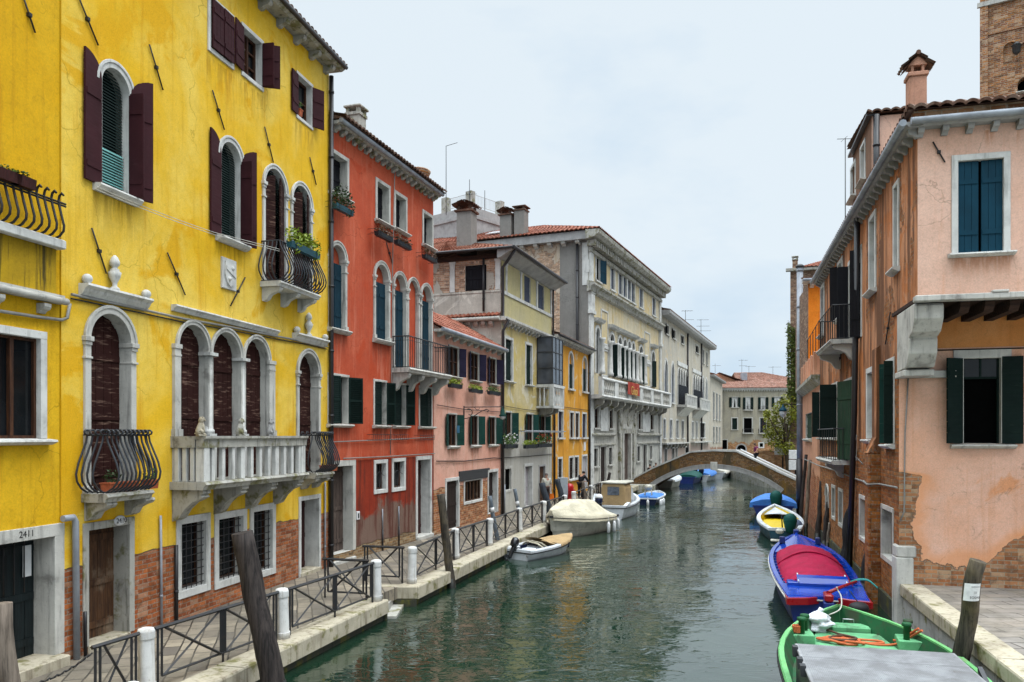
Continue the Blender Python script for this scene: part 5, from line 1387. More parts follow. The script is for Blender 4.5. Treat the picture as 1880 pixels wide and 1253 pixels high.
# roof: hip towards camera and canal
zr = zl1+.24
mb = MB()
tile_patch(mb, (-.6, -.8, zr), (BF.L+.2, -.8, zr), (3.2, 4.4, zr+1.5), (BF.L+.2, 4.4, zr+1.5))
tile_patch(mb, (-.6, 9.5, zr), (-.6, -.8, zr), (3.2, 4.45, zr+1.5), (3.2, 4.4, zr+1.5))
mb.face(((3.2, 4.4, zr+1.5), (BF.L+.2, 4.4, zr+1.5), (BF.L+.2, 9.5, zr), (-.6, 9.5, zr)))
o = mb.build('roof', M['tile'], bh, BF.M)
mb = MB(); mb.tube([(-.62, -.86, zr-.02), (BF.L+.2, -.86, zr-.02)], .09, 8); mb.tube([(-.66, -.84, zr-.02), (-.66, 9.5, zr-.02)], .07, 8); mb.build('gutter', M['gutter_dark'], bh, BF.M)
pipe(BF, bh, [(-.3, -.84, zr-.05), (-.12, -.3, zl1-.4), (-.1, -.12, zl1-.6), (-.1, -.12, zc+.2), (-.1, -.42, zc+.0), (-.1, -.12, zc-.5), (-.06, -.1, .5)], .075, 'gutter_dark')
pipe(SF, bh, [(SF.L-.9, -.1, zl1-.1), (SF.L-.9, -.1, zc+.5)], .06, 'gutter_dark')
pipe(BF, bh, [(BF.L-.05, -.1, zl1), (BF.L-.05, -.1, zc-.2)], .06, 'gutter_dark')
kx = (857-CU)/FPX; pq = BF.M @ Vector((1.2, 0, 0)); yq = (kx*pq.y-pq.x)/(BF.into.x-kx*BF.into.y); Yq = (BF.M @ Vector((1.2, yq, 0))).y
chimney(BF, bh, 1.2, yq, zr+.2, CAMZ+(CV-392)/FPX*Yq, .8, .8, 'cement', 'tiles', 'tile_dark')
# glass bay with its stone balcony
a, b = BF.s_(985), BF.s_(1005)
pg = .95; g0, g1 = BF.shifted(pg).z_(1003, 703), zc-.1
mb = MB()
mb.m = 0; mb.box(a+.03, b-.03, -pg+.03, -.02, g0+.02, g1-.02)
mb.m = 1
for x in (a, b-.05):
    for y in (-pg, -.07): mb.box(x, x+.05, y, y+.05, g0, g1)
for k in range(4):
    z = g0+(g1-g0)*k/3 - (.05 if k == 3 else 0)
    mb.box(a+.05, b-.05, -pg, -pg+.05, z, z+.05); mb.box(a, a+.045, -pg+.05, -.07, z, z+.05); mb.box(b-.045, b, -pg+.05, -.07, z, z+.05)
for k in (1, 2): x = a+(b-a)*k/3; mb.box(x-.02, x+.02, -pg, -pg+.045, g0+.05, g1-.05)
mb.build('glass_bay', [M['bay_glass'] if 'bay_glass' in M else M['glass'], M['metal_dark']], bh, BF.M)
zb2 = BF.shifted(pg).z_(1003, 748)
mb = MB(); mb.box(a-.05, b+.05, -pg-.05, .02, zb2, zb2+.12); mb.box(a-.06, b+.06, -pg-.06, .02, g0-.16, g0-.002); o = mb.build('balcony', M['stone_clean'], bh, BF.M)
corbels(BF, o, a, b, zb2-.002, 2, .8, .22, .45, 'stone_old')
bq = MB(); hh = g0-.16-zb2-.12; bq.lathe([(.05, 0), (.05, .05), (.03, .08), (.075, hh*.35), (.03, hh*.7), (.05, hh-.05), (.05, hh)], 0, 0, 8); b0 = None
for (x, y) in [(a+(b-a)*k/7, -pg) for k in range(1, 7)] + [(a, -pg+.2), (a, -.45), (a, -.2)]:
    m = BF.M @ Matrix.Translation((x, y, zb2+.121))
    if b0 is None: b0 = bq.build('baluster', M['stone_clean'], o, m)
    else: share(b0, 'baluster', o, m)
for x in (a, b): q = MB(); q.box(x-.09, x+.09, -pg-.04, -pg+.14, zb2+.121, g0-.162); q.build('balustrade_pier', M['stone_clean'], o, BF.M)
pipe(BF, bh, [(s_, -.05, z_) for s_, z_ in (BF.at(921, 745), BF.at(960, 752), BF.at(1012, 758))], .015, 'cable_dark', 'conduit', 5)
pipe(BF, bh, [(s_, -.05, z_) for s_, z_ in (BF.at(922, 841), BF.at(970, 838), BF.at(1012, 834))], .02, 'cable_dark', 'conduit', 5)
pipe(BF, bh, [(.2, -.07, BF.z_(923, 890)), (.2, -.07, .5)], .07, 'pipe_grey', 'waste_pipe')
Fq = BF.shifted(.3)
for u0, u1, v, lb, fl, pm in ((925, 949, 824, 'box of white and pink flowers under the near green-shuttered window of the beige house', 'flower_white', 'leaf'), (963, 985, 824, 'long box of clipped green plants under the middle green-shuttered window of the beige house', None, 'leaf_yellow'), (987, 1012, 822, 'box of tall red-flowering plants under the far window of the beige house', 'flower_red', 'leaf')):
    flower_box(BF, Fq.s_(u0), Fq.s_(u1), Fq.z_(u0, v), -.3, lb, plant=pm, flowers=fl, ph=.5 if fl else .2, n=260, h=.2)
s, z = BF.at(933, 795)
ar = root('awning_rod', 'long pale drying rod held out over the flower boxes of the beige house', 'drying rod', BF.w(s, -.05, z+.1), 0, rot=BF.M.to_3x3().to_4x4())
mb = MB(); mb.tube([(0, -.85, 0), (7.5, -.85, 0)], .03, 6); mb.tube([(0, -.65, -.05), (7.5, -.65, -.05)], .02, 6); mb.build('rod', M['pipe_grey'], ar)
mb = MB()
for x in (1.2, 4.2): mb.tube([(x, .05, 0), (x, -.9, 0)], .02, 5)
mb.build('arm', M['iron'], ar)

# ---- orange house
OF = Facade((2.38, 46.56), (5.37, 55.2))
oh = root('orange_house', 'narrow orange-ochre house with slim arched white-framed windows', 'house', (2.38, 46.56, 0))
ops = []
ZT = OF.z_(1018, 622)
for a, b, t, c in ((1023, 1032.5, 633, 711), (1043.5, 1053, 643, 716), (1069, 1078, 652, 721)):
    s0, s1 = OF.s_(a)+.1, OF.s_(b)-.1; zz0, zz1 = OF.z_(a, c)+.08, OF.z_(a, t)-.12
    w = win(OF, oh, ops, s0, s1, zz0, zz1, arch=True, depth=.15, fw=.13, proud=.03, fmat='stone_clean', pane='orange', bars=None, far=True)
    leaf(OF, w, s0+.01, .12, 'L', (s1-s0)/2-.01, zz0, zz1-(s1-s0)/2-.15, 0, 'shut_green', 'louvre', step=.12); leaf(OF, w, s1-.01, .12, 'R', (s1-s0)/2-.01, zz0, zz1-(s1-s0)/2-.15, 0, 'shut_green', 'louvre', step=.12)
zb, zt = OF.z_(1024, 804), OF.z_(1024, 752)
for a, b in ((1024, 1034), (1045.5, 1053.5), (1055.5, 1063.5), (1068.5, 1077)):
    win(OF, oh, ops, OF.s_(a)+.1, OF.s_(b)-.1, zb, zt-.1, depth=.15, fw=.11, proud=.03, fmat='stone_clean', pane='shut_violet' if a < 1030 or a > 1065 else 'glass', far=True)
zb, zt = OF.z_(1024, 885), OF.z_(1024, 840)
for a, b in ((1023.6, 1032.5), (1044, 1053), (1054, 1062.4)):
    win(OF, oh, ops, OF.s_(a)+.1, OF.s_(b)-.1, zb, zt-.1, depth=.15, fw=.11, proud=.03, fmat='stone_clean', pane='glass', grille=(4, 8), far=True)
uwin(OF, oh, ops, 1068, 1078, 835, 900, outer=True, fw=.13, proud=.03, sill=False, depth=.15, pane='door_pale', name='door', fmat='stone_clean', far=True)
wall(OF, oh, 0, OF.L, .2, ZT, ops, [M['orange'], M['stone'], M['orange']], back=8)
cornice(OF, oh, 0, OF.L+.3, ZT, proj=.38, h=.2, mat='stone', n=20, gutter='gutter_dark', cw=.16, ch=.18)
roof(OF, oh, 0, OF.L, ZT+.22, .45, 8, mat='tile_dark')
s, z = OF.at(1073, 828); mb = MB(); mb.bbox(s-.25, s+.25, -.04, .02, z, OF.z_(1073, 812), .01); mb.build('wall_plaque', M['white'], oh, OF.M)
pipe(OF, oh, [(OF.L-.12, -.12, ZT), (OF.L-.12, -.12, .5)], .08, 'pipe_black')
pipe(OF, oh, [(.15, -.1, ZT), (.15, -.1, .5)], .07, 'pipe_black')
pipe(OF, oh, [(s_, -.05, z_) for s_, z_ in (OF.at(1016, 745), OF.at(1045, 749), OF.at(1079, 754))], .018, 'cable_dark', 'conduit', 5)

# ---- palazzo
QF = Facade((5.40, 55.3), (14.45, 76.5))
pz = root('white_palazzo', 'grand pale palazzo with white stone pilasters, long balustraded balcony, heavy cornice and tiled roof', 'palace', (5.40, 55.3, 0))
ops = []
ZT = QF.z_(1090, 447)
zb, zt = QF.z_(1094, 515), QF.z_(1094, 470)
for a, b in ((1094, 1101), (1121, 1127.5), (1135.5, 1142), (1144, 1150), (1152, 1157.5), (1159, 1164.5), (1174, 1179.5), (1197.5, 1202.5)):
    win(QF, pz, ops, QF.s_(a), QF.s_(b), zb, zt, depth=.2, fw=.2, proud=.05, fmat='stone_clean', pane='shut_blue' if a > 1110 else 'dark', bars=None, far=True,
        sh=(('R', 170, 'shut_navy', 'louvre', dict(step=.12, w=1.0)),) if a < 1110 else ())
zb, zt = QF.z_(1093, 685), QF.z_(1093, 601)
for a, b in ((1093, 1100), (1119, 1126.5), (1134.5, 1140), (1143.5, 1149), (1152, 1157), (1159.5, 1164), (1173, 1179), (1195.5, 1201)):
    s0, s1 = QF.s_(a), QF.s_(b)
    w = win(QF, pz, ops, s0, s1, zb, zt, arch=True, depth=.3, fw=.22, proud=.08, fmat='stone_clean', pane='dark', bars=None, far=True, sill=False,
        sh=(('L', 100 if a < 1140 else 20, 'shut_green', 'louvre', dict(step=.14, arch=0, z1=zt-.9)), ('R', 20, 'shut_green', 'louvre', dict(step=.14, arch=0, z1=zt-.9))) if a > 1100 else ())
    if a < 1130 or a > 1170:
        mb = MB(); mb.prismx([(.02, zt+.35), (-.3, zt+.42), (-.42, zt+.62), (.02, zt+.66)], s0-.5, s1+.5); mb.build('window_hood', M['stone_clean'], w, QF.M)
mb = MB(); mb.prismx([(.02, zt+.35), (-.3, zt+.42), (-.42, zt+.62), (.02, zt+.66)], QF.s_(1134)-.4, QF.s_(1164.5)+.4); mb.build('hood_moulding', M['stone_clean'], pz, QF.M)
for u in (1101.5, 1133, 1141.8, 1150.5, 1158.2, 1165.5, 1181, 1127.8, 1117, 1171.8):
    cm = MB(); cm.lathe([(.26, zb), (.26, zb+.2), (.2, zb+.3), (.17, zt-1.0), (.28, zt-.8), (.28, zt-.65)], QF.s_(u), -.16, 8); cm.build('column', M['stone_clean'], pz, QF.M)
zb, zt = QF.z_(1090.5, 786), QF.z_(1090.5, 740)
for a, b in ((1090.5, 1098), (1118, 1124.5), (1171, 1176.5), (1193.5, 1199)):
    win(QF, pz, ops, QF.s_(a), QF.s_(b), zb, zt, depth=.25, fw=.2, proud=.06, fmat='stone', pane='glass', bars=(0, 1), far=True)
zb, zt = QF.z_(1089.5, 857), QF.z_(1089.5, 824)
for a, b in ((1089.5, 1096.5), (1117, 1123), (1169, 1174.5), (1192.5, 1196.5)):
    win(QF, pz, ops, QF.s_(a), QF.s_(b), zb, zt, depth=.25, fw=.2, proud=.06, fmat='stone', pane='dark', bars=None, grille=(4, 8), far=True)
zb0 = .7
for a, b in ((1101.5, 1112), (1180, 1186.5)):
    win(QF, pz, ops, QF.s_(a), QF.s_(b), zb0, zt+.1, depth=.5, fw=.2, proud=.06, fmat='stone', pane='door_dark', name='door', sill=False, far=True)
win(QF, pz, ops, QF.s_(1142), QF.s_(1154.5), zb0, QF.z_(1142, 787), depth=.8, fw=.35, proud=.2, fmat='stone', pane='door_grey', name='door', sill=False, far=True)
zmid = QF.z_(1090, 735)
lo = [o for o in ops if o['z1'] < zmid+.5 and o['z0'] < zmid-.5]; hi = [o for o in ops if o not in lo]
zsplit = max(o['z1'] for o in lo)+.5
wall(QF, pz, 0, QF.L, zsplit, ZT, hi, [M['palazzo'], M['stone_clean'], M['cement']], back=12)
wall(QF, pz, 0, QF.L, .2, zsplit-.001, lo, [M['palazzo_low'], M['stone'], M['cement']], name='lower_wall', back=12, top=False)
zs_ = QF.z_(1078, 522)
mb = MB()
mb.prismx([(.02, zs_-.5), (-.25, zs_-.4), (-.3, zs_-.1), (-.5, zs_), (-.5, zs_+.15), (.02, zs_+.3)], -.35, QF.L+.1)
z2 = QF.z_(1088, 797); mb.prismx([(.02, z2-.2), (-.25, z2-.1), (-.25, z2), (.02, z2+.1)], .3, QF.s_(1127)); mb.prismx([(.02, z2-.2), (-.25, z2-.1), (-.25, z2), (.02, z2+.1)], QF.s_(1169), QF.L-.2)
mb.prismx([(.02, z2-.9), (-.15, z2-.85), (-.15, z2-.75), (.02, z2-.7)], .3, QF.s_(1127)); mb.prismx([(.02, z2-.9), (-.15, z2-.85), (-.15, z2-.75), (.02, z2-.7)], QF.s_(1169), QF.L-.2)
mb.build('string_course', M['stone_old'], pz, QF.M)
for x, wd in ((.02, .75), (QF.L-.62, .6)):
    mb = MB(); mb.box(x, x+wd, -.16, .02, .3, zs_-2.0); mb.box(x-.12, x+wd+.12, -.3, .02, zs_-2.0, zs_-1.75); mb.box(x-.05, x+wd+.05, -.22, .02, zs_-1.75, zs_-.55); mb.box(x, x+wd, -.14, .02, zs_+.31, ZT-.2); mb.box(x-.1, x+wd+.1, -.26, .02, zs_-.55, zs_-.501); mb.build('pilaster', M['stone_clean'], pz, QF.M)
# white panels between the windows
zpn0, zpn1 = QF.z_(1093, 688), QF.z_(1104, 640)
for a, b in ((1103, 1116), (1182.5, 1193)):
    x0, x1 = QF.s_(a), QF.s_(b); mb = MB()
    for z0_, z1_ in ((zpn0, zpn1), (zpn1+.35, zs_-1.2)):
        mb.box(x0, x1, -.05, .02, z0_, z0_+.12); mb.box(x0, x1, -.05, .02, z1_-.12, z1_); mb.box(x0, x0+.12, -.05, .02, z0_+.12, z1_-.12); mb.box(x1-.12, x1, -.05, .02, z0_+.12, z1_-.12)
    mb.box(x0-.1, x1+.1, -.09, .02, zpn1+.05, zpn1+.3); mb.build('wall_panel', M['stone_clean'], pz, QF.M)
zq0, zq1 = QF.z_(1090.5, 784), QF.z_(1090.5, 736)
for a, b in ((1100.5, 1115), (1178.5, 1191.5)): mb = MB(); mb.box(QF.s_(a), QF.s_(b), -.1, .02, zq0-.3, zq1+.3); mb.build('wall_panel', M['stone_clean'], pz, QF.M)
# portal head
a, b = QF.s_(1130), QF.s_(1166); zp = QF.z_(1132, 745)
mb = MB(); mb.prismx([(.02, zp), (-.45, zp+.1), (-.5, zp+.4), (.02, zp+.45)], a, b); mb.box(a+.4, b-.4, -.2, .02, zp-2.2, zp-.001); mb.box(a+.7, a+1.25, -.22, .02, .6, zp-2.201); mb.box(b-1.25, b-.7, -.22, .02, .6, zp-2.201)
for x in (a+.9, (a+b)/2, b-.9): mb.ball((x, -.22, zp-1.1), .45, 10, 6, 1, .3, 1.2)
mb.build('portal', M['stone_old'], pz, QF.M)
# long balcony: two end bays project, so does the middle
zbal = QF.shifted(.9).z_(1090, 722)
a, b = -.05, QF.L+.15
mb = MB(); mb.prismx([(.02, zbal), (-1.0, zbal), (-1.05, zbal-.12), (-.85, zbal-.25), (.02, zbal-.3)], a, b)
mb.prismx([(-.72, zbal+1.05), (-1.02, zbal+1.05), (-1.05, zbal+1.12), (-1.0, zbal+1.25), (-.72, zbal+1.25)], a, b)
o = mb.build('balcony', M['stone_clean'], pz, QF.M)
corbels(QF, o, a, b, zbal-.302, 12, .85, .3, .7, 'stone_old')
bq = MB(); bq.lathe([(.09, 0), (.09, .1), (.06, .2), (.14, .42), (.06, .8), (.09, .95), (.09, 1.048)], 0, 0, 6); b0 = None
nb = 48
for k in range(nb):
    x = a + (b-a)*(k+.5)/nb
    if k % 8 in (0, 7): 
        if k % 8 == 7: 
            q = MB(); q.box(x-.3, x+.7, -1.0, -.74, zbal+.001, zbal+1.049); q.build('balustrade_pier', M['stone_clean'], o, QF.M)
        continue
    m = QF.M @ Matrix.Translation((x, -.87, zbal+.001))
    if b0 is None: b0 = bq.build('baluster', M['stone'], o, m)
    else: share(b0, 'baluster', o, m)
q = MB(); q.box(a, a+.5, -1.0, -.74, zbal+.001, zbal+1.049); q.build('balustrade_pier', M['stone_clean'], o, QF.M)
Fq = QF.shifted(1.1); s0, s1 = Fq.s_(1151.5), Fq.s_(1174); zt = zbal+1.3; zb = Fq.z_(1152, 724)
bn = root('banner', 'dark red banner with gold lettering hung over the palazzo balcony', 'banner', Fq.w(s0, 0, zb), 0, rot=QF.M.to_3x3().to_4x4())
mb = MB(); rows = []
for j in range(7): rows.append([(x_, -.03-.03*math.sin(x_*4+j*.4), (zt-zb)*j/6) for x_ in [(s1-s0)*k/24 for k in range(25)]])
mb.gridmesh(rows); mb.build('banner_cloth', M['banner'], bn)
bm_ = Fq.M @ Matrix.Translation(((s0+s1)/2, -.09, zb+(zt-zb)*.32)); text('Giupi', .95, bm_, M['sign_gold'], bn, 'lettering', .004)
# cornice with dentils
mb = MB()
mb.prismx([(.02, ZT-.9), (-.2, ZT-.85), (-.2, ZT-.6), (.02, ZT-.55)], -.1, QF.L+.1)
mb.prismx([(.02, ZT-.1), (-.7, ZT+.05), (-.95, ZT+.25), (-1.0, ZT+.5), (.02, ZT+.55)], -.7, QF.L+.5)
n = 52
for k in range(n): x = -.3+(QF.L+.4)*k/n; mb.box(x, x+.2, -.6, .02, ZT-.5, ZT-.105)
mb.build('cornice', M['stone_old'], pz, QF.M)
# camera-side wall: cement part at the canal, crumbling brick farther in
SQ = Facade(QF.A + QF.into*13, QF.A)
xm = SQ.s_(1028)
mb = MB(); mb.box(0, xm, -.03, 0.01, 3, ZT-.02); mb.build('side_wall_brick', M['oldbrickside'], pz, SQ.M)
mb = MB(); mb.box(xm+.001, SQ.L-.02, -.02, 0.01, 3, ZT-.02); mb.build('side_wall_render', M['cement'], pz, SQ.M)
quoins(SQ, pz, SQ.L-.45, SQ.L-.02, zs_, ZT-.2, 'stone_clean', .06, .9)
zg = SQ.z_(1075, 443); mb = MB(); mb.box(-1, SQ.L+.3, -.55, .02, ZT-.05, ZT+.52); o = mb.build('side_cornice', M['stone_grey'], pz, SQ.M)
corbels(SQ, o, SQ.s_(925), SQ.L-.2, ZT-.055, 6, .45, .3, .3, 'stone')
pipe(SQ, pz, [(SQ.s_(1061), -.15, ZT-.2), (SQ.s_(1061), -.15, 4)], .1, 'pipe_black')
zr = ZT+.57
mb = MB()
rx, ry = 6.5, 6.0; hr = 2.6
tile_patch(mb, (-.7, -1.0, zr), (QF.L+.4, -1.0, zr), (rx, ry, zr+hr), (QF.L-4, ry, zr+hr), pitch=.34, row=.6, amp=.07, sub=4)
tile_patch(mb, (-.7, 20, zr+.1), (-.7, -1.0, zr), (rx, 20, zr+hr), (rx, ry, zr+hr), pitch=.34, row=.6, amp=.07, sub=4)
mb.face(((rx, 20, zr+hr), (rx, ry, zr+hr), (QF.L-4, ry, zr+hr), (QF.L+.4, 20, zr)))
ro = mb.build('roof', M['tile_red'], pz, QF.M)
def on_side_roof(u, f):                       # point on the camera-side slope seen in column u at height share f
    x = -.7+(rx+.7)*f; k = (u-CU)/FPX
    p0 = QF.M @ Vector((x, 0, zr+hr*f)); dv = QF.into
    t = (k*p0.y - p0.x)/(dv.x - k*dv.y); return x, t, zr+hr*f
x, y, z = on_side_roof(912, .45)
mb = MB(); e = .75
mb.T = Matrix.Translation((x, y, z+.18)) @ Matrix.Rotation(-math.atan2(hr, rx+.7), 4, 'Y'); mb.box(-e, e, -.65, .65, 0, .06); mb.build('skylight', M['skylight'], ro, QF.M)
for u, f, wx, v, cap in ((932, .12, 1.05, 398, 'tiles'), (957, .13, .95, 389, 'flat')):
    x, y, z = on_side_roof(u, f); Yw = (QF.M @ Vector((x, y, 0))).y
    chimney(QF, pz, x, y, z-.4, CAMZ+(CV-v)/FPX*Yw, wx*.85, wx*.85, 'cement', cap, 'tile_dark')
# roof terrace block behind
x, y, z = on_side_roof(846, .3)
tz = CAMZ + (CV-385)/FPX*64
tb = root('roof_terrace', 'grey rooftop terrace block with thin railing and corner pillars', 'roof terrace', pixY(862, 385, 64) - Vector((0,0,6)))
TF = Facade(pixY(790, 0, 66).xy, pixY(864, 0, 63).xy)
mb = MB(); mb.box(-4, TF.L, 0, 4.2, tz-6, tz); mb.box(-4.1, TF.L+.1, -.1, 4.3, tz-.9, tz-.6); mb.build('block', M['stone_grey'], tb, TF.M)
for (x, y) in ((TF.s_(815), .0), (TF.L-.25, .0), (TF.L-.25, 3.6)): mb = MB(); mb.box(x-.3, x+.3, y, y+.5, tz+.001, tz+1.25); mb.build('pillar', M['stone_old'], tb, TF.M)
mb = MB()
for z in (.25, 1.1): mb.tube([(TF.s_(815), .2, tz+z), (TF.L-.2, .2, tz+z), (TF.L-.2, 3.9, tz+z)], .02, 4)
for k in range(26): x = TF.s_(815)+(TF.L-TF.s_(815))*k/26; mb.tube([(x, .2, tz+.25), (x+.06, .2, tz+1.1)], .013, 4)
for k in range(22): mb.tube([(TF.L-.2, .2+3.6*k/22, tz+.25), (TF.L-.2, .2+3.6*k/22, tz+1.1)], .013, 4)
mb.build('railing', M['stone_grey'], tb, TF.M)
for (u, v, Y, v0, lb, tip) in ((819, 268, 62, 390, 'tallest bare aerial mast with a short arm, on the grey roof terrace', (.9, 0, .25)), (862, 330, 63, 390, 'aerial mast with one slanted arm beside the terrace pillar', None), (890, 350, 66, 390, 'short plain aerial rod at the far corner of the roof terrace', None)):
    p = pixY(u, v, Y); h0 = CAMZ+(CV-v0)/FPX*Y; antenna(p.x, p.y, h0, p.z, lb, arms=((.55, .9, 1),) if 'slanted' in lb else (), r=.03, tip=tip and (tip[0], tip[1], p.z-h0+tip[2]))

# ---- grey gothic palace
GF = Facade((14.75, 77.2), (27.4, 108.5))
gp = root('grey_gothic_palace', 'long grey-cream palace with gothic windows, black shutters and small stone balconies', 'palace', (14.75, 77.2, 0))
ops = []
ZT = GF.z_(1218, 582)
zb, zt = GF.z_(1222, 613), GF.z_(1222, 596)
for a, b in ((1222, 1227.5), (1235, 1239.5), (1250, 1255.5), (1277, 1282.5), (1290, 1292.5), (1296.5, 1299)):
    win(GF, gp, ops, GF.s_(a), GF.s_(b), zb-(.8 if a > 1288 else 0), zt, depth=.2, fw=.15, proud=.03, fmat='stone', pane='dark', bars=None, far=True, sh=(('L', 170, 'shut_black', 'louvre', dict(step=.15)),) if a < 1240 else ())
zb, zt = GF.z_(1219, 737), GF.z_(1219, 660)
for a, b in ((1219.5, 1225), (1232, 1237), (1289, 1292), (1295, 1298)):
    win(GF, gp, ops, GF.s_(a), GF.s_(b), zb, zt, arch=True, rise=1.9, depth=.3, fw=.25, proud=.08, fmat='stone_clean', pane='shut_blue', bars=None, far=True)
for a, b, n in ((1243.5, 1261.5, 4), (1271.5, 1287.5, 4)):
    s0, s1 = GF.s_(a), GF.s_(b); wdt = (s1-s0)/n
    for k in range(n):
        win(GF, gp, ops, s0+wdt*k+.12, s0+wdt*(k+1)-.12, zb, zt-.2, arch=True, rise=1.6, depth=.35, fw=.11, proud=.08, fmat='stone_clean', pane='dark', bars=None, far=True, sill=False, sh=(('L', 8, 'shut_black', 'board', dict(w=wdt-.26, arch=0, z1=zt-2.0, hy=.05)),))
    mb = MB(); mb.box(s0-.2, s1+.2, -.1, .02, zt+.05, zt+.5); mb.build('tracery_head', M['stone_clean'], gp, GF.M)
    zz = GF.shifted(1).z_(a, 745 if n and a < 1250 else 750)
    mb = MB(); mb.box(s0-.4, s1+.4, -1.1, .02, zb-.35, zb-.1); mb.box(s0-.4, s1+.4, -1.1, -.9, zb+.9, zb+1.1); mb.prismx([(.02, zb-.35), (-.9, zb-.35), (-.4, zb-.8), (.02, zb-1.3)], s0, s1)
    o = mb.build('balcony', M['stone'], gp, GF.M)
    bq = MB(); bq.box(-.09, .09, -.09, .09, 0, 1.0); b0 = None
    for k in range(14):
        m = GF.M @ Matrix.Translation((s0-.3+(s1-s0+.6)*k/13, -1.0, zb-.1))
        if b0 is None: b0 = bq.build('baluster', M['stone_clean'], o, m)
        else: share(b0, 'baluster', o, m)
zb, zt = GF.z_(1217.5, 805), GF.z_(1217.5, 770)
for a, b, p in ((1217.5, 1221.5, 'shut_blue'), (1229.5, 1233.5, 'shut_blue'), (1241, 1245, 'glass'), (1251, 1255, 'glass'), (1270, 1273, 'glass'), (1277.5, 1280, 'glass'), (1285, 1294, 'dark')):
    win(GF, gp, ops, GF.s_(a), GF.s_(b), zb, zt, depth=.25, fw=.16, proud=.05, fmat='stone_clean', pane=p, bars=None, far=True)
for a, b in ((1220, 1224), (1233.5, 1237.5), (1240, 1243), (1258, 1264)):
    win(GF, gp, ops, GF.s_(a), GF.s_(b), .9, 3.0, depth=.25, fw=.15, proud=.05, fmat='stone', pane='dark', bars=None, far=True)
wall(GF, gp, 0, GF.L, -.3, ZT, ops, [M['greypal'], M['stone'], M['greypal']], back=12)
cornice(GF, gp, -.6, GF.L, ZT, proj=.9, h=.45, mat='stone_grey', n=0)
zl = GF.z_(1217, 808)-.3
mb = MB(); mb.box(0, GF.s_(1258), -.5, .02, zl-.15, zl); mb.box(GF.s_(1268), GF.s_(1300), -.5, .02, zl-.15, zl); o = mb.build('ledge', M['stone'], gp, GF.M)
corbels(GF, o, 0, GF.s_(1258), zl-.152, 7, .42, .35, .5, 'stone_old')
roof(GF, gp, -.4, GF.L, ZT+.46, .9, 12, mat='tile_dark', pitch=.25, row=.8, amp=.08, sub=2)
mb = MB(); mb.prismx([(.6, zb-.5), (-.0, zb), (-.2, zb), (-.2, 0), (.6, 0)], -.5, 0); 
for u in (1261, 1286.5): pipe(GF, gp, [(GF.s_(u), -.12, ZT), (GF.s_(u), -.12, 1)], .1, 'gutter_dark')
for u, v0, v1 in ((1263.5, 606, 592), (1290, 623, 613), (1294, 628, 617)):
    s = GF.s_(u); chimney(GF, gp, s, 1.5, GF.z_(u, v0)-1, GF.z_(u, v1), .8, .8, 'stone', 'flat', 'stone_old')
for u, v, v0, lb, arms in ((1258.5, 570, 602, 'comb-shaped television aerial nearest on the grey palace roof', ((.96, 1.3, 4), (.45, 1.5, 1))), (1287, 587, 622, 'tall aerial with three long rods farther along the grey palace roof', ((.98, 1.6, 1), (.65, 1.7, 1), (.4, 2.0, 1)))):
    Yq = GF.Y(u)+1; p = pixY(u, v, Yq); antenna(p.x, p.y, CAMZ+(CV-v0)/FPX*Yq, p.z, lb, arms=arms, r=.03)

# ---- narrow far house and the house closing the view
HF = Facade((27.5, 108.8), (33.4, 124.5))
fh = root('far_narrow_house', 'far narrow pale house seen edge-on beside the grey palace', 'house', (27.5, 108.8, 0))
ops = []
ZT = HF.z_(1306, 693)
for r_, (zb, zt) in enumerate(((HF.z_(1309, 770), HF.z_(1309, 720)), (HF.z_(1309, 812), HF.z_(1309, 784)))):
    for a, b in ((1309, 1311.5), (1314.5, 1317), (1320, 1322)):
        win(HF, fh, ops, HF.s_(a), HF.s_(b), zb, zt, depth=.2, fw=.15, proud=.05, fmat='stone', pane='shut_blue' if r_ == 0 else 'dark', bars=None, far=True)
wall(HF, fh, 0, HF.L, -.3, ZT, ops, [M['farhouse'], M['stone'], M['farhouse']], back=9)
cornice(HF, fh, -.2, HF.L, ZT, proj=.6, h=.3, mat='stone_grey')
roof(HF, fh, -.2, HF.L, ZT+.31, .6, 9, mat='tile', pitch=.3, row=.8, amp=.08, sub=2)
chimney(HF, fh, 1.5, 1.2, ZT, ZT+2.4, 1.2, 1.2, 'stone', 'flat')
EF = Facade((33.6, 125.2), (46.5, 124.2))
eh = root('end_house', 'grey-brown house across the canal end with green shutters and red tiled roof', 'house', (33.6, 125.2, 0))
ops = []
ZT = EF.z_(1386, 716)
zb, zt = EF.z_(1349, 748), EF.z_(1349, 730)
for i, (a, b) in enumerate(((1343.5, 1354.5), (1368.5, 1378), (1396.5, 1405.5), (1421.5, 1432.5))):
    s0, s1 = EF.s_(a), EF.s_(b)
    w = win(EF, eh, ops, s0, s1, zb-(.35 if i in (1, 2) else 0), zt, depth=.25, fw=.1, proud=.04, fmat='stone', pane='dark', bars=None, far=True, sh=(('L', 170, 'shut_green', 'board', dict(w=.42)), ('R', 170, 'shut_green', 'board', dict(w=.42))))
    cu = MB(); zc0 = zb-(.3 if i in (1,2) else 0)
    cu.prism([(s0+.05, zc0), (s0+.32, zc0), ((s0+s1)/2, zt-.05), (s0+.05, zt-.05)], .07, .09); cu.prism([(s1-.05, zc0), (s1-.05, zt-.05), ((s0+s1)/2, zt-.05), (s1-.32, zc0)], .07, .09); cu.build('curtain', M['curtain'], w, EF.M)
    if i in (1, 2):
        iron_balcony(EF, eh, s0-.3, s1+.3, zb-.45, .4, .6, n=8, nc=0, slab=.12, smat='stone')
zb, zt = EF.z_(1349, 789), EF.z_(1349, 768)
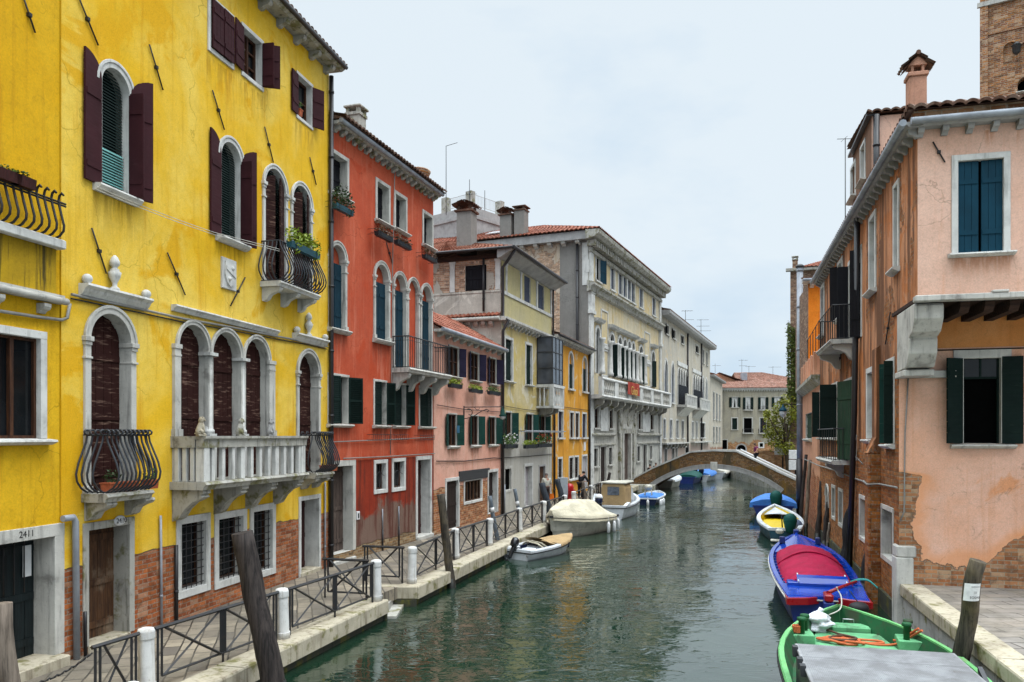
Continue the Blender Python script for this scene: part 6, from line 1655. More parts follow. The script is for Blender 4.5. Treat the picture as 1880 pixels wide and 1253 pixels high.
for a, b, p in ((1344, 1353.5, 'shut_green'), (1365.5, 1380.5, 'dark'), (1395.5, 1406.5, 'glass')):
    win(EF, eh, ops, EF.s_(a), EF.s_(b), zb-(0 if p == 'shut_green' else .5), zt, depth=.2, fw=.14, proud=.04, fmat='stone', pane=p, bars=(1, 1), far=True)
for a, b in ((1363, 1382), (1392, 1408)): iron_balcony(EF, eh, EF.s_(a), EF.s_(b), zb-.55, .5, .65, n=10, nc=0, slab=.15, smat='stone')
win(EF, eh, ops, EF.s_(1326), EF.s_(1335), .8, EF.z_(1330, 808), depth=.3, fw=.1, fmat='stone', pane='dark', bars=None, sill=False, far=True, name='door')
win(EF, eh, ops, EF.s_(1353), EF.s_(1369), .6, EF.z_(1360, 817), arch=True, depth=.4, fw=.2, fmat='stone_grey', pane='dark', bars=None, sill=False, far=True, name='door')
win(EF, eh, ops, EF.s_(1394.5), EF.s_(1401), EF.z_(1397, 821), EF.z_(1397, 814), depth=.2, fw=.18, fmat='stone_clean', pane='dark', bars=None, sill='frame', far=True)
wall(EF, eh, -1, EF.L, -.3, ZT, ops, [M['endhouse'], M['stone'], M['endhouse']], back=10)
cornice(EF, eh, -1, EF.L, ZT, proj=.4, h=.25, mat='stone_clean', n=36, cw=.2, ch=.25)
mb = MB(); zr = ZT+.28
tile_patch(mb, (-1.2, -.5, zr), (EF.L+.2, -.5, zr), (-1.2, 5, zr+1.3), (EF.L+.2, 5, zr+1.3), pitch=.34, row=.7, amp=.08, sub=4)
tile_patch(mb, (3.0, 5, zr+1.2), (EF.L+3, 5, zr+1.2), (4.0, 11, zr+3.3), (EF.s_(1428), 11, zr+3.3), pitch=.34, row=.7, amp=.08, sub=4)
mb.face(((4.0, 11, zr+3.3), (EF.s_(1428), 11, zr+3.3), (EF.L+3, 19, zr), (3, 19, zr)))
ro = mb.build('roof', M['tile_far'], eh, EF.M)
mb = MB(); s, z = EF.at(1382, 700); mb.box(s-.35, s+.5, 6.2, 7.6, zr+1.2, zr+2.9); mb.build('dormer', M['pipe_grey'], ro, EF.M)
rg = root('rear_gable_house', 'small pinkish house with sloping red tiles behind the end house at left', 'house', pixY(1336, 800, 131))
RG = Facade(pixY(1316, 0, 131.5).xy, pixY(1362, 0, 131).xy)
mb = MB(); zt_ = RG.z_(1350, 700); mb.prism([(0, 0), (RG.L, 0), (RG.L, zt_-.3), (0.5, RG.z_(1322, 687)), (0, RG.z_(1322, 687))], 0, 5); mb.build('wall', M['pinklow'], rg, RG.M)
mb = MB(); tile_patch(mb, (RG.L+.6, -.5, zt_-.2), (RG.L+.6, 5.5, zt_-.2), (.3, -.5, RG.z_(1322, 685)), (.3, 5.5, RG.z_(1322, 685)), pitch=.34, row=.7, amp=.08, sub=4); mb.build('roof', M['tile_far'], rg, RG.M)
for u, v, v0, lb, arms in ((1362, 660, 684, 'tallest thin aerial on the red roof closing the canal', ((.95, 1.6, 3), (.7, 1.4, 2))), (1375, 672, 684, 'short aerial next to the tall one on the end roof', ((.95, 1.8, 1),)), (1419, 673, 686, 'lone aerial near the right end of the far red roof', ((.95, 2.2, 1),)), (1313, 668, 690, 'aerial above the narrow far house', ((.9, 1.5, 2),))):
    p = pixY(u, v, 134); antenna(p.x, p.y, CAMZ+(CV-v0)/FPX*134-1.5, p.z, lb, arms=arms, r=.03)
# ------------------------------------------------------------------ right bank
UF = Facade((12.92, 32.9), (8.43, 16.3))       # canal front, far end to near corner (upper storey)
ax = Vector((1, -.25)).normalized()
NF = Facade((8.43, 16.3), (8.43 + ax.x*9, 16.3 + ax.y*9))     # front facing the camera, upper storey
lowA = UF.A + UF.d*(UF.L - 1.80)
LF = Facade(lowA, lowA + ax*9)                                # the same front below the jetty
rp = root('pink_corner_house', 'stained pink corner house with jettied upper storey, blue shutters and brick base', 'house', (8.43, 16.3, 0))
sL = UF.L - 1.80
zj = NF.z_(1700, 546)                                         # underside of the jetty
ZT = NF.z_(1680, 240)
ops = []
sl = lambda u: UF.s_(u)
# upper row (columns run from far to near = left to right)
uwin(UF, rp, ops, 1641, 1651.5, 342, 508, outer=True, fw=.10, proud=.03, fmat='stone_clean', sillw=.12, depth=.30, pane='stone_grey', bars=None)
uwin(UF, rp, ops, 1596, 1609, 402, 548, outer=True, fw=.13, proud=.03, fmat='stone_clean', sillw=.12, depth=.30, pane='stone_grey', bars=None)
w = uwin(UF, rp, ops, 1558, 1583, 448, 618, ur=1583, outer=True, fw=.14, proud=.03, fmat='stone_clean', sill=False, depth=.25, pane='dark', bars=None, sh=(('L', 112, 'shut_black', 'plank', dict(w=.36)), ('L', 96, 'shut_black', 'plank', dict(w=.3)), ('R', 75, 'shut_black', 'plank', dict(w=.28))))
uwin(UF, rp, ops, 1538, 1548, 484, 596, outer=True, fw=.14, proud=.03, fmat='stone_clean', sillw=.12, depth=.3, pane='stone_grey', bars=None, sh=(('L', 110, 'shut_black', 'plank', dict(w=.25)),))
uwin(UF, rp, ops, 1507, 1514, 528, 624, outer=True, fw=.12, proud=.03, fmat='stone_clean', sillw=.12, depth=.3, pane='stone_grey', bars=None)
iron_balcony(UF, rp, UF.s_(1541), UF.s_(1573), UF.z_(1573, 622), .75, 1.05, slab=.14, n=9, nc=2, bar=.012, corb=(.24, .5), smat='stone', side_n=5)
# lower row
w = uwin(UF, rp, ops, 1628, 1641, 668, 815, fw=.09, proud=.02, fmat='stone_clean', sillw=.12, depth=.3, pane='dark', bars=None, sh=(('L', 100, 'shut_green2', 'board', dict(w=.14)), ('R', 96, 'shut_green', 'board', dict(w=.20))))
uwin(UF, rp, ops, 1591, 1604, 678, 815, outer=True, fw=.14, proud=.02, fmat='stone_clean', sillw=.14, depth=.45, pane='stone_grey', bars=None)
w = uwin(UF, rp, ops, 1550, 1573, 688, 846, ur=1573, outer=True, fw=.14, proud=.02, fmat='stone_clean', sill=False, depth=.2, pane='dark', bars=None, sh=(('L', 14, 'shut_mossy', 'plank', dict(hy=-.06)), ('R', 14, 'shut_mossy', 'plank', dict(hy=-.06))))
w = uwin(UF, rp, ops, 1506, 1537, 706, 804, ur=1537, fw=.10, proud=.02, fmat='stone', depth=.2, pane='dark', bars=None, sh=(('L', 100, 'shut_green', 'plank', dict(w=.3)), ('R', 85, 'shut_green', 'plank', dict(w=.55))))
o = iron_balcony(UF, rp, UF.s_(1532), UF.s_(1566), UF.z_(1566, 846), .62, 1.0, slab=.14, n=7, nc=1, bar=.012, corb=(.4, .5), smat='stone', side_n=5)
# canal-level row
for a, b, t, c in ((1618, 1641, 924, 1024), (1578, 1590.5, 907, 990), (1561.5, 1568, 902, 979), (1539.5, 1548, 895, 965), (1527, 1534, 889, 952)):
    uwin(UF, rp, ops, a, b, t, c, outer=True, fw=.11, proud=.02, fmat='stone', sill='frame', depth=.28, pane='glass', bars=(1, 1), grille=None)
win(UF, rp, ops, UF.s_(1517), UF.s_(1521.5), UF.z_(1518, 955), UF.z_(1518, 893), arch=True, depth=.3, fw=.1, fmat='stone', pane='dark', bars=None, sill=False)
lo = [o for o in ops if o['z1'] < zj-.1]; hi = [o for o in ops if o['z1'] >= zj-.1]
# an opening may straddle the storey line, so split there only in front of the jetty
wall(UF, rp, 0, sL, -.6, ZT, ops, [M['rightpink'], M['stone'], M['rightpink']], back=9.5, ends=(True, False))
wall(UF, rp, sL, UF.L, zj, ZT, [o for o in ops if o['s0'] > sL], [M['rightpink'], M['stone'], M['rightpink']], name='jetty_side_wall')
uo = []
w = win(NF, rp, uo, NF.s_(1758), NF.s_(1843), NF.z_(1758, 466), NF.z_(1758, 296), depth=.14, fw=.115, proud=.03, fmat='stone_clean', sillw=.09, pane='dark', bars=None)
s0, s1 = NF.s_(1758), NF.s_(1843); z0, z1 = NF.z_(1758, 466), NF.z_(1758, 296)
leaf(NF, w, s0+.01, .085, 'L', (s1-s0)/2-.03, z0+.02, z1-.02, 0, 'shut_navy', 'plank'); leaf(NF, w, s1-.01, .085, 'R', (s1-s0)/2-.03, z0+.02, z1-.02, 0, 'shut_navy', 'plank')
wall(NF, rp, 0, NF.L, zj, ZT, uo, [M['frontup'], M['stone'], M['frontup']], name='front_wall_upper')
lo2 = []
w = win(LF, rp, lo2, LF.s_(1768), LF.s_(1838), LF.z_(1768, 815), LF.z_(1768, 658), depth=.22, fw=.20, proud=.03, fmat='stone', sillw=.11, pane='dark', bars=None,
        sh=(('L', 150, 'shut_green', 'board', dict(w=.45, step=.245)), ('R', 176, 'shut_green', 'board', dict(w=.42, step=.245, z0=LF.z_(1768, 815), z1=LF.z_(1768, 656)))))
s0, s1 = LF.s_(1768), LF.s_(1838); z1 = LF.z_(1768, 658); z0 = LF.z_(1768, 815)
mb = MB(); mb.m = 0; mb.box(s0, s1, .12, .15, z1-.42, z1); mb.m = 1; mb.box(s0, s1, .10, .16, z1-.47, z1-.42); mb.box((s0+s1)/2-.02, (s0+s1)/2+.02, .10, .16, z1-.42, z1); mb.box(s0, s0+.05, .10, .16, z0, z1); mb.box(s1-.05, s1, .10, .16, z0, z1); mb.build('transom', [M['glass'], M['shut_green']], w, LF.M)
zk = LF.z_(1668, 641)
wall(LF, rp, 0, LF.L, .3, zk, lo2, [M['frontlow'], M['stone'], M['frontlow']], name='front_wall_lower')
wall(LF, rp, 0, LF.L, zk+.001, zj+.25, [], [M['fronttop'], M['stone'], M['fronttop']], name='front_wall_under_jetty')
# jetty floor: stone lip, dark timbers, big corner bracket
mb = MB(); mb.bbox(-.06, NF.L, -.10, .15, zj-.09, zj+.03, .015); o = mb.build('jetty_stone', M['stone'], rp, NF.M)
mb = MB(); mb.box(.0, NF.L, .15, 2.4, zj-.06, zj+.02); mb.build('jetty_floor', M['timber'], rp, NF.M)
jb = MB(); jb.prismx([(.20, -.06), (.20, -.19), (.32, -.30), (2.3, -.30), (2.3, -.06)], -.09, .09); j0 = None
for k in range(14):
    m = NF.M @ Matrix.Translation((.95+.46*k, 0, zj-.003))
    if j0 is None: j0 = jb.build('jetty_beam', M['timber'], o, m)
    else: share(j0, 'jetty_beam', o, m)
for dx, u in ((1.36, 0), (2.55, 0)): q = MB(); q.bbox(dx, dx+.3, -.12, .0, zj+.031, zj+.08, .01); q.build('stone_scrap', M['stone'], o, NF.M)
# bracket: profile in the plane of the canal front
mb = MB(); T = zj-.10; 
prof = [(sL-.02, 0), (UF.L-.16, 0), (UF.L-.10, -.06), (UF.L-.11, -.32), (UF.L-.32, -.58), (UF.L-.62, -.66), (UF.L-.60, -.72), (UF.L-.62, -1.0), (UF.L-.85, -1.28), (sL-.02, -1.32)]
mb.prism([(x, T+z) for x, z in prof], -.04, .52)
mb.box(sL-.15, UF.L-.95, -.06, .54, T-1.46, T-1.321)
br = mb.build('corner_bracket', M['stone'], rp, UF.M, bevel=.02)
mb = MB(); mb.bbox(.1, 1.15, -.16, .02, T-1.46, T-1.30, .01); mb.build('stone_band', M['stone'], rp, LF.M)
# cable along the lower front
zc = LF.z_(1675, 645)
pipe(LF, rp, [(.25, -.03, zc), (LF.L, -.03, zc+.02)], .014, 'cable_dark', 'conduit', 5)
pipe(LF, rp, [(.22, -.03, zc), (.12, -.03, 4.4), (.1, -.03, 2.6), (.02, -.03, 2.4)], .016, 'cable', 'conduit', 5)
pts = [UF.at(u, v) for u, v in ((1640, 900), (1600, 888), (1570, 878), (1540, 865), (1505, 855), (1478, 843))]
xb = UF.s_(1613); pipe(UF, rp, [(sL, -.05, pts[0][1]+.1), (xb+.3, -.05, pts[0][1]+.05), (xb+.28, -.32, pts[0][1]+.03), (xb-.38, -.32, pts[1][1]+.1), (xb-.40, -.05, pts[1][1]+.08)] + [(s, -.05, z) for s, z in pts[1:]], .025, 'cable', 'conduit', 6)
pipe(UF, rp, [(s, -.06, z) for s, z in (UF.at(1588, 852), UF.at(1572, 836), UF.at(1577, 800))], .018, 'cable', 'conduit', 5)
pipe(UF, rp, [(UF.s_(1583), -.13, ZT), (UF.s_(1577), -.13, 5), (UF.s_(1568), -.13, .3)], .085, 'pipe_black')
# corner stone and pier
mb = MB(); mb.bbox(-.07, .30, -.05, .4, .0, 1.55, .02); mb.bbox(-.06, .36, -.045, .4, 1.551, 1.82, .03); mb.build('corner_stone', M['stone'], rp, LF.M)
mb = MB(); x = UF.s_(1625); mb.bbox(UF.s_(1613)-.35, UF.s_(1613)+.25, -.28, .02, -.4, 3.9, .03); mb.prismx([(.02, 3.9), (-.3, 3.9), (-.1, 4.3), (-.1, 6.6), (.02, 6.7)], UF.s_(1613)-.35, UF.s_(1613)+.25); mb.build('buttress', M['rightpink'], rp, UF.M)
mb = MB(); mb.bbox(0, sL, -.06, .02, -.6, .45, .01); mb.build('wet_plinth', M['stone_wet'], rp, UF.M)
# cornice, gutter, roof
cornice(UF, rp, 0, UF.L+.26, ZT, proj=.27, h=.10, mat='stone_grey', n=36, gutter='lead', cw=.13, ch=.17, gr=.075, cproj=.2)
cornice(NF, rp, -.2, NF.L, ZT-.004, proj=.27, h=.10, mat='stone_grey', n=20, gutter='lead', cw=.12, ch=.16, gr=.075, cproj=.2)
mb = MB(); mb.box(-.1, NF.L, -.12, .3, ZT+.14, ZT+.36); mb.build('brick_course', M['tower'], rp, NF.M)
mb = MB(); zr = ZT+.36; W = 9
A = NF.M @ Vector((-.25, -.3, zr)); B = NF.M @ Vector((NF.L, -.3, zr)); Cq = NF.M @ Vector((NF.L, 4.5, zr+1.5)); Dq = NF.M @ Vector((4.3, 4.5, zr+1.5))
tile_patch(mb, A, B, Dq, Cq, pitch=.24, row=.42, amp=.06)
E = UF.M @ Vector((0, -.3, zr-.15)); Fq = UF.M @ Vector((0, 4.3, zr+1.4)); Gq = UF.M @ Vector((UF.L-4.5, 4.3, zr+1.5))
tile_patch(mb, E, A, Fq, Dq, pitch=.24, row=.5, amp=.05, sub=4)
mb.build('roof', M['tile_dark'], rp, Matrix.Identity(4))
Nc = NF.shifted(-.5); s, z = Nc.at(1682, 146); x0, x1 = Nc.s_(1666), Nc.s_(1698)
cx = (x0+x1)/2; hw = (x1-x0)/2
mb = MB(); cy = .5
mb.bbox(cx-hw, cx+hw, cy-hw, cy+hw, ZT, z, .01)
co = mb.build('chimney', M['chimney_pink'], rp, NF.M)
mb = MB(); mb.bbox(cx-hw*1.2, cx+hw*1.2, cy-hw*1.2, cy+hw*1.2, z+.001, z+.09, .015)
mb.box(cx-hw*.75, cx-hw*.45, cy-hw*.8, cy+hw*.8, z+.09, z+.24); mb.box(cx+hw*.45, cx+hw*.75, cy-hw*.8, cy+hw*.8, z+.09, z+.24); mb.box(cx-hw*.45, cx+hw*.45, cy+.06, cy+hw*.8, z+.09, z+.24)
mb.prism([(cx-hw*1.05, z+.24), (cx+hw*1.05, z+.24), (cx+hw*.6, z+.34), (cx, z+.42), (cx-hw*.6, z+.34)], cy-hw*.95, cy+hw*.95); mb.build('chimney_cap', M['chimney_pink'], co, NF.M)
mb = MB(); e = hw*1.75
tile_patch(mb, (cx-e, cy+e*.7, z+.20), (cx-e, cy-e*.7, z+.20), (cx, cy+e*.7, z+.47), (cx, cy-e*.7, z+.47), pitch=.16, row=.2, amp=.03); tile_patch(mb, (cx+e, cy-e*.7, z+.20), (cx+e, cy+e*.7, z+.20), (cx, cy-e*.7, z+.47), (cx, cy+e*.7, z+.47), pitch=.16, row=.2, amp=.03)
mb.tube([(cx, cy-e*.72, z+.49), (cx, cy+e*.72, z+.49)], .05, 8); mb.build('chimney_roof', M['tile_dark'], co, NF.M)
tie(NF, rp, 1712, 262, 1734, 299)
tie(UF, rp, 1637, 573, 1628, 632); tie(UF, rp, 1547, 640, 1541, 675)
add_drips(M['rightpink'], [r for r in DRIPS['pink_corner_house'] if r[2] > 3.5][1:], (.10,.05,.03), .8, 1.8)
add_drips(M['frontup'], [(NF.s_(1748), NF.s_(1860), NF.z_(1758, 473))] + [(.75+.47*k, .95+.47*k, ZT-.12) for k in range(1, 9)], (.55,.20,.08), .7, .6)
# ---- taller house behind it
BA = Vector((11.05, 24.1)); BB = BA + UF.d*-3.6
KF = Facade(BB, BA)                            # its canal-side wall
KN = Facade(BA, BA + ax*8)                     # its wall towards the camera
kb = root('brown_sided_house', 'taller pink house behind the corner house, its canal wall brown with two white-framed windows', 'house', (BA.x, BA.y, ZT))
zt_ = KN.z_(1602, 214)
ko = []
uwin(KF, kb, ko, 1580, 1589.5, 262, 338, ur=1585, outer=True, fw=.10, proud=.03, fmat='stone_clean', depth=.25, pane='shut_black', bars=None, sillw=.08)
uwin(KF, kb, ko, 1562, 1571.5, 300, 368, ur=1567, outer=True, fw=.10, proud=.03, fmat='stone_clean', depth=.25, pane='shut_black', bars=None, sillw=.08)
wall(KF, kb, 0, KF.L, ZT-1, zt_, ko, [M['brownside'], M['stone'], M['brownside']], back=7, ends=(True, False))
wall(KN, kb, 0.001, KN.L, ZT-1, zt_, [], [M['frontup'], M['stone'], M['frontup']], name='front_wall')
mb = MB(); mb.box(-.1, KF.L+.08, -.16, .1, zt_, zt_+.08); mb.build('eave', M['gutter_dark'], kb, KF.M)
mb = MB(); tile_patch(mb, KN.M @ Vector((-.14, -.15, zt_+.09)), KN.M @ Vector((8, -.15, zt_+.09)), KN.M @ Vector((-.14, 3.6, zt_+.3)), KN.M @ Vector((8, 3.6, zt_+.7)), pitch=.26, row=.5, amp=.06); mb.build('roof', M['tile_dark'], kb, Matrix.Identity(4))
pipe(KN, kb, [(.12, -.1, zt_), (.12, -.1, ZT)], .09, 'pipe_black')
p = pixY(1552, 254, 30); antenna(p.x, p.y, 9, p.z, 'thin bare aerial rod at the left edge of the brown-sided house', arms=((.995, .9, 1),), r=.02)
# ---- bell tower
tw = root('bell_tower', 'old brick bell tower rising at the right edge with blind arches', 'bell tower', pixY(1799, 800, 40) - Vector((0,0,CAMZ)))
TW = Facade(pixY(1799, 0, 40).xy, pixY(1799, 0, 40).xy + Vector((6.0, -3.7)))
to = []
zb0 = TW.z_(1875, 168)
win(TW, tw, to, TW.s_(1868), TW.s_(1868)+.75, TW.z_(1868, 170), TW.z_(1868, 143), arch=True, depth=.5, fw=0, pane='dark', bars=None, sill=True, fmat='stone')
for a in (1842, 1870): win(TW, tw, to, TW.s_(a), TW.s_(a)+.62, TW.z_(a, 120), TW.z_(a, 80), arch=True, depth=.12, pane='tower', bars=None, sill=False, fw=0, name='blind_arch')
wall(TW, tw, 0, TW.L, 0, 36, to, [M['tower'], M['tower'], M['tower']], back=7)
mb = MB()
for v in (12,): z = TW.z_(1799, v); mb.box(-.12, TW.L+.1, -.14, .0, z-.1, z+.12)
mb.build('stone_band', M['stone'], tw, TW.M)
mb = MB(); mb.box(0, .35, -.10, 0.0, 0, 36); mb.box(0.351, TW.L, -.05, 0.0, TW.z_(1830, 62), TW.z_(1830, 58)); mb.build('corner_strip', M['tower'], tw, TW.M)
mb = MB(); s, z = TW.at(1866, 106); mb.lathe([(.08, z), (.17, z+.1), (.2, z+.42), (.24, z+.44), (.05, z+.6)], s, -.4, 8); mb.tube([(s, 0, z+.65), (s, -.4, z+.6)], .03, 5); mb.build('wall_lantern', M['metal_dark'], tw, TW.M)

# ---- pink garden wall with pillared terrace, orange house above it
W2 = Facade((16.35, 44.2), (12.98, 33.05))
gw = root('pink_terrace_house', 'low dusty-pink canal house with pillared roof terrace and one green shutter', 'house', (16.35, 44.2, 0))
ops = []
zt2 = W2.z_(1503, 694)
uwin(W2, gw, ops, 1479, 1490.5, 757, 806, ur=1490, depth=.12, pane='shut_mossy', bars=None, fw=0, sillw=.15, fmat='stone')
wall(W2, gw, 0, W2.L, -.6, zt2, ops, [M['pinklow'], M['stone'], M['pinklow']], back=9)
mb = MB(); mb.prismx([(.02, zt2-.35), (-.35, zt2-.05), (-.35, zt2+.1), (.3, zt2+.1), (.3, zt2-.3)], 0, W2.L); mb.build('terrace_edge', M['stone_old'], gw, W2.M)
for k in range(6):
    x = W2.L*(.2+.72*k/5); q = MB(); q.bbox(x-.18, x+.18, -.2, .12, zt2+.1, zt2+1.15, .02); q.build('terrace_pillar', M['pinklow'], gw, W2.M)
mb = MB(); mb.tube([(1, 0, zt2+2.4), (W2.L, 0, zt2+2.4)], .02, 4)
for k in range(5): x = W2.L*(.25+.7*k/5); mb.tube([(x, 0, zt2+1.1), (x, 0, zt2+2.4)], .02, 4)
mb.build('terrace_railing', M['iron'], gw, W2.M)
OG = Facade(pixY(1484, 0, 40).xy, pixY(1484, 0, 40).xy + ax*8)
og = root('orange_terrace_house', 'vivid orange house wall rising behind the pillared terrace', 'house', (OG.A.x, OG.A.y, 6))
zt3 = OG.z_(1490, 521)
wall(OG, og, 0, OG.L, zt2, zt3, [], [M['orangehouse'], M['stone'], M['ivytower']], back=6)
cornice(OG, og, -.3, OG.L, zt3, proj=.35, h=.15, mat='stone', n=9, gutter='lead', cw=.2, ch=.22)
mb = MB(); tile_patch(mb, (-.4, -.4, zt3+.17), (OG.L, -.4, zt3+.17), (.4, 3, zt3+.9), (OG.L, 3, zt3+.9), pitch=.28, row=.5); mb.build('roof', M['tile_dark'], og, OG.M)
# big grey pipe at the corner, dark below
pp = root('flue_pipe', 'tall grey ventilation pipe with black foot at the canal corner', 'pipe', (16.1, 43.6, 0))
x, y = 16.15, 44.0
zt4 = CAMZ+(CV-492)/FPX*44; zm = CAMZ+(CV-843)/FPX*44
mb = MB(); mb.tube([(x, y, zm), (x, y, zt4)], .17, 12)
for v in (495, 562, 640, 742): z = CAMZ+(CV-v)/FPX*44; mb.tube([(x, y, z), (x, y, z-.12)], .195, 12)
mb.build('pipe', M['pipe_grey'], pp, Matrix.Identity(4))
mb = MB(); mb.tube([(x, y, -.5), (x, y, zm-.002)], .2, 12); mb.build('pipe_foot', M['pipe_black'], pp, Matrix.Identity(4))
mb = MB(); mb.lathe([(.19, zt4), (.24, zt4+.05), (.24, zt4+.1), (.1, zt4+.2)], x, y, 12); mb.build('pipe_cowl', M['metal_dark'], pp, Matrix.Identity(4))
# lamp arm on it
l2 = root('street_lamp', 'lantern on a thin arm fixed to the tall grey pipe, before the tree', 'street lamp', (x, y, 0))
z = CAMZ+(CV-743)/FPX*44; Lx = -.95
mb = MB(); mb.tube([(x-.17, y, z), (x+Lx, y, z+.03)], .03, 6); mb.tube([(x-.17, y, z-.35), (x-.55, y, z)], .02, 5); mb.build('bracket', M['iron'], l2, Matrix.Identity(4))
mb = MB(); mb.lathe([(.03, z), (.06, z-.1), (.2, z-.28), (.24, z-.35), (.22, z-.37)], x+Lx, y, 10); mb.build('lamp_hood', M['shut_navy'], l2, Matrix.Identity(4))
mb = MB(); mb.lathe([(.19, z-.375), (.2, z-.5), (.12, z-.68), (.04, z-.72)], x+Lx, y, 10); mb.build('lamp_globe', M['lamp_glass'], l2, Matrix.Identity(4))
# ---- ivy-covered brick house beyond the bridge
IF_ = Facade(pixY(1451, 0, 66).xy, pixY(1451, 0, 66).xy + Vector((11.2, -4.3)))
iv = root('ivy_brick_house', 'narrow tall brick house beyond the bridge, ivy over its lower half', 'house', (IF_.A.x, IF_.A.y, 0))
zti = IF_.z_(1452, 499)
wall(IF_, iv, 0, IF_.L, -.4, zti, [], [M['ivytower'], M['stone'], M['ivytower']], back=9)
mb = MB(); mb.box(-.35, IF_.L, -.35, .1, zti, zti+.22); mb.build('cornice', M['stone_old'], iv, IF_.M)
mb = MB(); tile_patch(mb, (.8, -.4, zti+.24), (IF_.L, -.4, zti+.24), (2.5, 4, zti+1.5), (IF_.L, 4, zti+1.5), pitch=.3, row=.5); mb.build('roof', M['tile_red'], iv, IF_.M)
chimney(IF_, iv, IF_.s_(1459.5), .6, zti+.2, IF_.z_(1459, 476), .42, .42, 'ivytower', 'flat', 'stone_old')
vy = root('ivy', 'dark green ivy hanging on the brick house beside the grey pipe', 'ivy', IF_.w(.2, -.1, IF_.z_(1455, 740)), 0, rot=IF_.M.to_3x3().to_4x4())
mb = MB(); zb_, zt_ = 0, IF_.z_(1455, 588)-IF_.z_(1455, 740)
for _ in range(2600):
    z = RND.uniform(0, zt_); x = RND.uniform(-.35, 1.25) if RND.random() < .75 else RND.uniform(-.5, 2.5)
    if mnoise.noise((x*.9, z*.5, 3)) < -.28: continue
    clump(mb, (x, RND.uniform(-.18, .02) - (.12 if x < 0 else 0), z), (.12, .1, .14), 2, .10)
for _ in range(500): z = RND.uniform(0, zt_); clump(mb, (-.35+RND.uniform(-.1,.05), RND.uniform(0, 2.5), z), (.1, .15, .2), 2, .10)
mb.build('leaves', M['ivy'], vy)
# ------------------------------------------------------------------ ground, water, quays, bridge, railings
def kind(o, k='structure'): o['kind'] = k; return o
I4 = Matrix.Identity(4)
mb = MB(); mb.face([(-1500, -1500, -2.2), (1500, -1500, -2.2), (1500, 1500, -2.2), (-1500, 1500, -2.2)]); kind(mb.build('ground', M['bed'], None, I4))
mb = MB(); mb.face([(-1500, -1500, 0), (1500, -1500, 0), (1500, 1500, 0), (-1500, 1500, 0)]); kind(mb.build('water', M['water'], None, I4))
E1 = [(-2.89+.28*(Y-18.5), Y) for Y in (-6, 2, 8, 13, 18.45)]
E2 = [(-2.39, 20.0), (-.95, 25), (.49, 30), (1.95, 35), (4.9, 45), (7.8, 54.5), (10.3, 62.2)]
inner = [(-2.5, 33.5), (-.4, 38.6), (3, 47.5), (6, 56), (7.6, 60.5)]
def edge_strip(pts, w, z0, z1, mat, name, off=0.0):
    """kerb of long stones following an edge line, each stone separated by a fine joint"""
    mb = MB()
    for (a, b) in zip(pts, pts[1:]):
        a, b = Vector(a), Vector(b); d = b-a; L = d.length; d /= L; nl = Vector((-d.y, d.x)) 
        n = max(1, round(L/1.6)); 
        for k in range(n):
            p = a + d*(L*k/n+.004); q = a + d*(L*(k+1)/n-.004); dz = RND.uniform(-.008, .008); o = nl*off
            t = .03
            P = [p+o, q+o, q+o+nl*w, p+o+nl*w]
            lowr = [mb.add((v.x, v.y, z0)) for v in P]; mid = [mb.add((v.x, v.y, z1-t+dz)) for v in P]
            ins = [p+o+(nl+d)*t*.5, q+o+(nl-d)*t*.5, q+o+nl*(w-.01), p+o+nl*(w-.01)]
            top = [mb.add((v.x, v.y, z1+dz)) for v in ins]
            for A_, B_ in ((lowr, mid), (mid, top)):
                for i in range(4): mb.fi((A_[i], A_[(i+1)%4], B_[(i+1)%4], B_[i]))
            mb.fi(top)
    return kind(mb.build(name, M[mat], None, I4))
PQ = QUAY
def poly(name, pts, z, mat, th=.3):
    mb = MB(); mb.prismz([(p[0], p[1]) for p in pts], z-th, z); return kind(mb.build(name, M[mat], None, I4))
n_ = lambda pts, w: [(x-w*.963, y+w*.27) for x, y in pts]
poly('pavement', n_(E1, .5) + [(-5.6, 19.15), (-9.5, 19.2), (-14, -6)], PQ-.006, 'paving_left')
poly('pavement', [(-3.35, 18.58)] + n_(E2, .5) + [(8, 62), (2, 62), (-14, 22), (-14, 19.2), (-5.6, 19.15)], PQ-.008, 'paving_left')
edge_strip(E1, .55, .18, PQ, 'stone_edge', 'quay_edge'); edge_strip(E2, .55, .18, PQ, 'stone_edge', 'quay_edge')
edge_strip(E1, .4, -1.5, .178, 'stone_wet', 'quay_wall', .12); edge_strip(E2, .4, -1.5, .178, 'stone_wet', 'quay_wall', .12)
# water gate: sides and steps between the two lengths of quay
mb = MB()
for k in range(5):
    z = .40-.17*k; x = -3.35+.27*k
    mb.box(x-.6 if k == 0 else x-.3, x+.06, 18.62, 19.92, -1.4, z)
kind(mb.build('water_steps', M['stone_old'], None, I4))
mb = MB(); mb.box(-4.6, -2.44, 19.93, 20.05, -1.4, .17); mb.box(-4.3, -2.95, 18.46, 18.6, -1.4, .17); kind(mb.build('quay_wall', M['stone_wet'], None, I4))
mb = MB(); mb.bbox(-3.9, -2.42, 19.98, 20.3, .18, PQ-.002, .02); kind(mb.build('quay_edge', M['stone_edge'], None, I4))
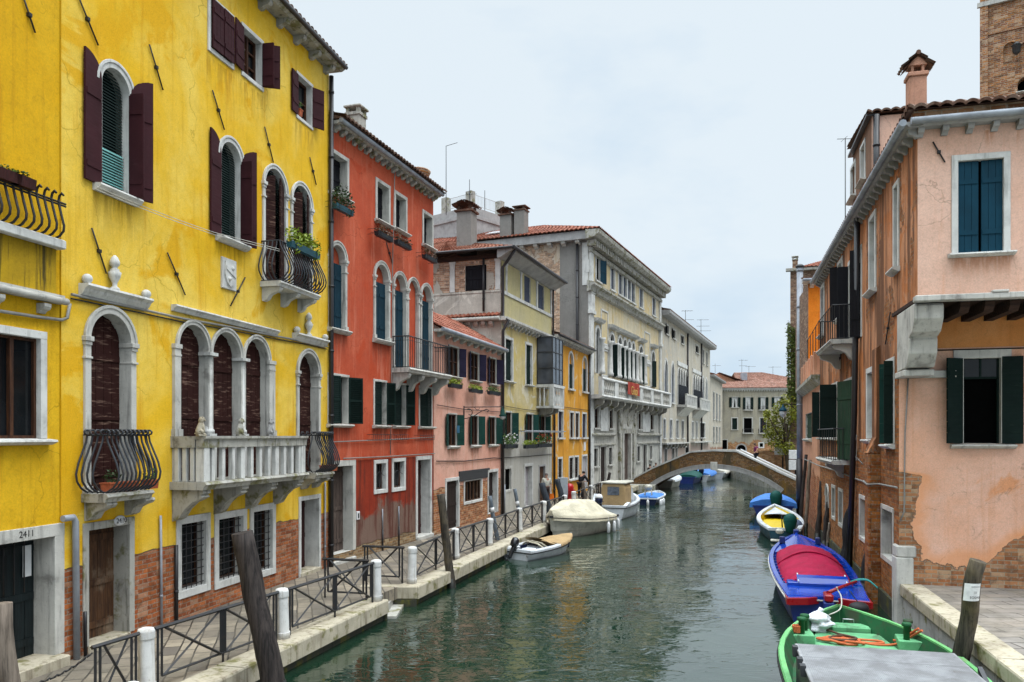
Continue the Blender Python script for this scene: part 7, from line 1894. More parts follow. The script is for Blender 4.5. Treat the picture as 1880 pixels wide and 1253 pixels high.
# right quay
RE = [(9.0-.25*(18.4-Y), Y) for Y in (18.0, 12, 4, -6)]
edge_strip(RE, .46, .70, RQUAY, 'stone_edge', 'quay_edge')
mb = MB()
for (a, b) in zip(RE, RE[1:]):
    a, b = Vector(a), Vector(b); d = b-a; L = d.length; d /= L; nl = Vector((-d.y, d.x)); n = max(1, round(L/1.9))
    for k in range(n):
        p = a+d*(L*k/n+.006)+nl*.06; q = a+d*(L*(k+1)/n-.006)+nl*.06
        for z0, z1 in ((-.9, .12), (.13, .695)):
            mb.face([(p.x, p.y, z0), (q.x, q.y, z0), (q.x, q.y, z1), (p.x, p.y, z1)])
            mb.face([(p.x, p.y, z1), (q.x, q.y, z1), (q.x+nl.x*.1, q.y+nl.y*.1, z1), (p.x+nl.x*.1, p.y+nl.y*.1, z1)])
kind(mb.build('quay_wall', M['stone_quaywall'], None, I4))
mb = MB(); mb.prismz([(9.3, 18.1), (9.4-.25*24.4+.0, -6), (22, -6), (22, 18.1)][::-1], -.5, RQUAY-.01); kind(mb.build('pavement', M['paving_right'], None, I4))
poly('pavement', [(16.6, 45.5), (21.9, 59.5), (24, 59.5), (40, 45)], .5, 'stone_old', 1.2)
poly('pavement', [(22.4, 63), (21.2, 66), (23.6, 90), (60, 100), (60, 63)], .9, 'stone_old', 1.5)
poly('pavement', [(33.5, 121.5), (60, 120), (60, 160), (20, 160)], .6, 'stone_old', 1.5)
poly('pavement', [(8.2, 60.8), (11, 60.5), (15.0, 76), (13, 77)], .5, 'stone_old', 1.5)
# ---- bridge
BL, BR = Vector((10.0, 62.2)), Vector((22.0, 57.4))
BFc = Facade(BL, BR); W_ = 3.4
bg = root('stone_bridge', 'brick canal footbridge with white stone arch ring and parapet', 'bridge', (16, 60, 0))
def bz(u, v): return BFc.at(u, v)
topline = [bz(u, v) for u, v in ((1150, 893), (1166, 876), (1200, 858), (1240, 841), (1268, 829), (1310, 826.5), (1352, 828), (1390, 846), (1430, 866), (1461, 880))]
sl_, sr_ = BFc.s_(1192), BFc.s_(1434)
apex = bz(1313, 861)[1]
cx = (sl_+sr_)/2
N = 28; hw = (sr_-sl_)/2
# circular segment through springs at z=.15
z_s = .1; hR = apex - z_s; Rr = (hw*hw + hR*hR)/(2*hR); cz = apex - Rr
th = math.asin(hw/Rr)
ar = [(cx + Rr*math.sin(-th+2*th*k/N), cz + Rr*math.cos(-th+2*th*k/N)) for k in range(N+1)]
ao = [(cx + (Rr+.30)*math.sin(-th+2*th*k/N), cz + (Rr+.30)*math.cos(-th+2*th*k/N)) for k in range(N+1)]
def topz(x):
    for (a, za), (b, zb) in zip(topline, topline[1:]):
        if a <= x <= b: return za + (zb-za)*(x-a)/(b-a)
    return topline[0][1] if x < topline[0][0] else topline[-1][1]
mb = MB()
def archz(x):
    if not (sl_ < x < sr_): return -1.5
    return cz + math.sqrt(max(0, Rr*Rr-(x-cx)**2))
xs = sorted(set([topline[0][0], topline[-1][0]] + [p[0] for p in topline] + [p[0] for p in ao if topline[0][0] < p[0] < topline[-1][0]] + [p[0] for p in ar]))
for yy in (0, W_):
    for a, b in zip(xs, xs[1:]):
        mid = (a+b)/2
        za, zb = (archz(a), archz(b)) if sl_ < mid < sr_ else (-1.5, -1.5)
        if sl_ < mid < sr_: za = max(za, z_s); zb = max(zb, z_s)
        mb.face([(a, yy, za), (b, yy, zb), (b, yy, topz(b)-.10), (a, yy, topz(a)-.10)])
for p, q in zip(ar, ar[1:]): mb.face([(p[0], 0, p[1]), (p[0], W_, p[1]), (q[0], W_, q[1]), (q[0], 0, q[1])])
for yy in (.32, W_-.32):
    for a, b in zip(xs, xs[1:]): mb.face([(a, yy, topz(a)-1.0), (b, yy, topz(b)-1.0), (b, yy, topz(b)-.10), (a, yy, topz(a)-.10)])
for a, b in zip(xs, xs[1:]): mb.face([(a, .32, topz(a)-.95), (b, .32, topz(b)-.95), (b, W_-.32, topz(b)-.95), (a, W_-.32, topz(a)-.95)])
for xx in (sl_, sr_): mb.face([(xx, 0, -1.5), (xx, W_, -1.5), (xx, W_, z_s+.3), (xx, 0, z_s+.3)])
mb.build('bridge_wall', M['bridgebrick'], bg, BFc.M)
mb = MB(); mb.band(ar, ao, -.06, .02); mb.band([(x, z+.001) for x, z in ao], [(x+.06*math.sin(0), z+.06) for x, z in ao], -.09, .02)
mb.build('arch_ring', M['stone_grey'], bg, BFc.M)
mb = MB(); mb.band(ar, ao, W_-.02, W_+.06); mb.build('arch_ring', M['stone_grey'], bg, BFc.M)
mb = MB(); s, z = bz(1311, 861); mb.bbox(s-.25, s+.25, -.2, .0, z-.1, z+.52, .02); mb.lathe([(.18, 0), (.2, .02), (.12, .03)], 0, 0, 10); 
ks = mb.build('keystone', M['stone'], bg, BFc.M)
for yy in (-.05, W_-.35):
    mb = MB()
    for (a, za), (b, zb) in zip(topline, topline[1:]):
        mb.prism([(a, za-.10), (b-.01, zb-.10), (b-.01, zb+.02), (a, za+.02)], yy, yy+.40)
    mb.build('parapet_coping', M['stone_white_rail'] if yy < 0 else M['stone'], bg, BFc.M)
mb = MB()
for yy in (.1, W_-.15): mb.tube([(BFc.s_(1352), yy, bz(1352, 828)[1]+.05), (BFc.s_(1461), yy, bz(1461, 880)[1]+.05)], .05, 6)
mb.build('handrail', M['white'], bg, BFc.M)
# ---- bollards and railing on the left quay
BOLL = [pix(u, v, QUAY) for u, v in ((270, 1269), (520, 1172), (692, 1103), (756, 1071), (837, 1026), (898, 1001.5), (954, 976.5), (998, 959.5), (1037, 945), (1054, 936), (1085, 921), (1104, 913))]
ordn = ['nearest', 'second', 'third', 'fourth', 'fifth', 'sixth', 'seventh', 'eighth', 'ninth', 'tenth', 'eleventh', 'farthest']
note = ['beside the leaning dark post at the photo bottom', 'right of the big leaning mooring post', 'near side of the water steps', 'far side of the water steps', 'behind the dark post in the water', 'beside the grey post with white band', 'behind the white dinghy', 'before the pale lilac door', 'beside the grey notice board', 'next to the red hydrant', 'before the palazzo', 'last before the cabin boat']
mbb = MB(); mbb.lathe([(.132, 0), (.134, .12), (.134, .121), (.118, .124), (.118, .125), (.115, .78), (.115, .781), (.128, .79), (.13, .80), (.13, .895), (.13, .896), (.112, .94), (.06, .955)], 0, 0, 14)
b0 = None; bl = []
for k, p in enumerate(BOLL):
    r = root('stone_bollard', f'white stone bollard, {ordn[k]} of the quay row counted from the camera, {note[k]}', 'bollard', (p.x, p.y, QUAY), 0, 'white stone bollards along the left quay', rot=Matrix.Rotation(RND.uniform(-.035, .035), 4, 'X') @ Matrix.Rotation(RND.uniform(-.035, .035), 4, 'Y') @ Matrix.Rotation(RND.uniform(0, 6), 4, 'Z'))
    r['label'] = f'white stone bollard, {ordn[k]} from the camera, {note[k]}'
    m = WORLD[r.name]
    if b0 is None: b0 = mbb.build('post', M['bollard'], r, m)
    else: share(b0, 'post', r, m)
mbb = MB(); mbb.lathe([(.11, 0), (.105, .42), (.12, .43), (.12, .5), (.09, .54)], 0, 0, 8)
p = pix(242, 1254, QUAY+.54); r = root('stone_bollard', 'low white stone bollard on the quay edge, cut off by the photo bottom', 'bollard', (p.x, p.y, QUAY), 0, 'white stone bollards along the left quay'); mbb.build('post', M['bollard'], r)
def rail_panel(p, q, label, xs=2, h=.90, group='iron railing panels along the left quay'):
    p, q = Vector(p), Vector(q); d = q-p; L = d.length; ang = math.atan2(d.y, d.x)
    r = root('railing_panel', label, 'railing', (p.x, p.y, QUAY), ang, group)
    mb = MB(); b = .10; zl = .15
    mb.bar((0, 0, h), (L, 0, h), .045); r2 = mb.build('top_rail', M['iron'], r)
    mb = MB(); seg = (L-2*.14)/xs
    mb.bar((.14, 0, zl), (L-.14, 0, zl), .03)
    for k in range(xs+1):
        x = .14+seg*k
        for dx in ((0,) if k in (0, xs) else (-.055, .0, .055)): mb.bar((x+dx, 0, zl if dx or k in (0, xs) else 0), (x+dx, 0, h), .036)
    for x in (.06, L-.06): mb.bar((x, 0, 0), (x, 0, h), .036)
    for k in range(xs):
        a = .14+seg*k+.06; c = .14+seg*(k+1)-.06
        mb.bar((a, .012, zl), (c, .012, h-.02), .032); mb.bar((a, -.012, h-.02), (c, -.012, zl), .032)
    mb.build('infill', M['iron'], r)
    return r
def shorten(a, b, k): d = (b-a).normalized(); return a+d*k, b-d*k
P0 = pix(153, 1253-40, QUAY+.9); 
start = BOLL[0] + (BOLL[0]-BOLL[1]).normalized()*.98
rail_panel(start, shorten(BOLL[0], start, .15)[0], 'short black iron railing with one cross, ending at the chain, left of the nearest bollard', 1)
prev2 = start + (BOLL[0]-BOLL[1]).normalized()*1.25
rail_panel(prev2 + (BOLL[0]-BOLL[1]).normalized()*2.2, prev2, 'black iron railing behind the leaning post at the photo corner', 2)
ch = root('chain', 'sagging iron chain closing the gap between two railings by door 2411', 'chain', (prev2.x, prev2.y, QUAY))
mb = MB(); pts = sag((prev2.x, prev2.y, QUAY+.72), (start.x, start.y, QUAY+.82), .12, 22)
for k, (a, b) in enumerate(zip(pts, pts[1:])):
    mb.tube([a-(b-a)*.25, (a+b)/2 + Vector((0, .018, .0) if k % 2 else (0, 0, .018)), b+(b-a)*.25], .012, 5)
mb.build('links', M['iron'], ch, I4)
lab = {0: 'long railing panel between the nearest and second bollards', 1: 'railing panel right of the second bollard, reaching the water steps', 3: 'railing panel behind the dark mooring post beyond the steps', 4: 'railing panel between the two bollards before the salmon house door', 5: 'railing panel behind the grey banded post', 6: 'railing panel behind the white dinghy', 7: 'railing panel beside the thick blue-grey post', 9: 'railing panel where the person in black leans', 10: 'railing panel before the palazzo door'}
for k, lb in lab.items():
    a, b = shorten(BOLL[k], BOLL[k+1], .15); rail_panel(a, b, 'black iron ' + lb, 2)
for k, lb in ((2, 'short black railing with narrow crosses along the near side of the water steps'), (3, 'short black railing with narrow crosses along the far side of the water steps')):
    a = BOLL[k]+Vector((-.2, .05, 0)); b = a+Vector((-1.15, .30, 0)); rail_panel(a, b, lb, 1, .92, 'iron railings at the water steps')
# ---- mooring posts
def mpost(label, base, top, r0, r1, mat, pointed=False, band=None, sign=False, group='mooring posts in the canal', wet=True):
    base, top = Vector(base), Vector(top)
    r = root('mooring_post', label, 'mooring post', base, 0, group)
    d = top-base; b0 = base - d*.25; mb = MB(); n = 10; pts = []; rad = []
    m = 14
    for k in range(m+1):
        t = k/m; pts.append(b0.lerp(top, t) + Vector((mnoise.noise((t*5, base.x, 1))*r0*.35, mnoise.noise((t*5, base.y, 4))*r0*.35, 0)))
        rr = r0+(r1-r0)*t; rr *= 1+.06*mnoise.noise((t*9, base.x*3, 2))
        rad.append(rr)
    if pointed:
        pts += [top + d.normalized()*r1*1.8]; rad += [r1*.35]
    mb.tube(pts, rad, n); mb.build('post', M[mat], r, I4)
    if wet:
        q = MB(); q.tube([b0, base + d.normalized()*.32], r0*1.05, 10); q.build('algae_foot', M['bark_wet'], r, I4)
    if band:
        a, c = band; q = MB(); q.tube([base.lerp(top, a), base.lerp(top, c)], r1*1.10+.004, 12); q.build('white_band', M['white_band'], r, I4)
    return r
mpost('big weathered dark post leaning left beside the railing, nearest in the water', pixY(508, 1289, 12.8), pixY(446, 978, 12.8), .20, .17, 'pile', wet=True)
mpost('grey weathered post leaning at the lower left photo corner', (-5.05, 8.1, 0), pixY(4, 1108, 8.0), .105, .095, 'pile_light')
mpost('dark straight post standing off the quay beyond the water steps', (-1.73, 22.4, 0), pixY(809, 908, 22.3), .125, .115, 'pile_moss')
mpost('blue-grey post with white band at the stern of the white dinghy', (-.44, 29.0, 0), pixY(899, 911, 29), .095, .075, 'pile_grey', band=(.72, .80))
mpost('weathered grey-brown post with white band behind the white dinghy', pixY(960, 985, 33), pixY(945, 898, 33), .085, .075, 'pile_grey', band=(.65, .74), wet=False)
mpost('thick blue-grey post leaning before the man in the cream shirt', (1.95, 37, 0), pixY(995, 887, 37), .19, .15, 'pile_blue')
mpost('blue-grey leaning post beside the grey notice board', (2.85, 41, 0), pixY(1024, 880, 41), .17, .14, 'pile_blue')
mpost('slim brownish leaning post beside the person in black', (4.5, 47.5, 0), pixY(1069, 884, 47.5), .15, .12, 'pile_light')
mpost('dark slim post behind the cabin boat', (5.75, 51, 0), pixY(1099, 887, 51), .13, .11, 'pile')
mpost('dark curved-topped post against the palazzo door behind the canopy', (6.3, 54, 0), pixY(1120, 868, 54), .15, .1, 'pile')
sp = mpost('mossy leaning post with a white paper sign beside the right quay', pixY(1752, 1278, 13.1), pixY(1796, 1030, 12.7), .145, .13, 'pile_moss', wet=False)
m0 = pixY(1778, 1085, 12.75)
mb = MB(); rows = []
for j in range(2):
    rows.append([(m0.x+.147*math.sin(t)+ (.03*j), m0.y-.150*math.cos(t), m0.z-.14+.28*j) for t in [(-1.1+2.2*k/8) for k in range(9)]])
mb.gridmesh(rows); so_ = mb.build('paper_sign', M['white_band'], sp, I4)
for dz, tx, sz in ((.09, 'RISERVATO', .03), (.0, '1/', .06), (-.08, 'EOSAR', .055)):
    text(tx, sz, Matrix.Translation((m0.x+.02+dz*.1, m0.y-.163, m0.z+dz)) , M['sign_text'], so_, 'lettering', .001)
for lb, (u, v, Y), (u2, v2), r0, mat, pt in (
    ('dark pointed post against the wall, nearest behind the blue boat', (1585, 1090, 21.3), (1600, 985), .17, 'pile_black', True),
    ('tall dark pointed post against the brick wall beside the blue boat bow', (1551, 1050, 25), (1559, 945), .17, 'pile_black', True),
    ('dark slim post by the arched canal door', (1513, 1006, 30), (1521, 922), .12, 'pile', False),
    ('dark tall slim post left of the arched canal door', (1501, 993, 32.3), (1508, 884), .12, 'pile', False),
    ('pale thin slanting pole against the brick wall right of the dark posts', (1518, 1006, 29.5), (1523, 960), .06, 'pile_light', False),
    ('bleached thin pole leaning on the wall behind the yellow-floored boat', (1479, 972, 36), (1488, 845), .09, 'pile_light', False),
    ('blackish pole close to the corner beyond the yellow-floored boat', (1469, 962, 38.5), (1480, 835), .09, 'pile', False)):
    b = pixY(u, v, Y); b.z = 0
    mpost(lb, b, pixY(u2, v2, Y+.2), r0, r0*.8, mat, pt, group='mooring posts along the right wall')
# ---- small street things
p = pix(1042, 930, QUAY); nb_ = root('notice_board', 'grey-blue notice panel on dark legs between the leaning posts', 'notice board', (2.75, 42.4, QUAY))
mb = MB(); mb.bbox(-.27, .27, -.05, .05, .62, 1.58, .02); mb.build('panel', M['board_grey'], nb_)
mb = MB(); mb.box(-.25, -.19, -.03, .03, 0, .618); mb.box(.19, .25, -.03, .03, 0, .618); mb.build('legs', M['iron'], nb_)
hy = root('fire_hydrant', 'red pillar hydrant between bollards near the covered boat', 'hydrant', pixY(1045.5, 923, 43.5)*1); hy.location.z = QUAY; hy.matrix_world = Matrix.Translation((pixY(1045.5, 923, 43.5).x, 43.5, QUAY)); WORLD[hy.name] = hy.matrix_world.copy()
mb = MB(); mb.lathe([(.22, 0), (.22, .08), (.15, .12), (.15, .5), (.2, .55), (.2, .62), (.23, .66), (.24, 1.0), (.2, 1.12), (.1, 1.18), (.04, 1.2)], 0, 0, 12); mb.build('hydrant_body', M['red_paint'], hy)
mb = MB(); mb.tube([(-.3, 0, .8), (.3, 0, .8)], .07, 8); mb.build('hydrant_caps', M['red_paint'], hy)
# ---- tree by the bridge
tr = root('canal_tree', 'bushy olive-green tree leaning over the canal beside the bridge end', 'tree', pixY(1448, 868, 66)); TX = WORLD[tr.name].translation
mb = MB()
top = pixY(1436, 770, 66)
mb.tube([(TX.x, TX.y, 0), (TX.x-.05, TX.y, 1.8), (TX.x-.3, TX.y-.1, 3.2), (top.x+.3, top.y-.2, top.z-.4)], [.24, .19, .15, .1], 8)
cl = []
for u, v, rx, rz in ((1435, 752, .85, .8), (1418, 772, .75, .8), (1448, 775, .85, .9), (1430, 795, 1.0, .7), (1452, 800, .8, .8), (1412, 795, .5, .6), (1446, 822, .7, .6), (1425, 815, .7, .5), (1458, 760, .6, .9), (1408, 760, .35, .4), (1440, 738, .5, .4)):
    c = pixY(u, v, 66+RND.uniform(-1.0, .8)); cl.append((c, rx, rz)); mb.tube([(TX.x-.3, TX.y-.1, 3.2), ((c.x+TX.x-.3)/2, (c.y+TX.y)/2, (c.z+3.2)/2+.1), c], [.09, .06, .025], 5)
mb.build('trunk', M['bark'], tr, I4)
mb = MB()
for c, rx, rz in cl:
    clump(mb, c, (rx, rx, rz), int(700*rx*rz)+70, .10, shell=.2)
for _ in range(40):
    c, rx, rz = RND.choice(cl); clump(mb, c+Vector((RND.uniform(-1,1)*rx, RND.uniform(-1,1)*rx, RND.uniform(-1,1.1)*rz)), (.3, .3, .25), 20, .10)
mb.build('crown', M['leaf_tree'], tr, I4)
for k, (u, v, w, h, lb) in enumerate(((1437, 825, .7, .62, 'white paper notice board on the wall behind the bridge stair'), (1461, 835, .55, .45, 'white box on the canal wall below the tree'), (1461, 854, .55, .5, 'lower white box at the foot of the grey pipe'))):
    p = pixY(u, v, 62.6 if k else 68); r = root('wall_sign', lb, 'sign', p); mb = MB(); mb.bbox(-w, w, -.05, .05, -h*.8, h*.8, .02); mb.build('panel', M['white_band'], r)
    mb = MB(); mb.box(-.06, .06, -.04, .04, -p.z, -h*.8); mb.build('stand', M['iron'], r)
gwl = root('garden_wall', 'low stained wall behind the bridge stair under the tree', 'wall', (24, 69, 0)); mb = MB(); mb.box(21.6, 30, 70, 70.4, .8, 3.0); mb.build('wall', M['endhouse'], gwl, I4)
# ------------------------------------------------------------------ boats
def lerp(a, b, t): return a+(b-a)*t
def boat_root(name, label, stern, bow, group=None):
    stern, bow = Vector(stern[:2]), Vector(bow[:2]); d = bow-stern
    r = root(name, label, 'boat', (stern.x, stern.y, 0), math.atan2(d.y, d.x)-PI/2, group)
    return r, d.length
def shape(t, stern_w=.8, full=.45, p=2.2):
    """half-beam share along the boat, stern 0 .. bow 1"""
    if t < full: return lerp(stern_w, 1, math.sin(PI/2*t/full))
    return max(.0, 1-((t-full)/(1-full))**p)
def hull(r, L, beam, zs, zb, mat, inmat, floor=.12, stern_w=.8, full=.45, p=2.2, wallw=.07, flare=.82, gun=None, gunw=.09, gunh=.05, n=18, tmax=1.0, rake=.35, name='hull', bands=None, sheer_p=2.0, rub=None):
    zg = lambda t: lerp(zs, zb, t**sheer_p)
    rows = []; inner = []; gl = []
    for i in range(n+1):
        t = i/n; b = max(.012, beam/2*shape(t, stern_w, full, p)); z = zg(t); y = L*t
        k = rake*max(0, (t-.6)/.4)**1.5
        yb = y - k; bl = b*flare*(1-.35*max(0, (t-.55)/.45))
        bk = bl*.72
        rows.append([(-b, y, z), (-lerp(b, bl, .5), lerp(y, yb, .4), z*.55), (-bl, yb, .06), (-bk, yb, -.16), (0, yb, -.26), (bk, yb, -.16), (bl, yb, .06), (lerp(b, bl, .5), lerp(y, yb, .4), z*.55), (b, y, z)])
        bi = max(.004, b-wallw); fl = min(floor, z-.08)
        yi = min(y, L-.12*L/8) if i == n else max(y, wallw) if i == 0 else y
        bf = max(.003, min(bi*.96, lerp(bl, b, .6)-wallw))
        inner.append([(-bi, yi, z), (-bf, yi - k*.3, fl), (0, yi - k*.3, fl), (bf, yi - k*.3, fl), (bi, yi, z)])
        gl.append((b, bi, y, z))
    mb = MB(); mb.smooth = True
    mb.gridmesh(rows); mb.smooth = False
    mb.face(rows[0]); 
    mb.m = 1; mb.smooth = False; mb.gridmesh(inner); mb.face(inner[0])
    o = mb.build(name, [M[mat], M[inmat]], r)
    gb = MB()
    for s in (-1, 1):
        q = []
        for b, bi, y, z in gl:
            q.append([(s*(b+.02), y, z-gunh), (s*(b+.025), y, z), (s*(b+.005), y, z+gunh*.5), (s*max(.0, bi-.0), y, z+gunh*.5), (s*max(.0, bi-.005), y, z-gunh*.6)])
        gb.gridmesh(q)
    b, bi, y, z = gl[0]; gb.box(-b-.02, b+.02, -.03, wallw, z-gunh, z+gunh*.5)
    gb.build('gunwale', M[gun or mat], r)
    if rub:
        q = MB()
        for s in (-1, 1): q.tube([(s*(b+.03), y, z-gunh-.02) for b, bi, y, z in gl], .022, 5)
        b, bi, y, z = gl[0]; q.tube([(-b-.03, -.02, z-gunh-.02), (b+.03, -.02, z-gunh-.02)], .022, 5)
        q.build('rub_rail', M[rub], r)
    return o, gl
def outboard(r, x, y, z, mat='engine_black', cap=None, s=1.0, tilt=0.0, cover=None, name='outboard_motor'):
    mb = MB(); mb.T = Matrix.Translation((x, y, z)) @ Matrix.Rotation(tilt, 4, 'X') @ Matrix.Scale(s, 4)
    if cover:
        mb.smooth = True
        mb.lathe([(.05, -.25), (.17, -.2), (.21, 0), (.26, .22), (.24, .38), (.13, .5), (.03, .53)], 0, -.1, 12)
        mb.tube([(0, -.05, .35), (.12, .2, .25), (.2, .42, .12)], [.12, .1, .04], 8)
        o = mb.build(name, M[cover], r)
    else:
        mb.box(-.07, .07, -.16, -.02, -.55, .0); mb.box(-.12, .12, -.06, .06, -.12, .06)
        mb.smooth = True
        mb.lathe([(.1, .0), (.17, .04), (.2, .16), (.2, .30), (.17, .40), (.08, .47), (.02, .48)], 0, -.14, 12)
        mb.smooth = False
        mb.box(-.012, .012, -.42, -.05, -.62, -.5); mb.tube([(0, -.3, -.72), (0, -.02, -.70)], .05, 8)
        o = mb.build(name, M[mat], r)
        if cap:
            c = MB(); c.T = mb.T; c.lathe([(.203, .30), (.19, .38), (.12, .50), (.02, .52)], 0, -.14, 12); c.build('cowl_top', M[cap], o)
        q = MB(); q.T = mb.T; q.tube([(0, .0, .08), (.05, .25, .14), (.1, .42, .16)], .018, 6); q.build('tiller', M['rubber'], o)
    return o
def cover_mesh(r, L, beam, zf, t0, t1, mat, height, stern_w, full, p, drop=.12, n=26, m=16, inset=.0, name='tarpaulin', wr=.02, prof=None, seed=0, sag_p=2.0):
    """fabric stretched over the boat between shares t0 and t1"""
    mb = MB(); mb.smooth = True; rows = []
    for i in range(n+1):
        t = lerp(t0, t1, i/n); b = beam/2*shape(t, stern_w, full, p)*1.0+.035-inset; z = zf(t); y = L*t
        h = height(t); row = []
        for j in range(m+1):
            a = -1+2*j/m
            zz = z + .03 + h*(1-abs(a)**sag_p) if prof is None else z+.03+h*prof(a)
            w_ = wr*mnoise.noise((a*3.1+seed, t*9, seed*1.7)) + wr*.6*mnoise.noise((a*9, t*17+seed, 2))
            row.append((b*a, y, zz + w_*(1-abs(a)**4)))
        lo = [(-b-.01, y, z-drop+wr*1.4*mnoise.noise((t*14, seed, 1)))]; hi = [(b+.01, y, z-drop+wr*1.4*mnoise.noise((t*14, seed, 5)))]
        rows.append(lo+row+hi)
    mb.gridmesh(rows)
    for rr in (rows[0], rows[-1]): mb.face(rr)
    return mb.build(name, M[mat], r)
def fender(r, x, y, z, mat='white', L=.5):
    mb = MB(); mb.lathe([(.02, z-L), (.08, z-L+.05), (.085, z-.1), (.03, z)], x, y, 8); mb.tube([(x, y, z), (x, y, z+.2)], .01, 4); return mb.build('fender', M[mat], r)

# white dinghy with the tan cover thrown half open
r, L = boat_root('dinghy', 'small white open motor dinghy with tan canvas folded over its bow and black outboard', (.12, 27.5), (2.28, 30.1))
B = 1.5
hull(r, L, B, .34, .58, 'gel_white', 'engine_navy', floor=.08, stern_w=.92, full=.35, p=2.4, wallw=.16, gun='gel_white', gunh=.06, rub='rubber')
mb = MB(); mb.bbox(-.62, -.2, .05, .55, .2, .41, .03); mb.bbox(.2, .62, .05, .45, .2, .41, .03); mb.bbox(-.6, .6, 1.35, 1.6, .2, .30, .02); mb.build('seat', M['gel_white'], r)
cover_mesh(r, L, B, lambda t: lerp(.34, .58, t*t), .50, .985, 'tarp_tan', lambda t: .10*math.sin(PI*min(1, (t-.40)/.6)), .92, .35, 2.4, drop=.05, wr=.02)
mb = MB(); mb.smooth = True; rows = []
for j in range(9):
    s = j/8; rows.append([(lerp(-.66, .62, k/14), L*(.50-.12*math.sin(PI*s)-.05*(k/14))+.10*s, .44+.16*math.sin(PI*s)*(1-.4*k/14)+.10*math.sin(PI*k/14)-.05*s) for k in range(15)])
mb.gridmesh(rows); 
mb.build('canvas_fold', M['tarp_tan'], r)
mb = MB()
for q in (.38, .31): mb.tube([(-.6, L*q+.1, .36), (-.3, L*q, .50), (.2, L*q-.05, .46), (.6, L*q-.1, .30)], .035, 6)
mb.build('canvas_hoop', M['tarp_cream'], r)
outboard(r, -.02, -.02, .40, 'engine_black', s=.75, tilt=-.6)
mb = MB()
for x in (-.5, .55): mb.lathe([(.05, 0), (.05, .012)], 0, 0, 10) if False else mb.ball((x, -.035, .17), .045, 8, 6, 1, .3, 1)
mb.build('drain_cap', M['metal'], r)
mb = MB()
for t in (.55, .66, .77, .88):
    for s in (-1, 1): mb.ball((s*(B/2*shape(t, .92, .35, 2.4)+.03), L*t, lerp(.34, .58, t*t)-.03), .028, 6, 5)
mb.build('cover_stud', M['metal_dark'], r)
# covered runabout
r, L = boat_root('covered_motorboat', 'cream motorboat fully wrapped in a cream tarpaulin, bow to the quay', (4.05, 36.5), (1.55, 33.1))
B = 2.15
hull(r, L, B, .72, .95, 'gel_cream', 'gel_cream', floor=.3, stern_w=.93, full=.35, p=2.6, wallw=.08, gun='rubber', gunh=.04, flare=.72, rub='rubber')
def hcov(t): return .70*min(1, t/.30)**.8 if t < .30 else .70*(1-.75*max(0, (t-.55)/.45)**1.3)
cover_mesh(r, L, B, lambda t: lerp(.72, .95, t*t), .05, .97, 'tarp_cream', hcov, .93, .35, 2.6, drop=.18, wr=.018, prof=lambda a: min(1.0, (1-abs(a))/.62)*.93+.07*(1-a*a), seed=3, n=34, m=20)
fender(r, -1.08, .5, .5); fender(r, -.95, -.1, .55); fender(r, -1.12, 1.1, .5)
mb = MB(); mb.bbox(-.7, .7, -.35, -.02, .12, .2, .03)
for x in (-.5, -.25): mb.tube([(x, -.36, .2), (x, -.36, -.2)], .015, 5)
mb.build('swim_platform', M['gel_white'], r)
# cabin boat
r, L = boat_root('cabin_boat', 'white motorboat with upright tan canvas cabin and white-topped outboard', (5.0, 40.8), (7.0, 45.6))
B = 1.95
hull(r, L, B, .68, 1.0, 'gel_white', 'gel_white', floor=.3, stern_w=.92, full=.4, p=2.4, wallw=.16, gun='gel_white', gunh=.07, rub='rubber')
mb = MB(); y0, y1 = .95, 2.3
prof = [(-.66, .62), (.66, .62), (.66, 1.55), (.58, 1.78), (-.58, 1.78), (-.66, 1.55)]
mb.prism([(x, z) for x, z in prof], y0, y1); o = mb.build('canvas_cabin', M['tarp_tan'], r, bevel=.05)
mb = MB(); mb.bbox(-.70, .70, y0-.05, y1+.45, 1.785, 1.88, .04); mb.build('cabin_roof', M['gel_cream'], r)
mb = MB(); mb.box(-.30, .34, y0-.015, y0-.004, 1.18, 1.62); mb.build('cabin_window', M['cabin_pvc'], o)
mb = MB(); mb.prismx([(y1, .8), (y1+.9, .8), (y1+.45, 1.5), (y1, 1.6)], -.6, .6); mb.build('windscreen', M['gel_white'], r)
mb = MB(); mb.prismx([(-.02, .70), (.3, .78), (.7, 1.25), (.8, .72)], -.97, -.80); mb.prismx([(-.02, .70), (.3, .78), (.8, .85), (.8, .72)], .80, .97); mb.build('stern_quarter', M['gel_white'], r)
outboard(r, -.45, -.05, .75, 'engine_navy', 'white', s=1.05, tilt=-.12)
# little work boat with blue tarp
r, L = boat_root('blue_tarp_boat', 'small boat with flat blue tarp, white fenders and a white steering seat, by the bridge', (8.3, 49.0), (10.0, 53.6))
hull(r, L, 1.7, .42, .6, 'engine_navy', 'gel_white', floor=.34, stern_w=.9, gun='gel_white')
cover_mesh(r, L, 1.45, lambda t: .42+.18*t*t, .1, .6, 'tarp_blue', lambda t: .08, .9, .45, 2.2, drop=.02, wr=.05)
mb = MB(); mb.smooth = True; mb.ball((0, 1.2, 1.05), .24, 10, 8, 1.1, .8, .75); mb.smooth = False
for x in (-.25, .25):
    for y in (1.0, 1.4): mb.tube([(x, y, .4), (x*.7, 1.2, .95)], .025, 5)
mb.build('steering_seat', M['gel_cream'], r)
for y in (.3, .9, 1.5): fender(r, .92, y, .36, 'white', .45)
for x in (-.4, .2): fender(r, x, -.06, .36, 'white', .42)
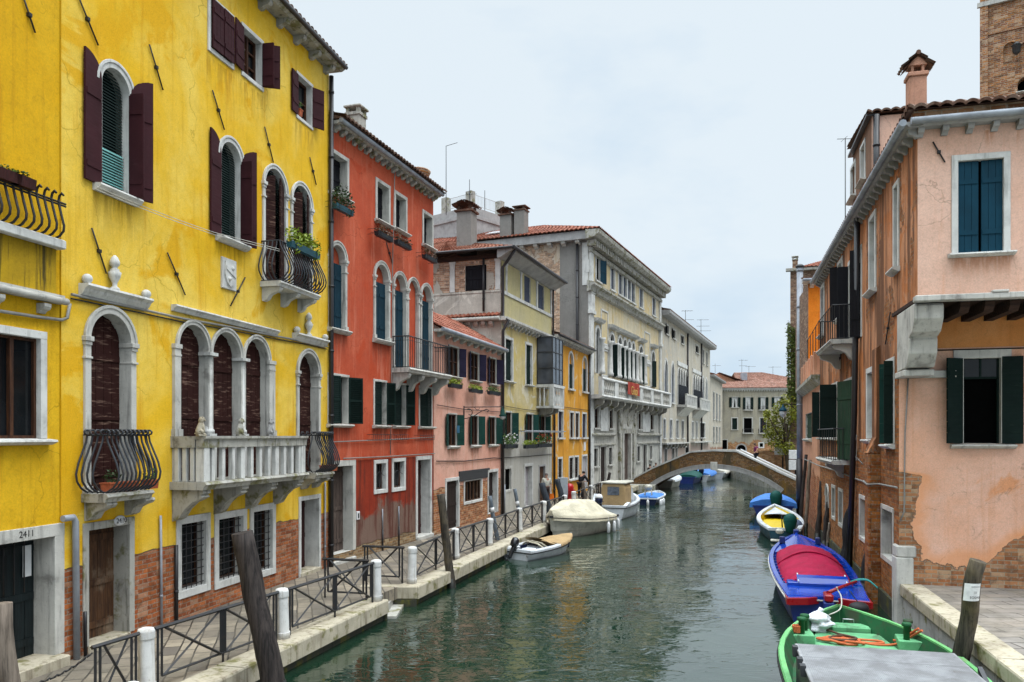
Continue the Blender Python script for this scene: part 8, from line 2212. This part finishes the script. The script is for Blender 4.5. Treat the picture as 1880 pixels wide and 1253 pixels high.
# right bank: green work barge
r, L = boat_root('green_work_barge', 'broad green steel work barge with grey ribbed deck, orange rope and hatch', (4.40, 6.8), (6.78, 16.3))
B = 2.95
fz = .40
hull(r, L, B, .60, .82, 'boat_green', 'boat_green2', floor=fz-.02, stern_w=.9, full=.55, p=2.6, wallw=.07, gun='boat_greenw', gunh=.05, rub='rubber', rake=.5)
ydk0, ydk1 = L-3.45, L-1.15
def hb(y): return B/2*shape(y/L, .9, .55, 2.6)-.09
mb = MB(); mb.prismz([(-1.02, ydk0-1.2), (.98, ydk0-1.2), (.58, L-.98), (-.58, L-.98)], fz, fz+.10); mb.build('foredeck_plate', M['boat_green'], r, bevel=.01)
mb = MB(); mb.bbox(-.26, .46, L-.93, L-.58, fz+.02, fz+.20, .03); o = mb.build('hatch', M['boat_green'], r)
mb = MB(); mb.tube([(.0, L-.60, fz+.2), (.0, L-.59, fz+.27), (.2, L-.59, fz+.27), (.2, L-.60, fz+.2)], .013, 6); mb.build('hatch_handle', M['metal'], o)
for s in (-1, 1):
    x = s*(hb(L-1.9)-.10); yy = L-1.85
    mb = MB(); mb.prismz([(x-.24, yy-.25), (x+.24, yy-.25), (x+.20, yy+.3), (x-.20, yy+.3)], fz, fz+.26); o = mb.build('bollard_base', M['boat_green'], r, bevel=.015)
    mb = MB()
    for dy in (-.12, .16): mb.lathe([(.055, fz+.261), (.055, fz+.50), (.085, fz+.505), (.085, fz+.56), (.05, fz+.57)], x-s*.05+dy*.3, yy+dy, 10)
    mb.build('bitt', M['boat_green2'], o)
# grey ramp deck
g1 = L-4.6; g0 = .1; gz = 1.13
mb = MB(); mb.m = 0
for a, b in ((g1-.72, g1), (g1-2.6, g1-.75), (g0, g1-2.63)):
    mb.bbox(-1.32, .92, a, b, gz-.04, gz, .01)
n = 0; y = g1-.03
while y > g0+.4 and y > g1-3.2:
    mb.box(-1.28, .88, y-.012, y, gz, gz+.004); y -= .05
dk = mb.build('grey_deck', M['deck_grey'], r)
mb = MB()
mb.box(-1.30, -1.24, g0, g1-.01, fz, gz-.041); mb.box(.84, .90, g0, g1-.01, fz, gz-.041); mb.box(-1.23, .83, g1-.09, g1-.03, fz, gz-.041); mb.build('deck_side', M['metal_dark'], r)
for y in (g1-.35, g1-1.0, g1-1.35): mb = MB(); mb.box(-1.38, -1.305, y, y+.14, gz-.12, gz+.03); mb.build('hinge', M['metal_dark'], dk)
mb = MB(); mb.prismx([(g1-1.3, gz-.5), (g1-.75, gz-.05), (g1-.75, gz+.02), (g1-1.5, gz-.3)], 1.0, 1.06)
mb.build('deck_bracket', M['metal_dark'], dk)
# white bag, ropes on the barge
MW = WORLD[r.name]
bg_ = root('plastic_bag', 'crumpled white plastic bag with pale blue print in the green barge bow', 'bag', MW @ Vector((-.52, L-.98, fz+.1)), 0)
mb = MB(); mb.smooth = True; rows = []
for i in range(15):
    t = i/14; ring = []
    for k in range(17):
        a = 2*PI*k/16; rr = .24*math.sin(PI*min(1, .2+t*.8))**.7*(1+.75*mnoise.noise((math.cos(a)*1.6, math.sin(a)*1.6, t*3.5))+.35*mnoise.noise((math.cos(a)*4, math.sin(a)*4, t*7)))+.02
        ring.append((rr*math.cos(a), rr*.85*math.sin(a), .40*t+.04*mnoise.noise((math.cos(a)*3, math.sin(a)*3, 7))))
    ring[-1] = ring[0]; rows.append(ring)
mb.gridmesh(rows); mb.face(rows[-1]); mb.build('bag_body', M['bag_white'], bg_)
mb = MB(); mb.tube([(.03, 0, .34), (.07, .03, .42), (.13, .02, .40)], [.06, .05, .015], 7); mb.build('bag_handle', M['bag_white'], bg_)
q = lambda x, y, z=0: MW @ Vector((x, y+.72, fz+.115+z))
ro = root('mooring_rope', 'coiled orange and brown mooring rope lying on the green foredeck', 'rope', q(-.2, L-2.4))
def smooth_path(pts, n=10):
    out = []; P = [Vector(p) for p in pts]
    for i in range(len(P)-1):
        a, b, c, d = P[max(i-1, 0)], P[i], P[i+1], P[min(i+2, len(P)-1)]
        for k in range(n):
            t = k/n; out.append(.5*((2*b)+(-a+c)*t+(2*a-5*b+4*c-d)*t*t+(-a+3*b-3*c+d)*t**3))
    return out+[P[-1]]
coil = []
for k in range(30): a = k*.75; rr = .22+.07*math.sin(k*1.9); coil.append(q(-.22+rr*1.35*math.cos(a)+.05*math.sin(k), L-2.55+rr*.85*math.sin(a), .008*k%.06))
coil += [q(.15, L-2.3), (q(.45, L-2.32)), q(.52, L-2.45), q(.3, L-2.52), q(.1, L-2.5), q(.4, L-2.62), q(.75, L-2.55, .03), q(.95, L-2.5, .2), q(1.08, L-2.6, .34)]
mb = MB(); mb.tube(smooth_path(coil, 5), .024, 6); mb.build('orange_strand', M['rope_orange'], ro, I4)
mb = MB(); mb.tube(smooth_path([q(.70, L-2.4, .05), q(.85, L-2.52, .07), q(.98, L-2.6, .2), q(1.1, L-2.75, .34)], 6), .024, 6); mb.build('orange_strand', M['rope_orange'], ro, I4)
mb = MB(); mb.tube(smooth_path([q(-1.02, L-2.6, .2), q(-.95, L-2.3, .12), q(-.8, L-1.9, .03), q(-.4, L-1.8, .03), q(-.2, L-2.1, .04), q(-.1, L-2.25, .05), q(-.3, L-2.4, .07), q(-.45, L-2.6, .06), q(-.2, L-2.7, .07), q(.05, L-2.5, .07), q(-.15, L-2.3, .07)], 6), .022, 6); mb.build('brown_strand', M['rope_dark'], ro, I4)
mb = MB()
for k in range(5): mb.tube(smooth_path([q(-1.02+.07*math.cos(a), L-2.68+.07*math.sin(a), .18+.025*k) for a in (0, 1.3, 2.6, 3.9, 5.2, 6.3)], 3), .02, 5)
mb.build('rope_turns', M['rope_orange'], ro, I4)
mb = MB(); mb.tube(smooth_path([MW @ Vector(v) for v in ((-.25, L-.5, .72), (0, L-.25, .80), (.05, L-.05, 1.0), (.0, L+.05, 1.12), (-.03, L-.0, 1.2))], 6), .014, 5); mb.build('hook_line', M['rope_white'], ro, I4)
# blue boat with crimson cover
r, L = boat_root('blue_boat', 'glossy blue wooden boat with crimson tarpaulin amidships and red stern edge', (7.18, 17.85), (9.62, 26.6))
B = 2.08
ZS, ZB = .66, 1.02
zf = lambda t: lerp(ZS, ZB, t**2)
hull(r, L, B, ZS, ZB, 'boat_blue2', 'boat_blue', floor=.30, stern_w=.82, full=.45, p=2.5, wallw=.10, gun='boat_blue', gunh=.05, flare=.85, rub='rope_white')
sw = B/2*.82
mb = MB(); mb.prismz([(-sw, -.30), (-sw*.5, -.16), (-.09, .10), (.09, .10), (sw*.5, -.16), (sw, -.30), (sw*1.04, .4), (sw*1.06, 1.55), (-sw*1.06, 1.55), (-sw*1.04, .4)], ZS-.06, ZS+.015); mb.build('stern_deck', M['boat_blue'], r, bevel=.008)
mb = MB()
for s in (-1, 1):
    pts = [(s*.09, .07), (s*sw*.5, -.19), (s*sw, -.33)]
    for (x0, y0), (x1, y1) in zip(pts, pts[1:]):
        mb.face([(x0, y0, ZS-.15), (x1, y1, ZS-.15), (x1, y1, ZS-.0), (x0, y0, ZS-.0)]); mb.face([(x0, y0+.06, ZS-.15), (x1, y1+.06, ZS-.15), (x1, y1, ZS-.15), (x0, y0, ZS-.15)])
        mb.face([(x0, y0, ZS), (x1, y1, ZS), (x1, y1+.05, ZS+.018), (x0, y0+.05, ZS+.018)])
    mb.box(*(sorted((s*sw, s*(sw+.05)))), -.33, .25, ZS-.14, ZS-.002)
mb.build('red_stern_edge', M['boat_red'], r)
mb = MB(); mb.bbox(-.11, .11, -.35, -.02, -.5, ZS-.05, .02); mb.build('rudder', M['boat_blue2'], r)
mb = MB(); mb.bbox(-.09, .09, -.36, .12, ZS-.04, ZS+.13, .03); mb.tube([(.0, -.1, ZS+.13), (.35, .35, ZS+.2), (.72, .80, ZS+.26)], [.045, .04, .03], 8); mb.build('red_tiller', M['boat_red'], r)
mb = MB(); mb.bbox(-.78, .70, 1.25, 1.63, ZS+.0, ZS+.10, .02); mb.prismx([(1.27, ZS+.10), (1.63, ZS+.10), (1.55, ZS+.24), (1.35, ZS+.20)], -.55, .62); o = mb.build('stern_locker', M['boat_blue'], r)
mb = MB()
for x in (-.52, .58): mb.tube([(x, 1.25, ZS+.12), (x, 1.65, ZS+.25)], .02, 5)
mb.build('locker_trim', M['white'], o)
def hred(t): u = (t-.21)/.47; return .13+.20*math.sin(PI*min(1, max(0, .25+u*.6)))+ (.035 if .52 < u < .56 else 0)
def hredm(t): return hred(t)
mb = MB(); mb.smooth = True; rows = []
for i in range(41):
    t = lerp(.165, .675, i/40); b = (B/2*shape(t, .84, .45, 2.5)-.10)*.90; y = L*t; z = zf(t)-.05; row = []
    for j in range(23):
        a = -1+2*j/22; hh = hredm(t)*(1-abs(a)**2.1)
        w_ = .022*mnoise.noise((a*2.5, t*14, 1))+.012*mnoise.noise((a*8, t*30, 4))+ .03*math.sin(a*16+t*6)*max(0, abs(a)-.55)*1.2
        row.append((b*a, y+.10*(1-a*a)*(.5 if i < 20 else 1), z+.04+hh+w_))
    rows.append([(-b-.01, y, z-.12)]+row+[(b+.01, y, z-.12)])
mb.gridmesh(rows); mb.face(rows[0]); mb.face(rows[-1]); mb.build('tarpaulin', M['tarp_red'], r)
mb = MB(); mb.smooth = True
tt = .455; b = (B/2*shape(tt, .84, .45, 2.5)-.10)*.9
mb.tube([(b*a, L*tt+.10*(1-a*a)*.9, zf(tt)-.05+.055+hredm(tt)*(1-abs(a)**2.1)) for a in [-1+k/10 for k in range(21)]], .022, 6); mb.build('tarpaulin_hoop', M['tarp_red'], r)
rows = []
for i in range(13):
    t = lerp(.66, .985, i/12); b = max(.01, B/2*shape(t, .84, .45, 2.5)-.06); y = L*t
    rows.append([(b*a, y, zf(t)-.02+.10*(1-a*a)) for a in [-1+k/5 for k in range(11)]])
mb = MB(); mb.smooth = True; mb.gridmesh(rows); mb.build('foredeck', M['boat_blue'], r)
mb = MB(); 
for k in range(14):
    t = .16+.045*k; b = B/2*shape(t, .84, .45, 2.5)-.07
    for s in (-1, 1): mb = MB(); mb.box(*(sorted((s*b, s*(b-.17)))), L*t, L*t+.05, zf(t)-.22, zf(t)-.02); mb.build('rib', M['boat_blue'], r)
mb = MB(); mb.bbox(-.62, -.45, L*.80, L*.80+.14, zf(.8)+.02, zf(.8)+.24, .02); mb.bbox(.45, .6, L*.80, L*.80+.14, zf(.8)+.02, zf(.8)+.24, .02); mb.bbox(-.08, .08, L*.97, L*1.0, zf(1)-.1, zf(1)+.16, .02); mb.build('mooring_bitt', M['boat_blue2'], r)
MWb = WORLD[r.name]
hz = root('hose_coil', 'teal mooring hoses looped from the blue boat to the wall', 'hose', MWb @ Vector((1.1, 1.2, ZS)))
mb = MB()
for dz in (0, .12): mb.tube(smooth_path([MWb @ Vector(v) for v in ((.75, 1.9+dz, ZS+.03), (.95, 1.85+dz, ZS+.12), (1.15, 1.75+dz, ZS+.12), (1.32, 1.6+dz, ZS-.02))], 6), .02, 7)
mb.build('hose', M['rope_teal'], hz, I4)
fd = root('buoy_fender', 'round black rubber fender hanging between blue stern and green bow', 'fender', MWb @ Vector((.55, -.75, .62)))
mb = MB(); mb.smooth = True; mb.ball((0, 0, 0), .17, 12, 8, 1.3, 1, .75); mb.smooth = False; mb.tube([(0, 0, .1), (-.02, .45, .3)], .012, 5); mb.build('fender_ball', M['rubber'], fd)
# white and yellow boat
r, L = boat_root('yellow_floored_boat', 'white-rimmed teal boat with yellow floor and green-hooded outboard', (11.15, 32.1), (13.35, 39.9))
B = 1.95
hull(r, L, B, .52, .85, 'boat_teal', 'boat_yellow', floor=.36, stern_w=.62, full=.42, p=2.0, wallw=.16, gun='gel_white', gunh=.07, flare=.85)
rows = []
for i in range(10):
    t = lerp(.68, .97, i/9); b = max(.01, B/2*shape(t, .62, .42, 2.0)-.10); rows.append([(b*a, L*t, lerp(.52, .85, t*t)-.12+.06*(1-a*a)) for a in (-1, -.5, 0, .5, 1)])
mb = MB(); mb.smooth = True; mb.gridmesh(rows); mb.build('foredeck', M['gel_white'], r)
outboard(r, .22, .12, .62, cover='tarp_green', s=1.05)
mb = MB(); mb.smooth = True; mb.ball((.45, 1.5, .52), .38, 10, 8, 1, .9, .8); mb.build('folded_cover', M['cover_slate'], r)
mb = MB(); mb.tube([(-.05, .5, .4), (-.08, .52, 1.05)], .03, 6); mb.build('stake', M['rubber'], r)
mb = MB(); mb.bbox(-.55, .0, -.5, -.1, .05, .12, .02); mb.bbox(-.35, -.05, -.35, -.1, .35, .55, .06); mb.build('stern_step', M['gel_cream'], r)
# far blue tarp boat on the right
r, L = boat_root('blue_covered_boat', 'boat under a pleated blue tarpaulin near the right foot of the bridge', (14.05, 42.2), (15.85, 47.6))
hull(r, L, 2.3, .55, .75, 'boat_blue2', 'boat_blue2', floor=.3, stern_w=.9, gun='boat_blue2')
mb = MB(); mb.smooth = False; rows = []
for i in range(31):
    t = i/30; y = .05+t*(L-1.0); b = 1.2*(1-.25*t*t); rows.append([(-b-.03, y, .45), (-b, y, .70), (-b*.5, y, .88+.02*(i % 2)), (0, y, .93+.02*(i % 2)), (b*.5, y, .88+.02*(i % 2)), (b, y, .70), (b+.03, y, .45)])
mb.gridmesh(rows); mb.face(rows[0]); mb.face(rows[-1]); mb.build('tarpaulin', M['tarp_blue'], r)
outboard(r, .15, -.05, .75, cover='tarp_green', s=1.25)
# boats beyond the bridge
for nm, lb, st, bw, B, hm, im, cov, cm_ in (
    ('moored_boat', 'dark boat with green tarp seen through the bridge arch', (15.6, 70.5), (17.8, 76), 2.0, 'boat_blue2', 'gel_white', .25, 'tarp_green'),
    ('moored_boat', 'white boat with a blue cover seen through the arch behind the green one', (17.6, 74), (20.2, 80), 2.2, 'gel_white', 'gel_white', .3, 'tarp_blue'),
    ('moored_boat', 'white cabin boat farther under the arch', (20.3, 79), (23.2, 86), 2.4, 'gel_white', 'gel_cream', .5, 'gel_cream'),
    ('moored_boat', 'dark boat farthest away under the arch', (23.6, 84), (26.4, 90), 2.2, 'engine_navy', 'engine_navy', .3, 'cloth_black'),
    ('moored_boat', 'pale low boat under the left foot of the arch', (12.6, 65), (14.6, 69.5), 1.7, 'gel_cream', 'gel_white', .12, 'gel_white')):
    r, L = boat_root(nm, lb, st, bw, 'boats moored beyond the bridge')
    hull(r, L, B, .6, .9, hm, im, floor=.3, stern_w=.85, gun=hm, n=10)
    cover_mesh(r, L, B, lambda t: .6+.3*t*t, .1, .92, cm_, lambda t, c=cov: c*math.sin(PI*min(1, max(0, t)))+.1, .85, .45, 2.2, n=10, m=8)
    if 'blue cover' in lb: 
        for x in (-.3, .3): outboard(r, x, -.05, .8, 'engine_navy', s=1.2)
# ------------------------------------------------------------------ people
def skin_mesh(name, V, Ed, Rd, sub=1, root_i=0):
    me = bpy.data.meshes.new(name+'_skeleton'); me.from_pydata([tuple(v) for v in V], Ed, []); me.update()
    o = bpy.data.objects.new(name+'_tmp', me); COL.objects.link(o)
    md = o.modifiers.new('skin', 'SKIN'); md.use_smooth_shade = True
    sv = me.skin_vertices[0].data
    for i, r in enumerate(Rd):
        sv[i].radius = r if hasattr(r, '__len__') else (r, r); sv[i].use_root = (i == root_i)
    ss = o.modifiers.new('sub', 'SUBSURF'); ss.levels = sub; ss.render_levels = sub
    dg = bpy.context.evaluated_depsgraph_get(); dg.update()
    out = bpy.data.meshes.new_from_object(o.evaluated_get(dg)); out.name = name
    bpy.data.objects.remove(o); bpy.data.meshes.remove(me)
    for p in out.polygons: p.use_smooth = True
    return out
def mesh_obj(name, me, mat, parent):
    me.materials.clear(); me.materials.append(M[mat]); o = bpy.data.objects.new(name, me); return place(o, parent, WORLD[parent.name])
def person(label, loc, face, J, top, trousers, hair, skirt=False, sleeves=.5, long_hair=False, hood=False, scale=1.0, shoes='hair_dark'):
    """J: joints in metres, x right of the figure, y forward, z up"""
    r = root('person', label, 'person', loc, face)
    k = lambda n: Vector(J[n])*scale
    names = ['pelvis','waist','chest','neck','head','crown','shL','elL','wrL','haL','shR','elR','wrR','haR','hipL','knL','anL','toL','hipR','knR','anR','toR']
    V = [k(n) for n in names]
    ix = {n: i for i, n in enumerate(names)}
    Ed = [(ix[a], ix[b]) for a, b in (('pelvis','waist'),('waist','chest'),('chest','neck'),('neck','head'),('head','crown'),('chest','shL'),('shL','elL'),('elL','wrL'),('wrL','haL'),('chest','shR'),('shR','elR'),('elR','wrR'),('wrR','haR'),('pelvis','hipL'),('hipL','knL'),('knL','anL'),('anL','toL'),('pelvis','hipR'),('hipR','knR'),('knR','anR'),('anR','toR'))]
    R0 = dict(pelvis=(.15,.11), waist=(.135,.10), chest=(.15,.11), neck=.055, head=(.078,.095), crown=(.06,.07), shL=.062, elL=.043, wrL=.028, haL=(.036,.02), shR=.062, elR=.043, wrR=.028, haR=(.036,.02), hipL=.09, knL=.058, anL=.04, toL=.04, hipR=.09, knR=.058, anR=.04, toR=.04)
    Rd = [R0[n] for n in names]
    Rd = [tuple(x*scale for x in q) if hasattr(q, '__len__') else q*scale for q in Rd]
    for s in ('L', 'R'):
        h = k('ha'+s); d = (k('ha'+s)-k('wr'+s)).normalized(); side = Vector((0, 1, 0)); side = (side-d*side.dot(d)).normalized(); pal = d.cross(side)
        for off, ln in ((-.03, .060), (-.01, .075), (.01, .070), (.028, .055)):
            a = h+side*off+d*.02; b = a+d*ln*.55; c = b+d*ln*.4+pal*(.018 if s == 'L' else -.018)
            n = len(V); V += [a, b, c]; Rd += [.009, .009, .007]; Ed += [(ix['ha'+s], n), (n, n+1), (n+1, n+2)]
        a = h+side*.035-d*.02; b = a+side*.025+d*.03; n = len(V); V += [a, b]; Rd += [.011, .009]; Ed += [(ix['ha'+s], n), (n, n+1)]
    mesh_obj('body', skin_mesh('body', V, Ed, Rd), 'skin', r)
    H = k('head'); fw = Vector(J.get('look', (0, 1, 0))).normalized(); rt = fw.cross(Vector((0, 0, 1))).normalized(); up = rt.cross(fw)
    mb = MB(); mb.smooth = True; mb.tube([H+fw*.085*scale+up*.03*scale, H+fw*.118*scale-up*.012*scale], [.010*scale, .017*scale], 6); mb.ball(H+fw*.09*scale-up*.06*scale, .03*scale, 8, 6, 1.1, .7, .6)
    for s in (-1, 1): mb.ball(H+rt*s*.082*scale, .024*scale, 8, 6, .5, 1, 1.4)
    mb.build('face', M['skin'], r)
    mb = MB(); mb.smooth = True
    for s in (-1, 1): mb.ball(H+fw*.093*scale+rt*s*.033*scale+up*.018*scale, .011*scale, 6, 5)
    mb.build('eyes', M['hair_dark'], r)
    mb = MB(); mb.smooth = True
    mb.ball(H+up*.055*scale-fw*.022*scale, .103*scale, 12, 8, .92, 1.0, .85)
    if long_hair: mb.ball(H-up*.05*scale-fw*.06*scale, .09*scale, 10, 8, .9, .7, 1.5)
    mb.build('hair', M[hair], r)
    # clothes follow the same joints, a little larger
    def garment(nm, ns, es, rad, mat):
        VV = [k(n) if isinstance(n, str) else Vector(n)*scale for n in ns]
        mesh_obj(nm, skin_mesh(nm, VV, es, [tuple(x*scale for x in q) if hasattr(q, '__len__') else q*scale for q in rad]), mat, r)
    mid = lambda a, b, t: tuple(Vector(J[a]).lerp(Vector(J[b]), t))
    eL, eR = (mid('shL','elL',sleeves*2), mid('shR','elR',sleeves*2)) if sleeves <= .5 else (mid('elL','wrL',sleeves*2-1), mid('elR','wrR',sleeves*2-1))
    ns = ['pelvis','waist','chest', mid('chest','neck',.65),'shL','shR']; es = [(0,1),(1,2),(2,3),(2,4),(2,5)]; rad = [(.172,.135),(.165,.128),(.178,.135),.075,.085,.085]
    if sleeves > .5: ns += ['elL', eL, 'elR', eR]; es += [(4,6),(6,7),(5,8),(8,9)]; rad += [.066,.05,.066,.05]
    else: ns += [eL, eR]; es += [(4,6),(5,7)]; rad += [.068,.068]
    garment('jacket' if sleeves > .5 else 'shirt', ns, es, rad, top)
    garment('trousers', ['pelvis','hipL','knL','anL','hipR','knR','anR'], [(0,1),(1,2),(2,3),(0,4),(4,5),(5,6)], [(.158,.125),.105,.076,.062,.105,.076,.062], trousers)
    mb = MB(); mb.smooth = True
    for s in ('L', 'R'):
        a, b = k('an'+s), k('to'+s); mb.ball((a+b)/2+Vector((0, .02, -.02)), .075*scale, 10, 6, .62, 1.75, .62)
    mb.build('shoes', M[shoes], r)
    return r
def standing(**kw):
    J = dict(pelvis=(0,0,.95), waist=(0,0,1.12), chest=(0,0,1.36), neck=(0,.0,1.49), head=(0,.015,1.62), crown=(0,.005,1.70),
             shL=(-.19,0,1.42), elL=(-.25,-.02,1.13), wrL=(-.26,.06,.88), haL=(-.26,.08,.80), shR=(.19,0,1.42), elR=(.25,-.02,1.13), wrR=(.26,.06,.88), haR=(.26,.08,.80),
             hipL=(-.10,0,.90), knL=(-.11,.02,.49), anL=(-.11,-.01,.08), toL=(-.13,.15,.04), hipR=(.10,0,.90), knR=(.11,.02,.49), anR=(.11,-.01,.08), toR=(.13,.15,.04))
    J.update(kw); return J
pm = person('grey-haired man in a cream shirt carrying an orange bag on the quay', (1.93, 43.9, QUAY), PI+.15, standing(knL=(-.11,.10,.50), anL=(-.11,-.02,.09), toL=(-.12,.13,.04), elR=(.24,-.05,1.14)), 'shirt_white', 'cloth_brown', 'hair_grey')
hb_ = WORLD[pm.name] @ Vector((-.26, .1, .74))
ob = root('carrier_bag', 'small orange plastic bag hanging from the hand of the man in the cream shirt', 'bag', hb_ - Vector((0, 0, .5)))
mb = MB(); mb.smooth = True; rows = []
for i in range(9):
    t = i/8; rows.append([((.16-.03*t)*math.cos(a)*(1+.12*mnoise.noise((math.cos(a)*2, t*3, 1))), (.07-.02*t)*math.sin(a), .36*t) for a in [2*PI*k/14 for k in range(15)]])
mb.gridmesh(rows); mb.face(rows[0]); mb.build('bag_body', M['bag_orange'], ob)
mb = MB(); mb.tube([(-.1, 0, .35), (-.03, 0, .5), (.03, 0, .5), (.1, 0, .35)], .008, 4); mb.build('bag_handle', M['bag_orange'], ob)
person('dark-haired person in a black jacket seen from behind, leaning on the railing', (4.15, 47.6, QUAY), -.75, standing(chest=(0,.16,1.28), neck=(0,.24,1.38), head=(0,.32,1.48), crown=(0,.32,1.56), waist=(0,.05,1.10), shL=(-.2,.17,1.33), shR=(.2,.17,1.33), elL=(-.3,.30,1.08), wrL=(-.14,.50,1.0), haL=(-.06,.54,1.0), elR=(.3,.30,1.08), wrR=(.14,.50,1.0), haR=(.06,.54,1.0), look=(0, 1, -.3)), 'cloth_black', 'cloth_black', 'hair_dark', sleeves=.98, scale=1.04)
for (u, v, lb, hair, topm, fc) in ((1193.5, 853, 'brown-haired person in dark clothes half hidden behind the left bridge parapet', 'hair_dark', 'cloth_brown', .4), (1204, 850, 'person in a black coat beside the brown-haired one behind the bridge parapet', 'hair_grey', 'cloth_black', -.5)):
    p = pixY(u, v, 64.3); person(lb, (p.x, p.y, p.z-1.72), fc, standing(), topm, 'cloth_black', hair, sleeves=.98)
p = pixY(1388, 814, 60.4)
person('dark-haired woman in a purple top walking down the right side of the bridge', (p.x, p.y, p.z-1.74), 1.9, standing(chest=(0,.06,1.35), neck=(0,.09,1.48), head=(0,.12,1.60), crown=(0,.11,1.69), knL=(-.1,.18,.52), anL=(-.1,.14,.12), toL=(-.1,.28,.06), knR=(.1,-.02,.48), anR=(.1,-.22,.12), toR=(.1,-.08,.05), elL=(-.26,.12,1.14), wrL=(-.2,.30,1.0), haL=(-.18,.36,.97), elR=(.25,-.14,1.14), wrR=(.25,-.1,.9), haR=(.25,-.08,.82)), 'cloth_purple', 'cloth_black', 'hair_dark', sleeves=.2, long_hair=True)
# ------------------------------------------------------------------ sky, sun, camera
W = bpy.data.worlds.new('World'); scene.world = W; W.use_nodes = True
t = W.node_tree; t.nodes.clear()
out = t.nodes.new('ShaderNodeOutputWorld'); bgd = t.nodes.new('ShaderNodeBackground')
sky = t.nodes.new('ShaderNodeTexSky'); sky.sky_type = 'NISHITA'; sky.sun_disc = False
SUN_EL, SUN_AZ = math.radians(66), math.radians(120)      # azimuth from +Y clockwise: behind the camera, to its right
sky.sun_elevation = SUN_EL; sky.sun_rotation = SUN_AZ; sky.air_density = 1.0; sky.dust_density = 2.5; sky.ozone_density = 1.5
tc = t.nodes.new('ShaderNodeTexCoord'); sx = t.nodes.new('ShaderNodeSeparateXYZ'); t.links.new(tc.outputs['Generated'], sx.inputs[0])
def nd(typ, ins, **kw):
    n = t.nodes.new(typ)
    for k, v in kw.items(): setattr(n, k, v)
    for k, v in ins.items():
        if isinstance(v, bpy.types.NodeSocket): t.links.new(v, n.inputs[k])
        else: n.inputs[k].default_value = v
    return n
# cloud cover: pale, a little bluer low down, much brighter overhead
nz = nd('ShaderNodeTexNoise', {'Vector': nd('ShaderNodeMapping', {'Vector': tc.outputs['Generated'], 'Scale': (1, 1, 2.2)}).outputs[0], 'Scale': 1.6, 'Detail': 6, 'Roughness': .55})
low = nd('ShaderNodeValToRGB', {0: nd('ShaderNodeMath', {0: sx.outputs[2], 1: nd('ShaderNodeMath', {0: nd('ShaderNodeMath', {0: nz.outputs[0], 1: .5}, operation='SUBTRACT').outputs[0], 1: 2.2}, operation='MULTIPLY').outputs[0]}, operation='ADD').outputs[0]})
e = low.color_ramp.elements; e[0].position = .0; e[0].color = (SKY0[0], SKY0[1], SKY0[2], 1); e[1].position = .45; e[1].color = (SKY1[0], SKY1[1], SKY1[2], 1)
boost = nd('ShaderNodeMapRange', {0: sx.outputs[2], 1: .56, 2: .97, 3: 1.0, 4: ZENITH}, interpolation_type='SMOOTHSTEP')
cl = nd('ShaderNodeVectorMath', {0: low.outputs[0], 'Scale': boost.outputs[0]}, operation='SCALE')
mx = nd('ShaderNodeMix', {0: .88, 6: sky.outputs[0]}, data_type='RGBA'); t.links.new(cl.outputs[0], mx.inputs[7])
t.links.new(mx.outputs[2], bgd.inputs[0]); bgd.inputs[1].default_value = .10
t.links.new(bgd.outputs[0], out.inputs[0])
sl = bpy.data.lights.new('sun', 'SUN'); sl.energy = SUN_E; sl.angle = math.radians(25); sl.color = (1, .96, .90)
so = bpy.data.objects.new('sun', sl); COL.objects.link(so)
dirv = Vector((math.sin(SUN_AZ)*math.cos(SUN_EL), math.cos(SUN_AZ)*math.cos(SUN_EL), math.sin(SUN_EL)))
so.rotation_euler = dirv.to_track_quat('Z', 'Y').to_euler()
cd = bpy.data.cameras.new('camera'); cam = bpy.data.objects.new('camera', cd); COL.objects.link(cam); scene.camera = cam
cam.location = (0, 0, CAMZ); cam.rotation_euler = (PI/2, 0, 0)
cd.sensor_width = 36; cd.lens = 36*FPX/1880; cd.shift_y = (CV-626.5)/1880; cd.clip_start = .1; cd.clip_end = 4000
scene.view_settings.view_transform = 'Standard'; scene.view_settings.look = 'None'; scene.view_settings.gamma = 1; scene.view_settings.exposure = EXPOSURE
scene.render.engine = 'CYCLES'; scene.cycles.max_bounces = 6; scene.cycles.diffuse_bounces = 1; scene.cycles.glossy_bounces = 3; scene.cycles.use_denoising = True
